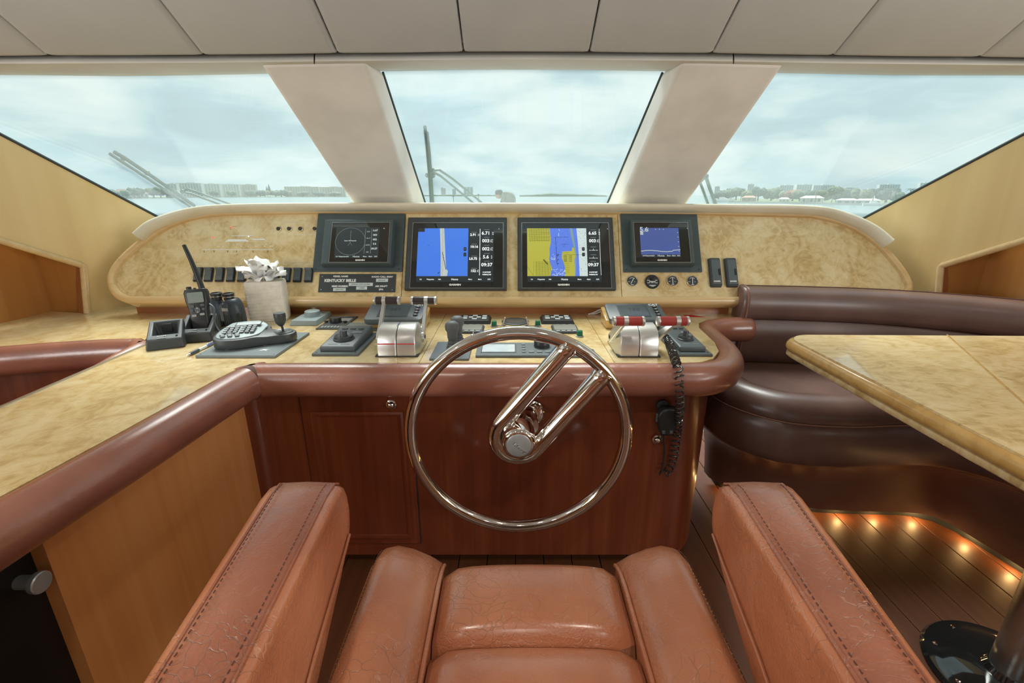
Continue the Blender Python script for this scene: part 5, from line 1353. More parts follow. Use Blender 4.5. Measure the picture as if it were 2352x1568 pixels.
for k in range(7): MB().box((0, -.0172, .012 + k * .0062), (.042, .0016, .0022)).build('speaker_slot', 'ink', body)
MB().lathe([(.006, 0), (.0085, 0), (.0085, .012), (.0078, .015), (.001, .015)], 16, c=(-.022, 0, bh - .004)).build('volume_knob', 'black', body)
MB().lathe([(.004, 0), (.0055, 0), (.005, .008), (.001, .009)], 14, c=(-.004, 0, bh - .003)).build('squelch_knob', 'black', body)
ant = [(.020, .002, bh - .004), (.014, .004, bh + .03), (-.002, .012, bh + .10), (-.020, .018, bh + .165)]
MB().tube(smooth_path(ant, 5), [.0105 - .004 * i / 15 for i in range(16)], 12).build('antenna', 'black', rd)
MB().tube(smooth_path([(bw, 0, .10), (bw + .016, -.006, .08), (bw + .012, -.014, .03), (bw + .03, -.026, -.01), (bw + .05, -.034, -.016)], 6), .0038, 8).build('wrist_strap', 'slate', rd)

# ---- binoculars standing on their objectives
bn = dthing('binoculars', 'dark blue-grey rubber binoculars standing upright beside the radio', 'binoculars', 524, 747, -8)
for s, nm in ((-1, 'left_barrel'), (1, 'right_barrel')):
    cx_ = s * .040
    prof = [(.0, .036, .034), (.004, .040, .036), (.05, .040, .036), (.085, .036, .034), (.100, .030, .031), (.112, .020, .024)]
    brl = MB().loft([[Vector((cx_ + a * math.cos(2 * math.pi * i / 24) * (1.0), b * math.sin(2 * math.pi * i / 24), z)) for i in range(24)] for z, a, b in prof]).build(nm, 'navy_rubber', bn, angle=60)
    for k in range(12):
        a = R(200 + k * 13)
        MB().box((cx_ + .0402 * math.cos(a), .0362 * math.sin(a), .030), (.003, .003, .046), Matrix.Rotation(a, 3, 'Z')).build('grip_rib', 'navy_rubber', brl)
    ex = s * .026
    MB().lathe([(.016, 0), (.018, 0), (.018, .012), (.0205, .013), (.0205, .020), (.0215, .021), (.0215, .026), (.018, .027), (.016, .020), (.001, .018)], 24, c=(ex, 0, .106)).build('eyepiece', 'black', brl)
    MB().lathe([(.0185, 0), (.0222, 0), (.0222, .003), (.0185, .003)], 24, c=(ex, 0, .1185)).build('eyepiece_ring', 'steel', brl)
MB().box((0, 0, .055), (.030, .045, .075)).build('bridge', 'navy_rubber', bn, bevel=.008)
MB().box((.030, -.0362, .074), (.026, .003, .012)).build('badge', 'grey_key', bn, bevel=.001)
MB().tube(smooth_path([(.08, -.03, .06), (.095, -.035, .03), (.07, -.05, .006), (.02, -.055, .004)], 6), .004, 6).build('neck_strap', 'black', bn)

# ---- pack of tissues
tp = dthing('tissue_pack', 'cream wrapped tissue pack with white tissues fanned on top', 'tissue box', 623, 733, 14)
hw, hd, hh = .074, .042, .165
MB().loft([[Vector((x, y, z)) for x, y in rrect(-hw * s, -hd * s, hw * s, hd * s, .012, 3)] for s, z in ((.94, 0), (.98, .01), (1.0, .06), (1.0, .12), (.99, .155), (.95, .165), (.8, .167))]).build('wrapped_block', 'paper_cream', tp, angle=50)
for k in range(11): MB().box((-.004, -hd * 1.002, .014 + k * .0135), (hw * 1.75, .002, .0045), Matrix.Rotation(R(random.uniform(-1.5, 1.5)), 3, 'Y')).build('paper_fold', 'paper_cream', tp, bevel=.0008)
rnd = random.Random(11)
for k in range(15):
    a = 2 * math.pi * k / 15 + rnd.uniform(-.15, .15); L = rnd.uniform(.05, .085) * (1.15 if abs(math.cos(a)) > .7 else 1.0); up = rnd.uniform(.035, .085) if k % 3 else rnd.uniform(.015, .03)
    ca, sa_ = math.cos(a), math.sin(a); rows = []
    for j in range(7):
        f = j / 6; r_ = .006 + L * f; wdt = .034 * math.sin(math.pi * min(.98, .15 + f * .8)) ** .7 + .002; z = .166 + up * math.sin(f * 1.9) + rnd.uniform(-.003, .003)
        row = []
        for i in range(5):
            g = (i - 2) / 2; ww = wdt * g; zz = z + .010 * math.cos(g * 3.1 + k) * f + (.006 if i % 2 else 0)
            row.append(Vector((ca * r_ - sa_ * ww, sa_ * r_ + ca * ww, zz)))
        rows.append(row)
    low = [[p - Vector((0, 0, .0012)) for p in r_] for r_ in rows]
    MB().loft([r_ + list(reversed(l_)) for r_, l_ in zip(rows, low)]).build('tissue_sheet', 'paper', tp, angle=80)

# ---- camera controller on its base sheet
r = drect(449, 633, 822, 768)
bs, sx_, sy_ = rthing('base_sheet', 'flat slate plastic sheet under the camera controller', 'mat', r)
MB().box((0, 0, .0045), (2 * sx_, 2 * sy_, .009)).build('sheet', 'plate_grey', bs, bevel=.0012)
for x, y in ((sx_ - .01, -sy_ + .012), (-sx_ + .01, -sy_ + .012)): MB().lathe([(.0004, 0), (.0022, 0), (.0018, .0008), (.0004, .001)], 8, c=(x, y, .009)).build('screw', 'ink', bs)
kb = dthing('camera_controller', 'grey camera controller keypad with a joystick on its right lobe', 'controller', 597, 792, 15)
kb.location.z += .0122; kb.scale = (.84, .84, .84)
outl = [(-.150, -.055), (-.125, -.078), (-.085, -.086), (-.04, -.082), (.01, -.064), (.06, -.05), (.105, -.046), (.135, -.030), (.146, 0), (.138, .030), (.11, .050), (.06, .056), (.035, .075), (.02, .105), (-.10, .105), (-.135, .06), (-.152, .0)]
ol = [(p.x, p.y) for p in smooth_path([Vector((*p, 0)) for p in outl], 4, closed=True)]
def zt(x, y):
    f = min(1, max(0, (.05 - x) / .06)); f = f * f * (3 - 2 * f)
    return (.036 + .14 * (y + .09)) * f + .034 * (1 - f)
def krs(s, dz, zmax=None): return [Vector((x * s, y * s + .004 * (1 - s), (zt(x, y) + dz) if zmax is None else zmax)) for x, y in ol]
MB().loft([krs(.97, 0, 0.0), krs(1.0, 0, .006), krs(1.0, -.006), krs(.985, -.001), krs(.95, .0005)]).build('body', 'charcoal', kb, angle=40)
kp_out = [(-.140, -.045), (-.118, -.066), (-.085, -.074), (-.045, -.071), (-.005, -.054), (.015, -.02), (.020, .04), (.012, .094), (-.098, .094), (-.125, .055), (-.141, .0)]
ko = [(p.x, p.y) for p in smooth_path([Vector((*p, 0)) for p in kp_out], 4, closed=True)]
MB().loft([[Vector((x, y, zt(x, y) - .004)) for x, y in ko], [Vector((x, y, zt(x, y) + .0030)) for x, y in ko], [Vector((x * .97 - .002, y * .97, zt(x, y) + .0042)) for x, y in ko]]).build('keypad_panel', 'grey_blue', kb)
tilt = Matrix.Rotation(math.atan(.14), 3, 'X')
def sit(x, y, dz): return Vector((x, y, zt(x, y) + dz))
scb = MB().box(sit(-.046, .068, .0044), (.098, .036, .003), tilt).build('screen_frame', 'charcoal', kb)
MB().box(sit(-.045, .066, .0062), (.090, .029, .0012), tilt).build('screen', 'lcd_pale', scb)
key = None
spots = [(x, y) for bx_ in (-.115, -.052) for x in (bx_, bx_ + .019, bx_ + .038) for y in (.030, .012, -.006, -.024)]
spots += [(-.118 + .027 * k, -.044) for k in range(3)] + [(-.112 + .026 * k, -.058) for k in range(3)]
for x, y in spots:
    if key is None:
        key = MB().box((0, 0, 0), (.0155, .0125, .008), tilt).build('key', 'slate', kb, bevel=.0015); q = key
        cap_ = MB().box((0, -.0002, .0043), (.012, .009, .0008), tilt).build('key_top', 'grey_key', key)
    else:
        q = copy_tree(key); q.parent = kb
    q.location = sit(x, y, .0060)
MB().lathe([(.028, 0), (.038, 0), (.038, .005), (.033, .008), (.027, .006), (.022, .002), (.001, .002)], 32, c=(.096, .004, .033)).build('joystick_collar', 'slate', kb)
for k in range(3): MB().lathe([(.008 + k * .006, 0), (.011 + k * .006, 0), (.011 + k * .006, .0028 - k * .0004), (.008 + k * .006, .0028 - k * .0004)], 24, c=(.096, .004, .0352)).build('boot_ring', 'charcoal', kb)
MB().cyl((.096, .004, .035), (.093, .004, .062), .0045, n=12).build('joystick_stem', 'black', kb)
MB().loft([[Vector((.091 + a * math.cos(2 * math.pi * i / 20), .004 + a * math.sin(2 * math.pi * i / 20), z)) for i in range(20)] for a, z in ((.004, .058), (.010, .062), (.019, .074), (.0225, .088), (.022, .094), (.0235, .097), (.023, .113), (.021, .116), (.002, .117))]).build('joystick_knob', 'charcoal', kb, angle=40)
for x, y in ((-.10, -.082), (.03, -.056), (.13, -.026), (-.08, .09)): MB().lathe([(.001, -.0035), (.009, -.0035), (.009, .001), (.001, .001)], 14, c=(x, y + .012, 0)).build('foot', 'rubber', kb)
solo(MB().prism([(-.016, -.006), (0, -.004), (.012, -.008), (.004, 0), (.014, .004), (-.006, .007)], 0, .0006), 'paper_scrap', 'paper', 'tiny torn white scrap lying on the slate sheet', 'paper', onZ(608, 803.5, DZ + .0095), smooth=False)
# ---- pen
pa_, pb_ = onZ(429, 816, DZ + .006), onZ(499, 783, DZ + .006)
pn = thing('pen', 'clear blue ballpoint pen lying on the worktop', 'pen', (pa_.x, pa_.y, DZ)); d_ = (pb_ - pa_)
def pq(f): return Vector((0, 0, .006)) + d_ * f
MB().cyl(pq(.0), pq(.10), .001, .004, 12).build('tip', 'steel', pn); MB().cyl(pq(.10), pq(.36), .0055, .0055, 14).build('grip', 'navy_rubber', pn)
MB().cyl(pq(.36), pq(.62), .0048, .0048, 14).build('barrel', 'label_white', pn); MB().cyl(pq(.62), pq(.94), .0052, .0048, 14).build('cap_end', 'blue_pen', pn)
MB().cyl(pq(.94), pq(1.0), .003, .003, 10).build('button', 'blue_pen', pn); MB().cyl(pq(.66) + Vector((0, 0, .006)), pq(.92) + Vector((0, 0, .006)), .0014, n=8).build('clip', 'steel', pn)
# ---- leather fob behind the cradles
fb = dthing('key_fob', 'small tan leather fob lying behind the chargers', 'key fob', 410, 742, 10)
MB().prism(rrect(-.030, -.012, .026, .012, .008), 0, .007).build('strap', 'tan_strap', fb, bevel=.002)
MB().tube([(.026 + .012 * math.cos(a), .012 * math.sin(a), .005) for a in (2 * math.pi * i / 16 for i in range(16))], .0013, 6, closed=True).build('ring', 'steel', fb)

# ---- grey-blue pad with a round button
r = drect(668, 722, 748, 724)
gp, ax_, ay_ = rthing('button_pad', 'pale grey-blue control pad with one round raised button', 'control pad', r)
MB().prism(rrect(-ax_ - .006, -ay_, ax_ + .012, ay_, .006), 0, .020, rrect(-ax_, -ay_ + .008, ax_ + .006, ay_ - .004, .006)).build('base', 'grey_blue', gp, bevel=.002)
MB().lathe([(.001, .018), (.036, .018), (.036, .023), (.031, .024), (.030, .040), (.027, .042), (.001, .042)], 28, c=(.008, .002, 0)).build('round_button', 'grey_blue', gp)
# ---- flush stereo with a knob
r = drect(725, 787, 756.5, 728)
fs_, ax_, ay_ = rthing('audio_control', 'chrome edged flush audio control with a dark ribbed knob', 'control', r)
MB().box((0, 0, .002), (2 * ax_, 2 * ay_, .004)).build('face_plate', 'charcoal', fs_, bevel=.001)
frame_mb((-ax_ + .006, -ay_ + .045, ax_ - .004, ay_ - .006), .003, .004, .0058).build('chrome_frame', 'steel', fs_)
MB().box((.016, ay_ * .38, .0050), (ax_ * 1.0, ay_ * .55, .0015)).build('silver_panel', 'grey_key', fs_)
MB().lathe([(.001, .004), (.024, .004), (.024, .006), (.0225, .007), (.0225, .022), (.021, .024), (.001, .024)], 24, c=(-.008, .0, 0)).build('knob', 'black', fs_)
for k in range(8): MB().box((-ax_ + .018 + k * .0125, -ay_ + .022, .0048), (.0085, .020, .0022)).build('push_key', 'grey_key', fs_, bevel=.0006)
MB().lathe([(.001, .004), (.007, .004), (.007, .012), (.001, .013)], 14, c=(.034, -.01, 0)).build('small_knob', 'black', fs_); MB().lathe([(.001, .004), (.007, .004), (.006, .011), (.001, .012)], 14, c=(-.046, -.004, 0)).build('small_knob', 'black', fs_)
# ---- flush grey screen beside it
r = drect(784, 866, 759.5, 743)
fg, ax_, ay_ = rthing('flush_screen', 'flush grey glass panel behind the port throttles', 'display', r)
MB().box((0, 0, .0025), (2 * ax_, 2 * ay_, .005)).build('frame', 'plate_grey', fg, bevel=.001); MB().box((0, .004, .0052), (2 * ax_ - .022, 2 * ay_ - .024, .0012)).build('glass', 'lcd', fg)

# ---- remote keypads on plates
def remote(label, xl, xr, yf, yb, bx0, bx1, by0, by1, red):
    r = drect(xl, xr, yf, yb)
    o, ax_, ay_ = rthing('remote_keypad', label, 'keypad', r, 'remote keypads beside the throttles')
    pl_ = MB().box((0, 0, .004), (2 * ax_, 2 * ay_, .008)).build('plate', 'slate', o, bevel=.0012)
    for sx in (-1, 1): MB().lathe([(.0005, 0), (.003, 0), (.0025, .001), (.0005, .0012)], 10, c=(sx * (ax_ - .012), -ay_ + .012, .008)).build('screw', 'ink', pl_)
    w = ax_ * .76; d0, d1 = -ay_ * .80, ay_ * .96
    def kr(s, z0, z1): return [Vector((-w * s, d0 * s, z0)), Vector((w * s, d0 * s, z0)), Vector((w * s, d1 * s, z1)), Vector((-w * s, d1 * s, z1))]
    b = MB().loft([kr(1, .008, .008), kr(1, .022, .034), kr(.93, .026, .038)]).build('body', 'slate', o, bevel=.003)
    zt_ = lambda y: .026 + (.012) * (y - d0) / (d1 - d0) + .0004
    for k in range(3):
        MB().box((-w * .52 + k * w * .5, d1 * .62, zt_(d1 * .62) + .0015), (w * .34, .010, .003)).build('key', 'red_line' if (red and k == 0) else 'charcoal', b, bevel=.0008)
        MB().strip((-w * .66 + k * w * .5, d1 * .50), (-w * .38 + k * w * .5, d1 * .50), .002, zt_(d1 * .5) + .0006).build('key_line', 'grey_key', b, smooth=False)
    yk = d0 * .28
    MB().lathe([(.001, .0), (w * .62, 0), (w * .62, .003), (w * .55, .005), (w * .54, .012), (w * .50, .014), (w * .36, .010), (w * .30, .010), (w * .001, .010)], 30, c=(0, yk, zt_(yk) - .001)).build('dial_ring', 'charcoal', b)
    MB().lathe([(.001, .008), (w * .26, .008), (w * .20, .013), (w * .21, .026), (w * .19, .028), (.001, .028)], 20, c=(0, yk, zt_(yk))).build('joystick', 'charcoal', b)
    MB().box((w * .45, d1 * .28, zt_(d1 * .28) + .001), (w * .6, .008, .003)).build('key', 'grey_key', b, bevel=.0008)
    for sx in (-1, 1): MB().strip((sx * w * .62, d0 * .80), (sx * w * .10, d0 * .80), .0026, zt_(d0 * .8) + .0006).build('key_line', 'grey_key', b, smooth=False)
remote('black remote keypad on a plate left of the black-gripped throttles', 716, 823, 817.5, 768, 0, 0, 0, 0, False)
remote('black remote keypad on a plate under the coiled cord', 1556, 1637, 818.5, 767, 0, 0, 0, 0, True)

# ---- engine throttles
def throttle(label, cx_, yf, hx, hy, hz, grip, red, spread):
    t = thing('throttle_control', label, 'throttle', (cx_, yf + .072, DZ), (0, 0, 0), 'engine throttle controls')
    prof = [(-.072, .0), (-.072, .034), (-.066, .058), (-.050, .078), (-.026, .090), (.004, .093), (.034, .084), (.062, .060), (.085, .024), (.092, .0)]
    MB().prism(rrect(-.070, -.076, .070, .095, .004), 0, .003).build('base_plate', 'black', t, bevel=.001)
    for s in (-1, 1):
        xi, xo = s * .0012, s * .061
        k = 1.0
        rings = []
        for x, g in ((xi, .97), (xi + s * .003, 1.0), (xo - s * .004, 1.0), (xo, .97)): rings.append([Vector((x, y * g, z * g + .003)) for y, z in prof])
        rings.append([Vector((xo + s * .010, y * .72 + .012, z * .70 + .003)) for y, z in prof])
        h = MB().loft(rings).build('drum_housing', 'alu', t, angle=32)
        if red:
            MB().box((s * .031, -.0716, .043), (.056, .0016, .004), Matrix.Rotation(R(-14), 3, 'X')).build('red_line', 'red_line', h)
        MB().cyl((s * .060, .004, .046), (s * .078, .004, .046), .017, n=20).build('pivot_boss', 'alu', t)
        xl = s * spread
        p0, p1 = Vector((xl, .004, .046)), Vector((xl, hy - (yf + .072), hz - DZ))
        dv = (p1 - p0); L = dv.length; dn = dv.normalized(); ac_ = Vector((1, 0, 0)); bc = dn.cross(ac_)
        rings = []
        for f, wd, th in ((-.12, .014, .007), (0, .016, .007), (.25, .012, .006), (.7, .0085, .0055), (1.0, .0085, .0055)):
            c = p0 + dn * L * f
            rings.append([c + ac_ * th + bc * wd, c - ac_ * th + bc * wd, c - ac_ * th - bc * wd, c + ac_ * th - bc * wd])
        lv = MB().loft(rings).build('lever', 'alu', t, bevel=.002)
        MB().cyl(p0 + ac_ * s * .007, p0 + ac_ * s * .0085, .007, n=14).build('pivot_bolt', 'ink', lv)
        x0_, x1_ = hx[0 if s < 0 else 1]; x0_ -= cx_; x1_ -= cx_
        q0, q1 = Vector((x0_, p1.y, p1.z)), Vector((x1_, p1.y, p1.z))
        gr = MB().cyl(q0 + ac_ * .010, q1 - ac_ * .010, .0142, n=24).build('grip', grip, lv)
        for a, b in ((q0, q0 + ac_ * .011), (q1 - ac_ * .011, q1)): 
            m = (a + b) / 2
            MB().lathe([(.0105, -.0055), (.0146, -.0035), (.0150, 0), (.0146, .0035), (.0105, .0055)], 24, c=m, axis='X').build('grip_end', 'alu', gr)
        MB().cyl(p1 - ac_ * .0065, p1 + ac_ * .0065, .0152, n=24).build('clamp_band', 'alu', gr)
yfL = onZ(898, 819, DZ).y
throttle('engine throttles with dark grips pushed upright, left of the wheel', -.374, yfL, ((-.4845, -.391), (-.3547, -.2626)), 1.585, DESK + .148, 'grip_black', True, .0735)
throttle('engine throttles with red grips pulled back, right of the wheel', .4115, yfL - .004, ((.296, .391), (.426, .522)), 1.315, DESK + .146, 'grip_red', False, .0765)

# ---- engine display heads on wooden wedges
def engine_display(label, cx_, side, digits):
    t = thing('engine_display', label, 'display', (cx_, 1.785, DZ), (0, 0, 0), 'engine display heads')
    w, d = .113, .067; a = math.atan2(.035, .13)
    mt_ = Matrix.Translation((0, 0, .060)) @ Matrix.Rotation(a, 4, 'X')
    MB().hexa([(-w * .93 + side * .018, -d * .7, 0), (w * .93 + side * .018, -d * .7, 0), (w * .93 + side * .018, d * .9, 0), (-w * .93 + side * .018, d * .9, 0)],
              [(-w * .93 + side * .022, -d * .78, .034), (w * .93 + side * .022, -d * .78, .034), (w * .93 + side * .022, d * .9, .066), (-w * .93 + side * .022, d * .9, .066)]).build('wooden_wedge', 'edge_wood', t, bevel=.006)
    m = MB(mt_); m.loft([[Vector((x, y, z)) for x, y in rrect(-w * s, -d * s, w * s, d * s, .016, 4)] for s, z in ((.97, -.024), (1.0, -.020), (1.0, -.006), (.985, -.001), (.96, .0))])
    b = m.build('housing', 'slate', t, angle=45)
    MB(mt_).box((-w * .06, .002, .0004), (w * 1.06, d * 1.42, .0012)).build('screen_frame', 'charcoal', b)
    sc = MB(mt_).box((-w * .06, .002, .0012), (w * .98, d * 1.26, .0012)).build('screen', 'lcd_dark', b)
    tm = MB(); text_mb(tm, digits, -w * .02, d * .18, .030, .0020, rotm=mt_); tm.build('digits', 'ink', sc, smooth=False)
    tm = MB(); text_mb(tm, 'CAT', w * .74, d * .78, .020, .0006, bold=.0006, rotm=mt_); tm.build('maker_name', 'white', b, smooth=False)
    for k in range(4):
        MB(mt_).prism([(w * .74 + x, d * (.46 - .32 * k) + y) for x, y in ellipse(.0095, .0062, 16)], 0, .004).build('button', 'black', b)
        MB(mt_).prism([(w * .74 + x, d * (.46 - .32 * k) + .004 + y) for x, y in ellipse(.0055, .0016, 10)], .004, .0046).build('button_mark', 'white', b)
engine_display('slate engine display head behind the dark throttle grips', -.462, 1, '253')
engine_display('slate engine display head behind the red throttle grips', .490, -1, '750')

# ---- twin thruster joysticks on a plate
r = drect(986, 1077, 827.5, 788)
tj, ax_, ay_ = rthing('thruster_control', 'pair of grey thruster joysticks on a slate plate', 'joystick', r)
MB().box((0, 0, .003), (2 * ax_, 2 * ay_, .006)).build('plate', 'slate', tj, bevel=.001)
for (xj, yj), nm in (((.002, .030), 0), ((.012, .098), 1)):
    b = MB().lathe([(.001, .006), (.024, .006), (.021, .012), (.0235, .015), (.018, .020), (.0205, .024), (.0155, .029), (.018, .033), (.0135, .038), (.0155, .042), (.012, .046), (.001, .046)], 24, c=(xj, yj - ay_ * .35, 0)).build('rubber_boot', 'rubber', tj)
    MB().loft([[Vector((xj + a * math.cos(2 * math.pi * i / 20), yj - ay_ * .35 - .004 + b_ * math.sin(2 * math.pi * i / 20), z)) for i in range(20)] for a, b_, z in ((.013, .013, .044), (.0165, .0165, .050), (.0175, .017, .070), (.0225, .020, .078), (.0235, .021, .090), (.021, .019, .099), (.013, .012, .105), (.002, .002, .107))]).build('joystick_head', 'rubber', tj, angle=60)
MB().strip((-ax_ * .6, -ay_ * .72), (-ax_ * .42, -ay_ * .66), .003, .0062).build('mark', 'grey_key', tj, smooth=False); MB().strip((-ax_ * .5, -ay_ * .45), (-ax_ * .36, -ay_ * .38), .003, .0062).build('mark', 'grey_key', tj, smooth=False)
# ---- autopilot keypads and small flush displays
for (xl, xr), lab_ in (((1050, 1127), 'black arrow keypad left of the round dark glass'), ((1243, 1321), 'black arrow keypad right of the round dark glass')):
    r = drect(xl, xr, 744.5, 729); o, ax_, ay_ = rthing('arrow_keypad', lab_, 'keypad', r, 'arrow keypads')
    b = MB().prism(rrect(-ax_, -ay_, ax_, ay_, .005), 0, .014, rrect(-ax_ + .008, -ay_ + .010, ax_ - .008, ay_ - .008, .005)).build('housing', 'black', o, bevel=.001)
    MB().box((0, .002, .0142), (ax_ * 1.62, ay_ * 1.36, .0008)).build('key_field', 'ink', b)
    for x, y, w_, h_ in ((-.62, .30, .26, .20), (-.62, -.30, .28, .34), (0, .52, .30, .26), (0, -.52, .30, .26), (-.25, 0, .26, .28), (.25, 0, .26, .28), (.62, .34, .28, .38), (.62, -.34, .28, .38)):
        MB().box((x * ax_ * .95, y * ay_ * .95 + .002, .0156), (w_ * ax_, h_ * ay_, .0022)).build('key', 'label_white', b, bevel=.0006)
for (xl, xr), lab_ in (((1044, 1110), 'small flush display behind the thruster joysticks'), ((1270, 1333), 'small flush display below the right arrow keypad')):
    r = drect(xl, xr, 766.5, 749); o, ax_, ay_ = rthing('flush_display', lab_, 'display', r, 'small flush displays')
    b = MB().prism(rrect(-ax_, -ay_, ax_, ay_, .004), 0, .008, rrect(-ax_ + .004, -ay_ + .005, ax_ - .004, ay_ - .005, .004)).build('housing', 'charcoal', o, bevel=.001)
    MB().box((0, .008, .0082), (ax_ * 1.66, ay_ * 1.25, .0012)).build('screen', 'lcd', b)
    for k in range(4): MB().box((-ax_ * .6 + k * ax_ * .4, -ay_ * .78, .0088), (ax_ * .28, .011, .003)).build('key', 'grey_key', b, bevel=.0006)
    for k in range(3): MB().box((-ax_ * .5 + k * ax_ * .5, ay_ * .86, .0086), (ax_ * .3, .006, .002)).build('mark', 'grey_key', b)
# ---- round dark glass with two steel brackets
r = drect(1154, 1213, 738, 731); cpt = onZ(1183.5, 739, DZ)
rg_ = thing('round_compass_glass', 'flat round dark glass between two small steel brackets', 'instrument', (cpt.x, cpt.y, DZ))
MB().lathe([(.001, 0), (.056, 0), (.056, .003), (.052, .005), (.046, .0045), (.001, .0045)], 36).build('rim', 'charcoal', rg_)
MB().lathe([(.001, .0044), (.040, .0044), (.039, .0056), (.001, .0058)], 30).build('glass', 'lcd_dark', rg_)
for s in (-1, 1):
    b = MB().prism(rrect(-.012, -.012, .012, .012, .006), 0, .006).build('bracket_foot', 'steel', rg_); b.location = (s * .046, -.075, 0)
    MB().hexa([(-.003 + s * .006, -.006, .004), (.003 + s * .006, -.006, .004), (.003 + s * .006, .010, .004), (-.003 + s * .006, .010, .004)], [(-.001 - s * .004, -.001, .040), (.003 - s * .004, -.001, .040), (.003 - s * .004, .005, .040), (-.001 - s * .004, .005, .040)]).build('bracket_arm', 'steel', b, bevel=.001)
    MB().lathe([(.0005, 0), (.003, 0), (.003, .002), (.0005, .002)], 10, c=(-s * .002, -.004, .006)).build('screw', 'ink', b)
    MB().tube(smooth_path([(s * .008, .0, .003), (s * .03, -.004, .006), (s * .05, -.008, .002)], 5), .0015, 6).build('wire', 'rubber', b)
# ---- green capped buttons
for (x, y), lab_ in (((1135, 749), 'green capped button left of the steel brackets'), ((1235, 748), 'green capped button right of the steel brackets'), ((1331, 772), 'green capped button beside the right flush display')):
    o = dthing('green_button', lab_, 'button', x, y, 0, 'green capped buttons')
    MB().lathe([(.001, 0), (.0155, 0), (.0155, .003), (.013, .004), (.001, .004)], 20).build('collar', 'grey_key', o)
    MB().prism(rrect(-.011, -.010, .011, .010, .003), .004, .022, rrect(-.009, -.008, .010, .009, .003)).build('cap', 'green', o, bevel=.0015)
o = dthing('key_switch', 'small steel key switch beside the left flush display', 'switch', 1087, 769)
MB().lathe([(.001, 0), (.009, 0), (.009, .003), (.006, .004), (.001, .004)], 16).build('barrel', 'steel', o); MB().box((0, 0, .012), (.003, .009, .016)).build('key', 'steel', o, bevel=.001)
# ---- flush radio with rotary knob under the wheel rim
r = drect(1092, 1285, 821, 791)
vr_, ax_, ay_ = rthing('flush_radio', 'flush slate radio with pale screen and black rotary knob', 'radio', r)
MB().box((0, 0, .004), (2 * ax_, 2 * ay_, .008)).build('face_plate', 'slate', vr_, bevel=.002)
MB().box((-ax_ * .46, .002, .0084), (ax_ * .86, ay_ * 1.30, .001)).build('screen_frame', 'charcoal', vr_); MB().box((-ax_ * .46, .002, .0092), (ax_ * .80, ay_ * 1.16, .001)).build('screen', 'lcd_pale', vr_)
for k in range(4): MB().box((ax_ * .16, ay_ * (.6 - .38 * k), .0095), (.012, .011, .004)).build('key', 'plate_grey', vr_, bevel=.001)
for k in range(3): MB().box((ax_ * (.34 + .2 * k), -ay_ * .55, .0095), (.018, .011, .004)).build('key', 'plate_grey', vr_, bevel=.001)
MB().lathe([(.001, .008), (.027, .008), (.027, .013), (.0255, .0145), (.027, .016), (.027, .026), (.025, .029), (.001, .030)], 30, c=(ax_ * .62, ay_ * .35, 0)).build('rotary_knob', 'black', vr_)
r = drect(1312, 1372, 821.5, 805)
pr_, ax_, ay_ = rthing('blank_plate', 'blank slate plate partly behind the wheel rim', 'plate', r)
MB().box((0, 0, .003), (2 * ax_, 2 * ay_, .006)).build('plate', 'slate', pr_, bevel=.001); MB().lathe([(.0005, 0), (.003, 0), (.0025, .001), (.0005, .0012)], 10, c=(ax_ - .012, ay_ - .01, .006)).build('screw', 'ink', pr_)
# ---- white cable tail and pennant sticker
w0 = onZ(1352, 723, DZ)
solo(MB().tube(smooth_path([(0, 0, .003), (.02, .01, .006), (.045, .018, .016), (.062, .018, .022)], 5), .0035, 8).tube(smooth_path([(0, 0, .003), (.03, .006, .004), (.05, .012, .010), (.064, .012, .016)], 5), .0025, 8), 'cable_tail', 'paper', 'white cable tail beside the right engine display', 'cable', w0)
s0_ = onZ(1598, 726, DZ); sk = thing('pennant_sticker', 'red and white triangular sticker on the worktop behind the red grips', 'sticker', s0_)
MB().prism([(-.040, -.014), (.036, -.014), (-.010, .022), (-.046, .022)], 0, .0006).build('red_field', 'red', sk, smooth=False); MB().prism([(.036, -.014), (.030, .022), (-.006, .022)], 0, .0006).build('white_field', 'paper', sk, smooth=False)

# ================================================================== hand microphone with its coiled cord
YR = onZ(1176, 833, DESK).y - .094
mc = onY(1525, 955, FACE - .006)
mi = thing('hand_microphone', 'black hand microphone hung on the console with a coiled cord', 'microphone', mc)
hang = MB().lathe([(.001, -.002), (.020, -.002), (.020, .010), (.014, .014), (.001, .014)], 20, c=(-.010, 0, .040), axis='Y').build('hanger', 'black', mi)
mo = [(-.030, .030), (-.033, .012), (-.028, -.015), (-.020, -.042), (-.012, -.050), (.012, -.050), (.022, -.040), (.032, -.012), (.035, .012), (.032, .032), (.018, .046), (-.014, .045)]
mo = [(p.x, p.y) for p in smooth_path([Vector((*p, 0)) for p in mo], 3, closed=True)]
mrot = Matrix(((1, 0, 0, 0), (0, 0, -1, 0), (0, 1, 0, 0), (0, 0, 0, 1)))
mb_ = MB(mrot).loft([[Vector((x * s, y * s, z)) for x, y in mo] for s, z in ((.92, .014), (1, .020), (1, .038), (.94, .044), (.80, .046))]).build('microphone_body', 'black', mi, angle=50)
for k in range(9): MB(mrot).box((.001, .026 - k * .0055, .0462), (.044 - abs(k - 3) * .003, .0022, .0012)).build('speaker_slot', 'ink', mb_)
for x, y in ((-.012, -.034), (.012, -.034)): MB(mrot).box((x, y, .0465), (.010, .012, .002)).build('key', 'slate', mb_, bevel=.001)
MB(mrot).box((-.033, .010, .030), (.006, .030, .012)).build('talk_key', 'rubber', mb_, bevel=.002)
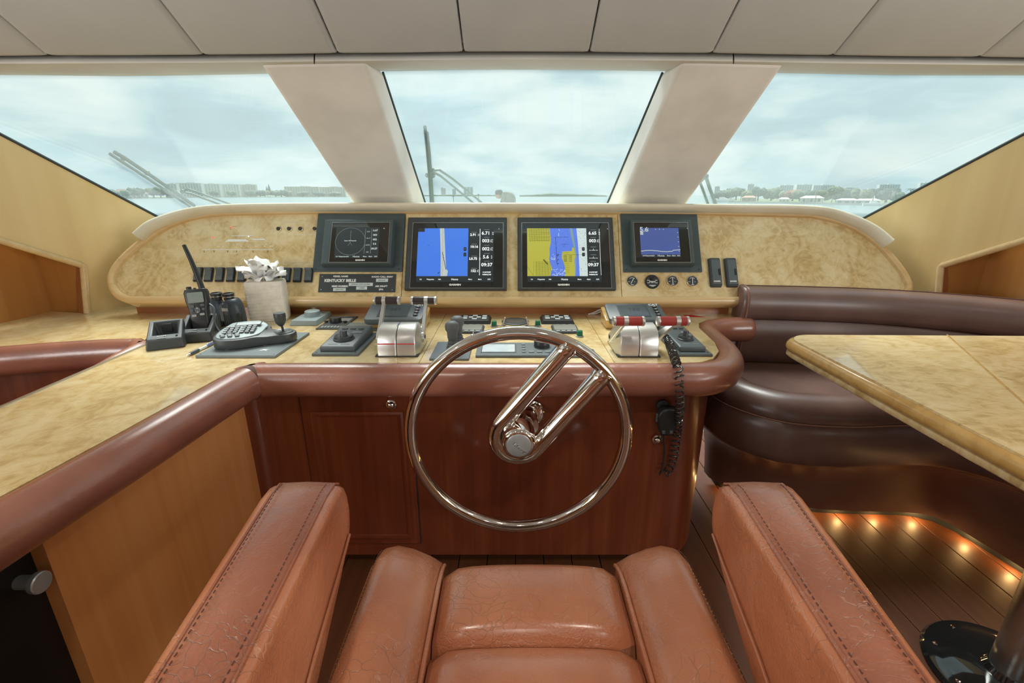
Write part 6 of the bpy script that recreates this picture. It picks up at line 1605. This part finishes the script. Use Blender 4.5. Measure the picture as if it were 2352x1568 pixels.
def coil(path, rad, pitch, n=11):
    pts = smooth_path(path, 10); L = [0]
    for a, b in zip(pts, pts[1:]): L.append(L[-1] + (b - a).length)
    tot = L[-1]; N = int(tot / pitch * n); out = []; a_ = None; k = 0
    for i in range(N + 1):
        s = tot * i / N
        while k < len(L) - 2 and L[k + 1] < s: k += 1
        f = (s - L[k]) / max(1e-9, L[k + 1] - L[k]); p = pts[k].lerp(pts[k + 1], f); T = (pts[k + 1] - pts[k]).normalized()
        if a_ is None: a_ = T.orthogonal().normalized()
        a_ = (a_ - T * a_.dot(T)).normalized(); b_ = T.cross(a_); th = 2 * math.pi * s / pitch
        out.append(p + (a_ * math.cos(th) + b_ * math.sin(th)) * rad)
    return out
cpth = [onZ(1486, 744, DZ + .016), onZ(1512, 752, DZ + .016), onZ(1530, 770, DZ + .016), onZ(1541, 800, DZ + .018), onZ(1553, 832, DZ + .022), onY(1560, 856, YR + .018), onY(1561, 886, YR + .002), onY(1561, 930, YR + .01),
        onY(1556, 985, FACE - .035), onY(1551, 1030, FACE - .026), onY(1543, 1066, FACE - .024), onY(1530, 1086, FACE - .022), onY(1520, 1084, FACE - .022)]
MB().tube([p - mc for p in coil(cpth, .0120, .0195)], .0028, 6).build('coiled_cord', 'cord', mi)
MB().tube([p - mc for p in smooth_path([onY(1520, 1084, FACE - .020), onY(1524, 1060, FACE - .016), onY(1526, 1030, FACE - .016), onY(1523, 1000, FACE - .028), onY(1520, 985, FACE - .036)], 5)], .0032, 6).build('straight_cord', 'black', mi)

# ================================================================== outside: wipers, foredeck, water and shores
def wiper(label, blade, arm, links, extra):
    t = thing('windscreen_wiper', label, 'wiper', gw(*blade[-1], -.02), group='windscreen wipers')
    def W(p, off): return gw(p[0], p[1], -off)
    def bar(pts, r, off, nm, par=None):
        return MB().tube([W(p, off) for p in pts], r, 8).build(nm, 'wiper', par or t, world=True)
    b = bar(blade, .0065, .022, 'blade')
    a = bar(arm, .0085, .05, 'arm')
    for l_ in links: bar(l_, .0055, .065, 'link_rod', None)
    for c in extra: MB().ball(W(c, .055), .012, 10, 6).build('joint', 'wiper', a, world=True)
    return t
wiper('windscreen wiper lying slanted across the port pane', [(252, 353), (300, 384), (350, 417), (400, 450), (436, 474)], [(262, 349), (285, 362), (345, 402), (400, 440), (446, 472)],
      [[(416, 439), (432, 434), (450, 440), (530, 469)], [(420, 441), (440, 445), (505, 469)]], [(284, 363), (338, 397), (420, 440)])
wiper('windscreen wiper standing upright in the middle pane', [(976, 291), (981, 340), (986, 400), (990, 468)], [(980, 305), (985, 350), (989, 400), (994, 468)],
      [[(992, 392), (1009, 390), (1040, 411), (1112, 470)], [(993, 394), (1012, 404), (1092, 470)]], [(993, 391), (982, 402), (994, 403)])
wiper('windscreen wiper half hidden behind the starboard pillar', [(1607, 416), (1616, 440), (1627, 470)], [(1621, 405), (1630, 432), (1644, 470)], [[(1609, 418), (1621, 405)]], [(1622, 405)])

M['sea'] = plain('pale_grey_green_water', (0.16, 0.25, 0.25), 0.18, var=0.12, scale=0.15)
def water_bump(m):
    n = m.node_tree.nodes; l = m.node_tree.links; b = n['Principled BSDF']
    t = n.new('ShaderNodeTexCoord'); mpn = n.new('ShaderNodeMapping'); mpn.inputs['Scale'].default_value = (.35, .9, 1)
    w = n.new('ShaderNodeTexNoise'); w.inputs['Scale'].default_value = 1.0; w.inputs['Detail'].default_value = 6
    bp = n.new('ShaderNodeBump'); bp.inputs['Strength'].default_value = .5; bp.inputs['Distance'].default_value = .25
    l.new(t.outputs['Object'], mpn.inputs['Vector']); l.new(mpn.outputs['Vector'], w.inputs['Vector']); l.new(w.outputs['Fac'], bp.inputs['Height']); l.new(bp.outputs['Normal'], b.inputs['Normal'])
water_bump(M['sea'])
M['hull'] = plain('white_gelcoat', (0.75, 0.77, 0.76), 0.35)
M['tree_a'] = plain('grey_green_foliage', (0.12, 0.165, 0.105), 0.9, var=.35, scale=.8, bump=.6)
M['tree_b'] = plain('olive_foliage', (0.17, 0.20, 0.115), 0.9, var=.35, scale=.8, bump=.6)
M['tree_c'] = plain('dark_blue_green_foliage', (0.085, 0.125, 0.10), 0.9, var=.35, scale=.8, bump=.6)
M['tree_r'] = plain('reddish_foliage', (0.27, 0.14, 0.10), 0.9, var=.3, scale=.8)
M['trunk'] = plain('grey_bark', (0.22, 0.19, 0.16), 0.9)
M['condo'] = plain('pale_concrete', (0.60, 0.62, 0.60), 0.8, var=.05, scale=.05)
M['condo_b'] = plain('warm_concrete', (0.56, 0.50, 0.42), 0.8, var=.05, scale=.05)
M['condo_dark'] = plain('dark_glazing', (0.22, 0.28, 0.29), 0.4)
M['roof_w'] = plain('white_roof', (0.72, 0.74, 0.73), 0.7)
M['roof_t'] = plain('terracotta_roof', (0.42, 0.25, 0.18), 0.8)
M['house'] = plain('white_render', (0.72, 0.72, 0.69), 0.8)
M['house_t'] = plain('tan_render', (0.46, 0.34, 0.24), 0.8)
M['seawall'] = plain('grey_seawall', (0.34, 0.35, 0.32), 0.9)
M['lawn'] = plain('lawn_green', (0.16, 0.21, 0.10), 0.95, var=.2, scale=.1)
M['shirt'] = plain('olive_grey_shirt', (0.19, 0.19, 0.14), 0.8)
M['skin'] = plain('tanned_skin', (0.40, 0.22, 0.14), 0.55)
M['hair'] = plain('dark_hair', (0.035, 0.028, 0.022), 0.6)
M['trousers'] = plain('khaki_shorts', (0.26, 0.22, 0.15), 0.8)

SEA = CAMZ - 5.0
sea = MB().add([(-6000, -800, SEA), (6000, -800, SEA), (6000, 7000, SEA), (-6000, 7000, SEA)], [(0, 1, 2, 3)]).build('water', 'sea', smooth=False)
tag(sea, 'pale rippled water of the bay', 'water', kind='stuff')
def far(px, t, z=SEA):
    d = ray(px, 448); return Vector((d.x * t, d.y * t, z))
def mpp(t): return t / F_PX
# ---- foredeck and the person bent over on it
fd = MB().prism([(-2.6, 2.75), (2.6, 2.75), (2.5, 8.0), (1.6, 14.0), (.3, 17.0), (-.3, 17.0), (-1.6, 14.0), (-2.5, 8.0)], .30, .45).build('foredeck', 'hull', smooth=False)
tag(fd, 'white foredeck ahead of the windscreen', kind='structure')
def person():
    T = 12.5; base = far(1166, T, .45); s = mpp(T)
    o = thing('person', 'person in an olive shirt bent over on the foredeck', 'person', base)
    V = [(.10, .0, .55), (.09, .0, .69), (.03, .0, .79), (-.06, .0, .83), (-.14, .0, .84), (-.20, .01, .86),
         (-.08, -.16, .88), (-.16, -.20, .66), (-.24, -.12, .46),                                                      # right arm
         (-.08, .14, .88), (-.16, .18, .66), (-.24, .12, .46),                                                        # left arm
         (.02, -.10, .48), (-.16, -.12, .30), (.06, -.12, .08), (-.10, -.13, .03),                                     # right leg
         (.02, .10, .48), (-.16, .12, .30), (.06, .12, .08), (-.10, .13, .03)]
    E = [(0, 1), (1, 2), (2, 3), (3, 4), (4, 5), (3, 6), (6, 7), (7, 8), (3, 9), (9, 10), (10, 11), (0, 12), (12, 13), (13, 14), (14, 15), (0, 16), (16, 17), (17, 18), (18, 19)]
    rad = [.17, .20, .19, .14, .07, .06, .065, .045, .035, .065, .045, .035, .10, .07, .045, .035, .10, .07, .045, .035]
    me = bpy.data.meshes.new('body'); me.from_pydata(V, E, []); b = bpy.data.objects.new('body', me); COL.objects.link(b); b.parent = o
    me.materials.append(M['shirt'])
    sk_ = b.modifiers.new('skin', 'SKIN'); ss = b.modifiers.new('sub', 'SUBSURF'); ss.levels = 2; ss.render_levels = 2
    for i, r in enumerate(rad): me.skin_vertices[0].data[i].radius = (r, r)
    me.skin_vertices[0].data[0].use_root = True
    hd = MB().loft([[Vector((-.245 + a * math.cos(q), .02 + a * .9 * math.sin(q), z)) for q in (2 * math.pi * i / 18 for i in range(18))] for a, z in ((.04, .76), (.075, .79), (.095, .84), (.10, .89), (.085, .945), (.05, .975), (.005, .985))]).build('head', 'skin', o, angle=80)
    MB().loft([[Vector((-.235 + a * math.cos(q), .02 + a * .95 * math.sin(q), z)) for q in (2 * math.pi * i / 18 for i in range(18))] for a, z in ((.100, .86), (.108, .90), (.095, .96), (.06, .992), (.005, 1.0))]).build('hair', 'hair', hd, angle=80)
    MB().ball((-.335, .02, .85), (.018, .014, .02), 8, 6).build('nose', 'skin', hd)
    for k in (-1, 1): MB().ball((-.24, .02 + k * .09, .86), (.018, .012, .03), 8, 6).build('ear', 'skin', hd)
    for k in (-1, 1):
        hb = MB().ball((-.27, k * .115, .40), (.03, .018, .045), 10, 8).build('hand', 'skin', o)
        for f in range(4): MB().tube([(-.285 + f * .014, k * .118, .375), (-.29 + f * .014, k * .116, .345), (-.283 + f * .014, k * .110, .320)], [.009, .008, .006], 6).build('finger', 'skin', hb)
        MB().tube([(-.245, k * .10, .40), (-.235, k * .092, .372), (-.24, k * .09, .352)], [.010, .009, .007], 6).build('thumb', 'skin', hb)
    MB().ball((.02, 0, .50), (.19, .21, .15), 16, 10).build('shorts', 'trousers', o)
person()

# ---- trees
def crown_mb(w, h, seed, lumps=7):
    r = random.Random(seed); m = MB()
    for k in range(lumps):
        a = 2 * math.pi * k / lumps; rr = w * .28 * (0 if k == 0 else 1)
        cx_, cy_, cz_ = rr * math.cos(a), rr * math.sin(a), h * (.55 + .22 * r.random())
        s = r.uniform(.22, .30) * w
        rings = []; nu, nv = 9, 6
        for j in range(nv + 1):
            p = math.pi * (j + (.05 if j == 0 else -.05 if j == nv else 0)) / nv - math.pi / 2
            rings.append([Vector((cx_ + s * math.cos(p) * math.cos(2 * math.pi * i / nu) * r.uniform(.82, 1.15), cy_ + s * math.cos(p) * math.sin(2 * math.pi * i / nu) * r.uniform(.82, 1.15), cz_ + min(s, h * .42) * math.sin(p) * r.uniform(.85, 1.12))) for i in range(nu)])
        m.loft(rings)
    return m
def tree(px, t, wpx, hpx, mat, label, seed):
    s = mpp(t); w, h = wpx * s, hpx * s; p = far(px, t, SEA + .6)
    o = thing('tree', label, 'tree', p, (0, 0, seed), 'shore trees')
    MB().cyl((0, 0, 0), (0, 0, h * .6), w * .05 + .1, w * .03 + .05, 7).build('trunk', 'trunk', o)
    crown_mb(w, h, seed).build('crown', mat, o, smooth=True, angle=80)
def palm(px, t, hpx, label, seed):
    s = mpp(t); h = hpx * s; p = far(px, t, SEA + .6); r = random.Random(seed)
    o = thing('palm_tree', label, 'palm', p, (0, 0, 0), 'shore palms')
    MB().tube([(0, 0, 0), (.1, 0, h * .4), (.05, 0, h * .82)], [.28, .2, .16], 7).build('trunk', 'trunk', o)
    m = MB()
    for k in range(11):
        a = 2 * math.pi * k / 11 + r.uniform(-.2, .2); L = h * r.uniform(.24, .33); el = r.uniform(.0, .9)
        ca, sa_ = math.cos(a), math.sin(a); rows = []
        for j in range(5):
            f = j / 4; rr = L * f; z = h * .82 + L * (el * f - .95 * f * f * (.6 + el * .5)); w = L * .16 * math.sin(math.pi * (.12 + .85 * f)) + .03
            rows.append([Vector((ca * rr - sa_ * w, sa_ * rr + ca * w, z - w * .3)), Vector((ca * rr, sa_ * rr, z + .05)), Vector((ca * rr + sa_ * w, sa_ * rr - ca * w, z - w * .3))])
        m.loft(rows, closed=False, caps=False)
    m.build('fronds', 'tree_c', o, smooth=False)
def block(px0, px1, t, ytop, label, name='tower_block', mat='condo', floors=10, bays=6, depth=None, group=None, roof=None, ground=None, cat='building'):
    s = mpp(t); w = (px1 - px0) * s; h = (448 - ytop) * s + (CAMZ - SEA); p = far((px0 + px1) / 2, t)
    d = depth or min(w, 24.0)
    o = thing(name, label, cat, p, (0, 0, -math.atan2(p.x, p.y) * .6), group)
    MB().box((0, 0, h / 2), (w, d, h)).build('wall', mat, o, smooth=False)
    m = MB()
    for k in range(bays): m.box((-w / 2 + w * (k + .5) / bays, -d / 2 - .05, h * .52), (w / bays * .42, .5, h * .84))
    m.build('glazing', 'condo_dark', o, smooth=False, kind='stuff')
    m = MB()
    for k in range(floors): m.box((0, -d / 2 - .25, h * (k + .6) / floors), (w * .98, 1.1, h / floors * .34))
    m.build('balcony', mat, o, smooth=False, kind='stuff')
    MB().box((w * .1, 0, h + .8), (w * .3, d * .5, 1.6)).build('roof_house', mat, o, smooth=False)
    return o
def zr(x): return 1540 + x * .2806
def zy(y): return 360 + y * .2806
# starboard shore: nearer, with houses, trees, palms; towers far behind
def t_shore(px): return lerp_tab(px, [(1600, 380), (1660, 345), (1800, 290), (1950, 245), (2100, 205), (2300, 170)])
land = [far(x, t_shore(x)) for x in (1648, 1720, 1800, 1900, 2000, 2100, 2250, 2420)]
back = [far(x, t_shore(x) + 260) for x in (2420, 2250, 2100, 2000, 1900, 1800, 1720, 1648)]
o = MB().prism([(p.x, p.y) for p in land + back], SEA - .5, SEA + .75).build('shore', 'lawn', smooth=False); tag(o, 'low green starboard shore with seawall', kind='structure')
MB().sweep([p + Vector((0, 0, .35)) for p in land], [(-.4, -.8), (.4, -.8), (.4, .6), (-.4, .6)]).build('seawall', 'seawall', o, smooth=False)
rnd = random.Random(21)
TR = [(400, 325, 85, 55, 'tree_c'), (455, 300, 95, 75, 'tree_a'), (540, 268, 105, 105, 'tree_a'), (640, 296, 95, 75, 'tree_b'), (720, 268, 100, 105, 'tree_c'), (830, 278, 135, 105, 'tree_a'), (935, 315, 90, 70, 'tree_b'),
      (1005, 290, 110, 95, 'tree_r'), (1065, 300, 100, 85, 'tree_a'), (1150, 292, 95, 80, 'tree_c'), (1250, 300, 105, 75, 'tree_b'), (1370, 276, 165, 100, 'tree_a'), (1480, 312, 100, 65, 'tree_c'), (1570, 292, 140, 90, 'tree_b'), (1775, 285, 165, 115, 'tree_c'), (1875, 312, 90, 85, 'tree_a')]
for i, (x, yt, w, h, mt) in enumerate(TR):
    px = zr(x); t = t_shore(px) * (1.15 + .10 * rnd.random())
    kind = {'tree_a': 'grey-green', 'tree_b': 'olive', 'tree_c': 'dark', 'tree_r': 'reddish'}[mt]
    tree(px, t, w * .2806 * 1.12, max(20, (SEA * 0 + (zy(yt) - 448) * -1 + 5.6 * F_PX / t)), mt, '%s leafy tree, %s from the pillar on the starboard shore' % (kind, ORD[i + 1] if i < 12 else ['thirteenth', 'fourteenth', 'fifteenth', 'sixteenth'][i - 12]), i + 3)
for i, (x, yt) in enumerate(((500, 282), (580, 258), (702, 262), (1192, 282), (1330, 256), (1665, 262), (1838, 258), (1962, 262))):
    px = zr(x); t = t_shore(px) * 1.02
    palm(px, t, (448 - zy(yt)) + 5.6 * F_PX / t, 'palm tree, %s palm from the pillar on the starboard shore' % ORD[i + 1], i + 40)
def house(px0, px1, ytop, label, mat='house', roof='roof_w', cols=0):
    t = t_shore((px0 + px1) / 2) * 1.055; s = mpp(t); w = (px1 - px0) * s; h = max(2.6, (448 - ytop) * s + 4.4); p = far((px0 + px1) / 2, t, SEA + .6)
    o = thing('house', label, 'house', p, (0, 0, -math.atan2(p.x, p.y)), 'waterside houses')
    d = 9.0; e_ = h * .66
    MB().box((0, d / 2, e_ / 2), (w, d, e_)).build('wall', mat, o, smooth=False)
    MB().loft([[Vector((-w * .54, -.8, e_)), Vector((w * .54, -.8, e_)), Vector((w * .54, d + .8, e_)), Vector((-w * .54, d + .8, e_))], [Vector((-w * .30, d * .45, h)), Vector((w * .30, d * .45, h)), Vector((w * .30, d * .55, h)), Vector((-w * .30, d * .55, h))]]).build('roof', roof, o, smooth=False)
    n = max(3, int(w / 4))
    for k in range(n): MB().box((-w / 2 + w * (k + .5) / n, -.05, e_ * .5), (w / n * .5, .3, e_ * .5)).build('window', 'condo_dark', o, smooth=False)
    for k in range(cols): MB().cyl((-w * .4 + w * .8 * k / max(1, cols - 1), -.7, 0), (-w * .4 + w * .8 * k / max(1, cols - 1), -.7, e_), .28, n=8).build('column', 'house', o)
house(zr(595), zr(700), zy(318), 'tan waterside house nearest the pillar', 'house_t', 'roof_t')
house(zr(1080), zr(1245), zy(318), 'white waterside house with a row of columns', 'house', 'roof_w', 6)
house(zr(1380), zr(1530), zy(352), 'cream low waterside house beside the columned house', 'house', 'roof_w')
house(zr(1535), zr(1710), zy(342), 'long white waterside house nearest the side wall', 'house', 'roof_w')
house(zr(900), zr(975), zy(332), 'small white waterside house behind the reddish tree', 'house', 'roof_w')
for i, (x0, x1, yt) in enumerate(((355, 392, 246), (450, 495, 262), (620, 666, 228), (882, 980, 237), (1020, 1127, 232), (1160, 1305, 236), (1372, 1480, 256), (1582, 1640, 268), (1698, 1834, 231), (2020, 2085, 218))):
    block(zr(x0), zr(x1), 1150, zy(yt), 'pale far tower block, %s from the pillar on the starboard skyline' % ORD[i + 1], 'tower_block', 'condo', 12, max(3, int((x1 - x0) / 16)), group='starboard skyline towers')
# small motor boat by the seawall
def motor_boat(px, t, L, label):
    p = far(px, t); o = thing('motor_boat', label, 'boat', p, (0, 0, -.5), 'small boats by the shore')
    MB().loft([[Vector((-L / 2, -L * .13, 0)), Vector((L * .25, -L * .13, 0)), Vector((L / 2, 0, 0)), Vector((L * .25, L * .13, 0)), Vector((-L / 2, L * .13, 0))], [Vector((-L / 2, -L * .16, L * .13)), Vector((L * .3, -L * .16, L * .15)), Vector((L * .58, 0, L * .18)), Vector((L * .3, L * .16, L * .15)), Vector((-L / 2, L * .16, L * .13))]]).build('hull', 'hull', o, smooth=False)
    MB().hexa([(-L * .2, -L * .1, L * .13), (L * .2, -L * .1, L * .14), (L * .2, L * .1, L * .14), (-L * .2, L * .1, L * .13)], [(-L * .18, -L * .08, L * .26), (L * .06, -L * .08, L * .26), (L * .06, L * .08, L * .26), (-L * .18, L * .08, L * .26)]).build('cabin', 'house', o, smooth=False)
motor_boat(1662, 340, 14, 'white motor boat moored at the near end of the starboard shore')
motor_boat(2012, 226, 9, 'white motor boat moored before the long white house')
# port shore
def zl(x): return 200 + x * .2721
def zly(y): return 330 + y * .2721
def t_port(px): return lerp_tab(px, [(150, 600), (330, 780), (500, 1150), (850, 1500)])
land = [far(x, t_port(x)) for x in (120, 250, 330, 420, 520, 620, 720, 850)]; back = [far(x, t_port(x) + 500) for x in (850, 620, 420, 250, 120)]
o = MB().prism([(p.x, p.y) for p in reversed(land + back)], SEA - .5, SEA + .8).build('shore', 'lawn', smooth=False); tag(o, 'low green port shore in the distance', kind='structure')
for i, (x0, x1, yt, mt) in enumerate(((690, 775, 342, 'condo'), (775, 975, 337, 'condo'), (975, 1130, 343, 'condo'), (1130, 1290, 346, 'condo'), (1290, 1432, 349, 'condo_b'), (1690, 1955, 366, 'condo_b'), (1958, 2180, 369, 'condo_b'))):
    t = t_port(zl((x0 + x1) / 2)) * 1.05
    block(zl(x0), zl(x1), t, zly(yt), '%s apartment block, %s from the left on the port shore' % ('pale' if mt == 'condo' else 'tan', ORD[i + 1]), 'apartment_block', mt, 9, max(3, int((x1 - x0) / 20)), group='port shore apartment blocks', cat='building')
def house_p(px0, px1, ytop, label):
    t = t_port((px0 + px1) / 2) * 1.02; s = mpp(t); w = (px1 - px0) * s; h = (448 - ytop) * s + 4.4; p = far((px0 + px1) / 2, t, SEA + .6)
    o = thing('house', label, 'house', p, (0, 0, -math.atan2(p.x, p.y)), 'waterside houses')
    MB().box((0, 5, h * .35), (w, 10, h * .7)).build('wall', 'house', o, smooth=False)
    MB().loft([[Vector((-w * .54, -.8, h * .7)), Vector((w * .54, -.8, h * .7)), Vector((w * .54, 11, h * .7)), Vector((-w * .54, 11, h * .7))], [Vector((-w * .3, 4, h)), Vector((w * .3, 4, h)), Vector((w * .3, 6, h)), Vector((-w * .3, 6, h))]]).build('roof', 'roof_t', o, smooth=False)
    n = max(3, int(w / 5))
    for k in range(n): MB().box((-w / 2 + w * (k + .5) / n, -.05, h * .36), (w / n * .5, .3, h * .34)).build('window', 'condo_dark', o, smooth=False)
house_p(zl(255), zl(345), zly(385), 'cream house with hipped roof, leftmost on the port shore')
house_p(zl(352), zl(500), zly(402), 'long white boathouse left of the apartment blocks')
PT_ = [(205, 398, 70), (240, 405, 60), (330, 398, 60), (400, 385, 75), (440, 383, 70), (500, 392, 80), (560, 388, 90), (620, 392, 90), (670, 400, 70), (1060, 400, 40), (1090, 410, 40), (1220, 405, 60), (1380, 402, 70), (1460, 405, 80), (1500, 402, 70), (1590, 408, 80), (1640, 402, 90), (1690, 405, 80), (1820, 412, 90), (1960, 415, 90), (2090, 416, 90)]
for i, (x, yt, w) in enumerate(PT_):
    px = zl(x); t = t_port(px) * 1.006
    where = 'left of the port apartment blocks' if i < 9 else 'in front of the pale apartment blocks' if i < 13 else 'in the gap beside the port conifers' if i < 18 else 'in front of the tan apartment blocks'
    tree(px, t, w * .2721 * 1.15, (448 - zly(yt)) + 5.6 * F_PX / t, ('tree_a', 'tree_c', 'tree_b')[i % 3], 'small distant %s tree, number %s %s' % (('grey-green', 'dark', 'olive')[i % 3], ['one', 'two', 'three', 'four', 'five', 'six', 'seven', 'eight', 'nine', 'one', 'two', 'three', 'four', 'one', 'two', 'three', 'four', 'five', 'one', 'two', 'three'][i], where), i + 80)
for x, yt, w, lab_ in ((1525, 360, 26, 'shorter slim conifer between the port apartment blocks'), (1545, 344, 32, 'taller slim conifer between the port apartment blocks')):
    px = zl(x); t = t_port(px) * 1.02; s = mpp(t); h = (448 - zly(yt)) * s + 5; o = thing('conifer', lab_, 'tree', far(px, t, SEA + .6), group='port shore conifers')
    MB().cyl((0, 0, 0), (0, 0, h * .3), .6, .4, 7).build('trunk', 'trunk', o)
    MB().lathe([(.01, h * .12), (w * .2721 * s * .5, h * .15), (w * .2721 * s * .4, h * .4), (w * .2721 * s * .44, h * .42), (w * .2721 * s * .25, h * .7), (.05, h)], 9).build('crown', 'tree_c', o, smooth=False)
# far middle: skyline, wooded island, channel markers
def zc(x): return 900 + x * .2551
def zcy(y): return 280 + y * .2551
for x0, x1, yt, lab_ in ((445, 462, 594, 'slim pale tower far beyond the middle wiper'), (464, 486, 600, 'pale tower beside the slim tower in the middle pane'), (547, 578, 606, 'squat pale tower between the wiper rods'), (648, 732, 589, 'widest pale far tower in the middle pane')):
    block(zc(x0), zc(x1), 2600, zcy(yt), lab_, 'tower_block', 'condo', 10, 3, group='far middle towers')
rnd = random.Random(4)
def ridge(px0, px1, t, hs, label):
    o = thing('wooded_island', label, 'island', far((px0 + px1) / 2, t)); s = mpp(t); n = 28; top = []; w = (px1 - px0) * s
    m = MB(); rows = []
    for i in range(n + 1):
        f = i / n; h = (lerp_tab(f, hs) + rnd.uniform(-.5, .5)) * s + 4; x = -w / 2 + w * f
        rows.append([Vector((x, -14, 0)), Vector((x, -12, h * .7)), Vector((x, 0, h)), Vector((x, 14, h * .8)), Vector((x, 16, 0))])
    m.loft(rows, closed=False, caps=False).build('wooded_ridge', 'tree_a', o, smooth=False)
ridge(zc(1150), zc(1930), 1700, [(0, 1.2), (.25, 3.0), (.35, 5.5), (.55, 3.6), (.8, 2.6), (1, .2)], 'low wooded island right of the bent person')
ridge(zc(280), zc(950), 2300, [(0, 1), (.5, 1.6), (1, 1)], 'thin far wooded shoreline behind the middle wiper')
for x, yt, lab_ in ((553, 655, 'channel marker post nearer the wiper'), (780, 646, 'channel marker post with a dark board beside the wiper rods')):
    px = zc(x); t = 330; o = thing('channel_marker', lab_, 'marker', far(px, t), group='channel markers'); h = 5 + (448 - zcy(yt)) * mpp(t)
    MB().cyl((0, 0, -.5), (0, 0, h * .8), .25, n=8).build('post', 'trunk', o); MB().box((0, -.3, h * .85), (1.3, .15, 1.3)).build('board', 'tree_c', o, bevel=.05)

# ================================================================== ceiling downlights behind the helm seat
lamp = None
for i, (x, y) in enumerate(((-1.35, .35), (-.45, .25), (.45, .25), (1.35, .35), (-.9, -.7), (.0, -.7), (.9, -.7))):
    zc_ = ceil_line(ceil_pt(1176))[-1].z - .004
    lab_ = 'round ceiling downlight, %s of the set behind the helm' % ORD[i + 1]
    o = thing('ceiling_downlight', lab_, 'light', (x, y, zc_), group='ceiling downlights')
    MB().lathe([(.034, 0), (.046, 0), (.046, -.006), (.036, -.010), (.034, -.004)], 24).build('trim_ring', 'chrome', o)
    MB().lathe([(.001, -.002), (.034, -.002), (.034, -.0035), (.001, -.0035)], 20).build('lens', 'lamp', o)
    d = bpy.data.lights.new('downlight', 'SPOT'); d.energy = 10; d.color = (1.0, .91, .80); d.spot_size = R(125); d.spot_blend = .9; d.shadow_soft_size = .035
    l_ = bpy.data.objects.new('downlight_bulb', d); COL.objects.link(l_); l_.parent = o; l_.location = (0, 0, -.03)

# tiny repeated marks that nobody could pick apart singly
for ob in bpy.data.objects:
    nm = ob.name.split('.')[0]
    if ob.parent is not None and nm in ('stitching', 'lettering', 'label_lettering', 'chart_marks', 'reading_titles', 'readings', 'chart_streets', 'chart_shoals', 'menu_bar', 'words', 'ruled_line', 'maker_name', 'dial_marks', 'deck_lines',
                                        'station_marks', 'hull_and_cabins', 'sonar_trace', 'radar_ring', 'digits', 'gap_shade_strip', 'fronds', 'crown', 'mast_line', 'zoom_sign'):
        ob['kind'] = 'stuff'
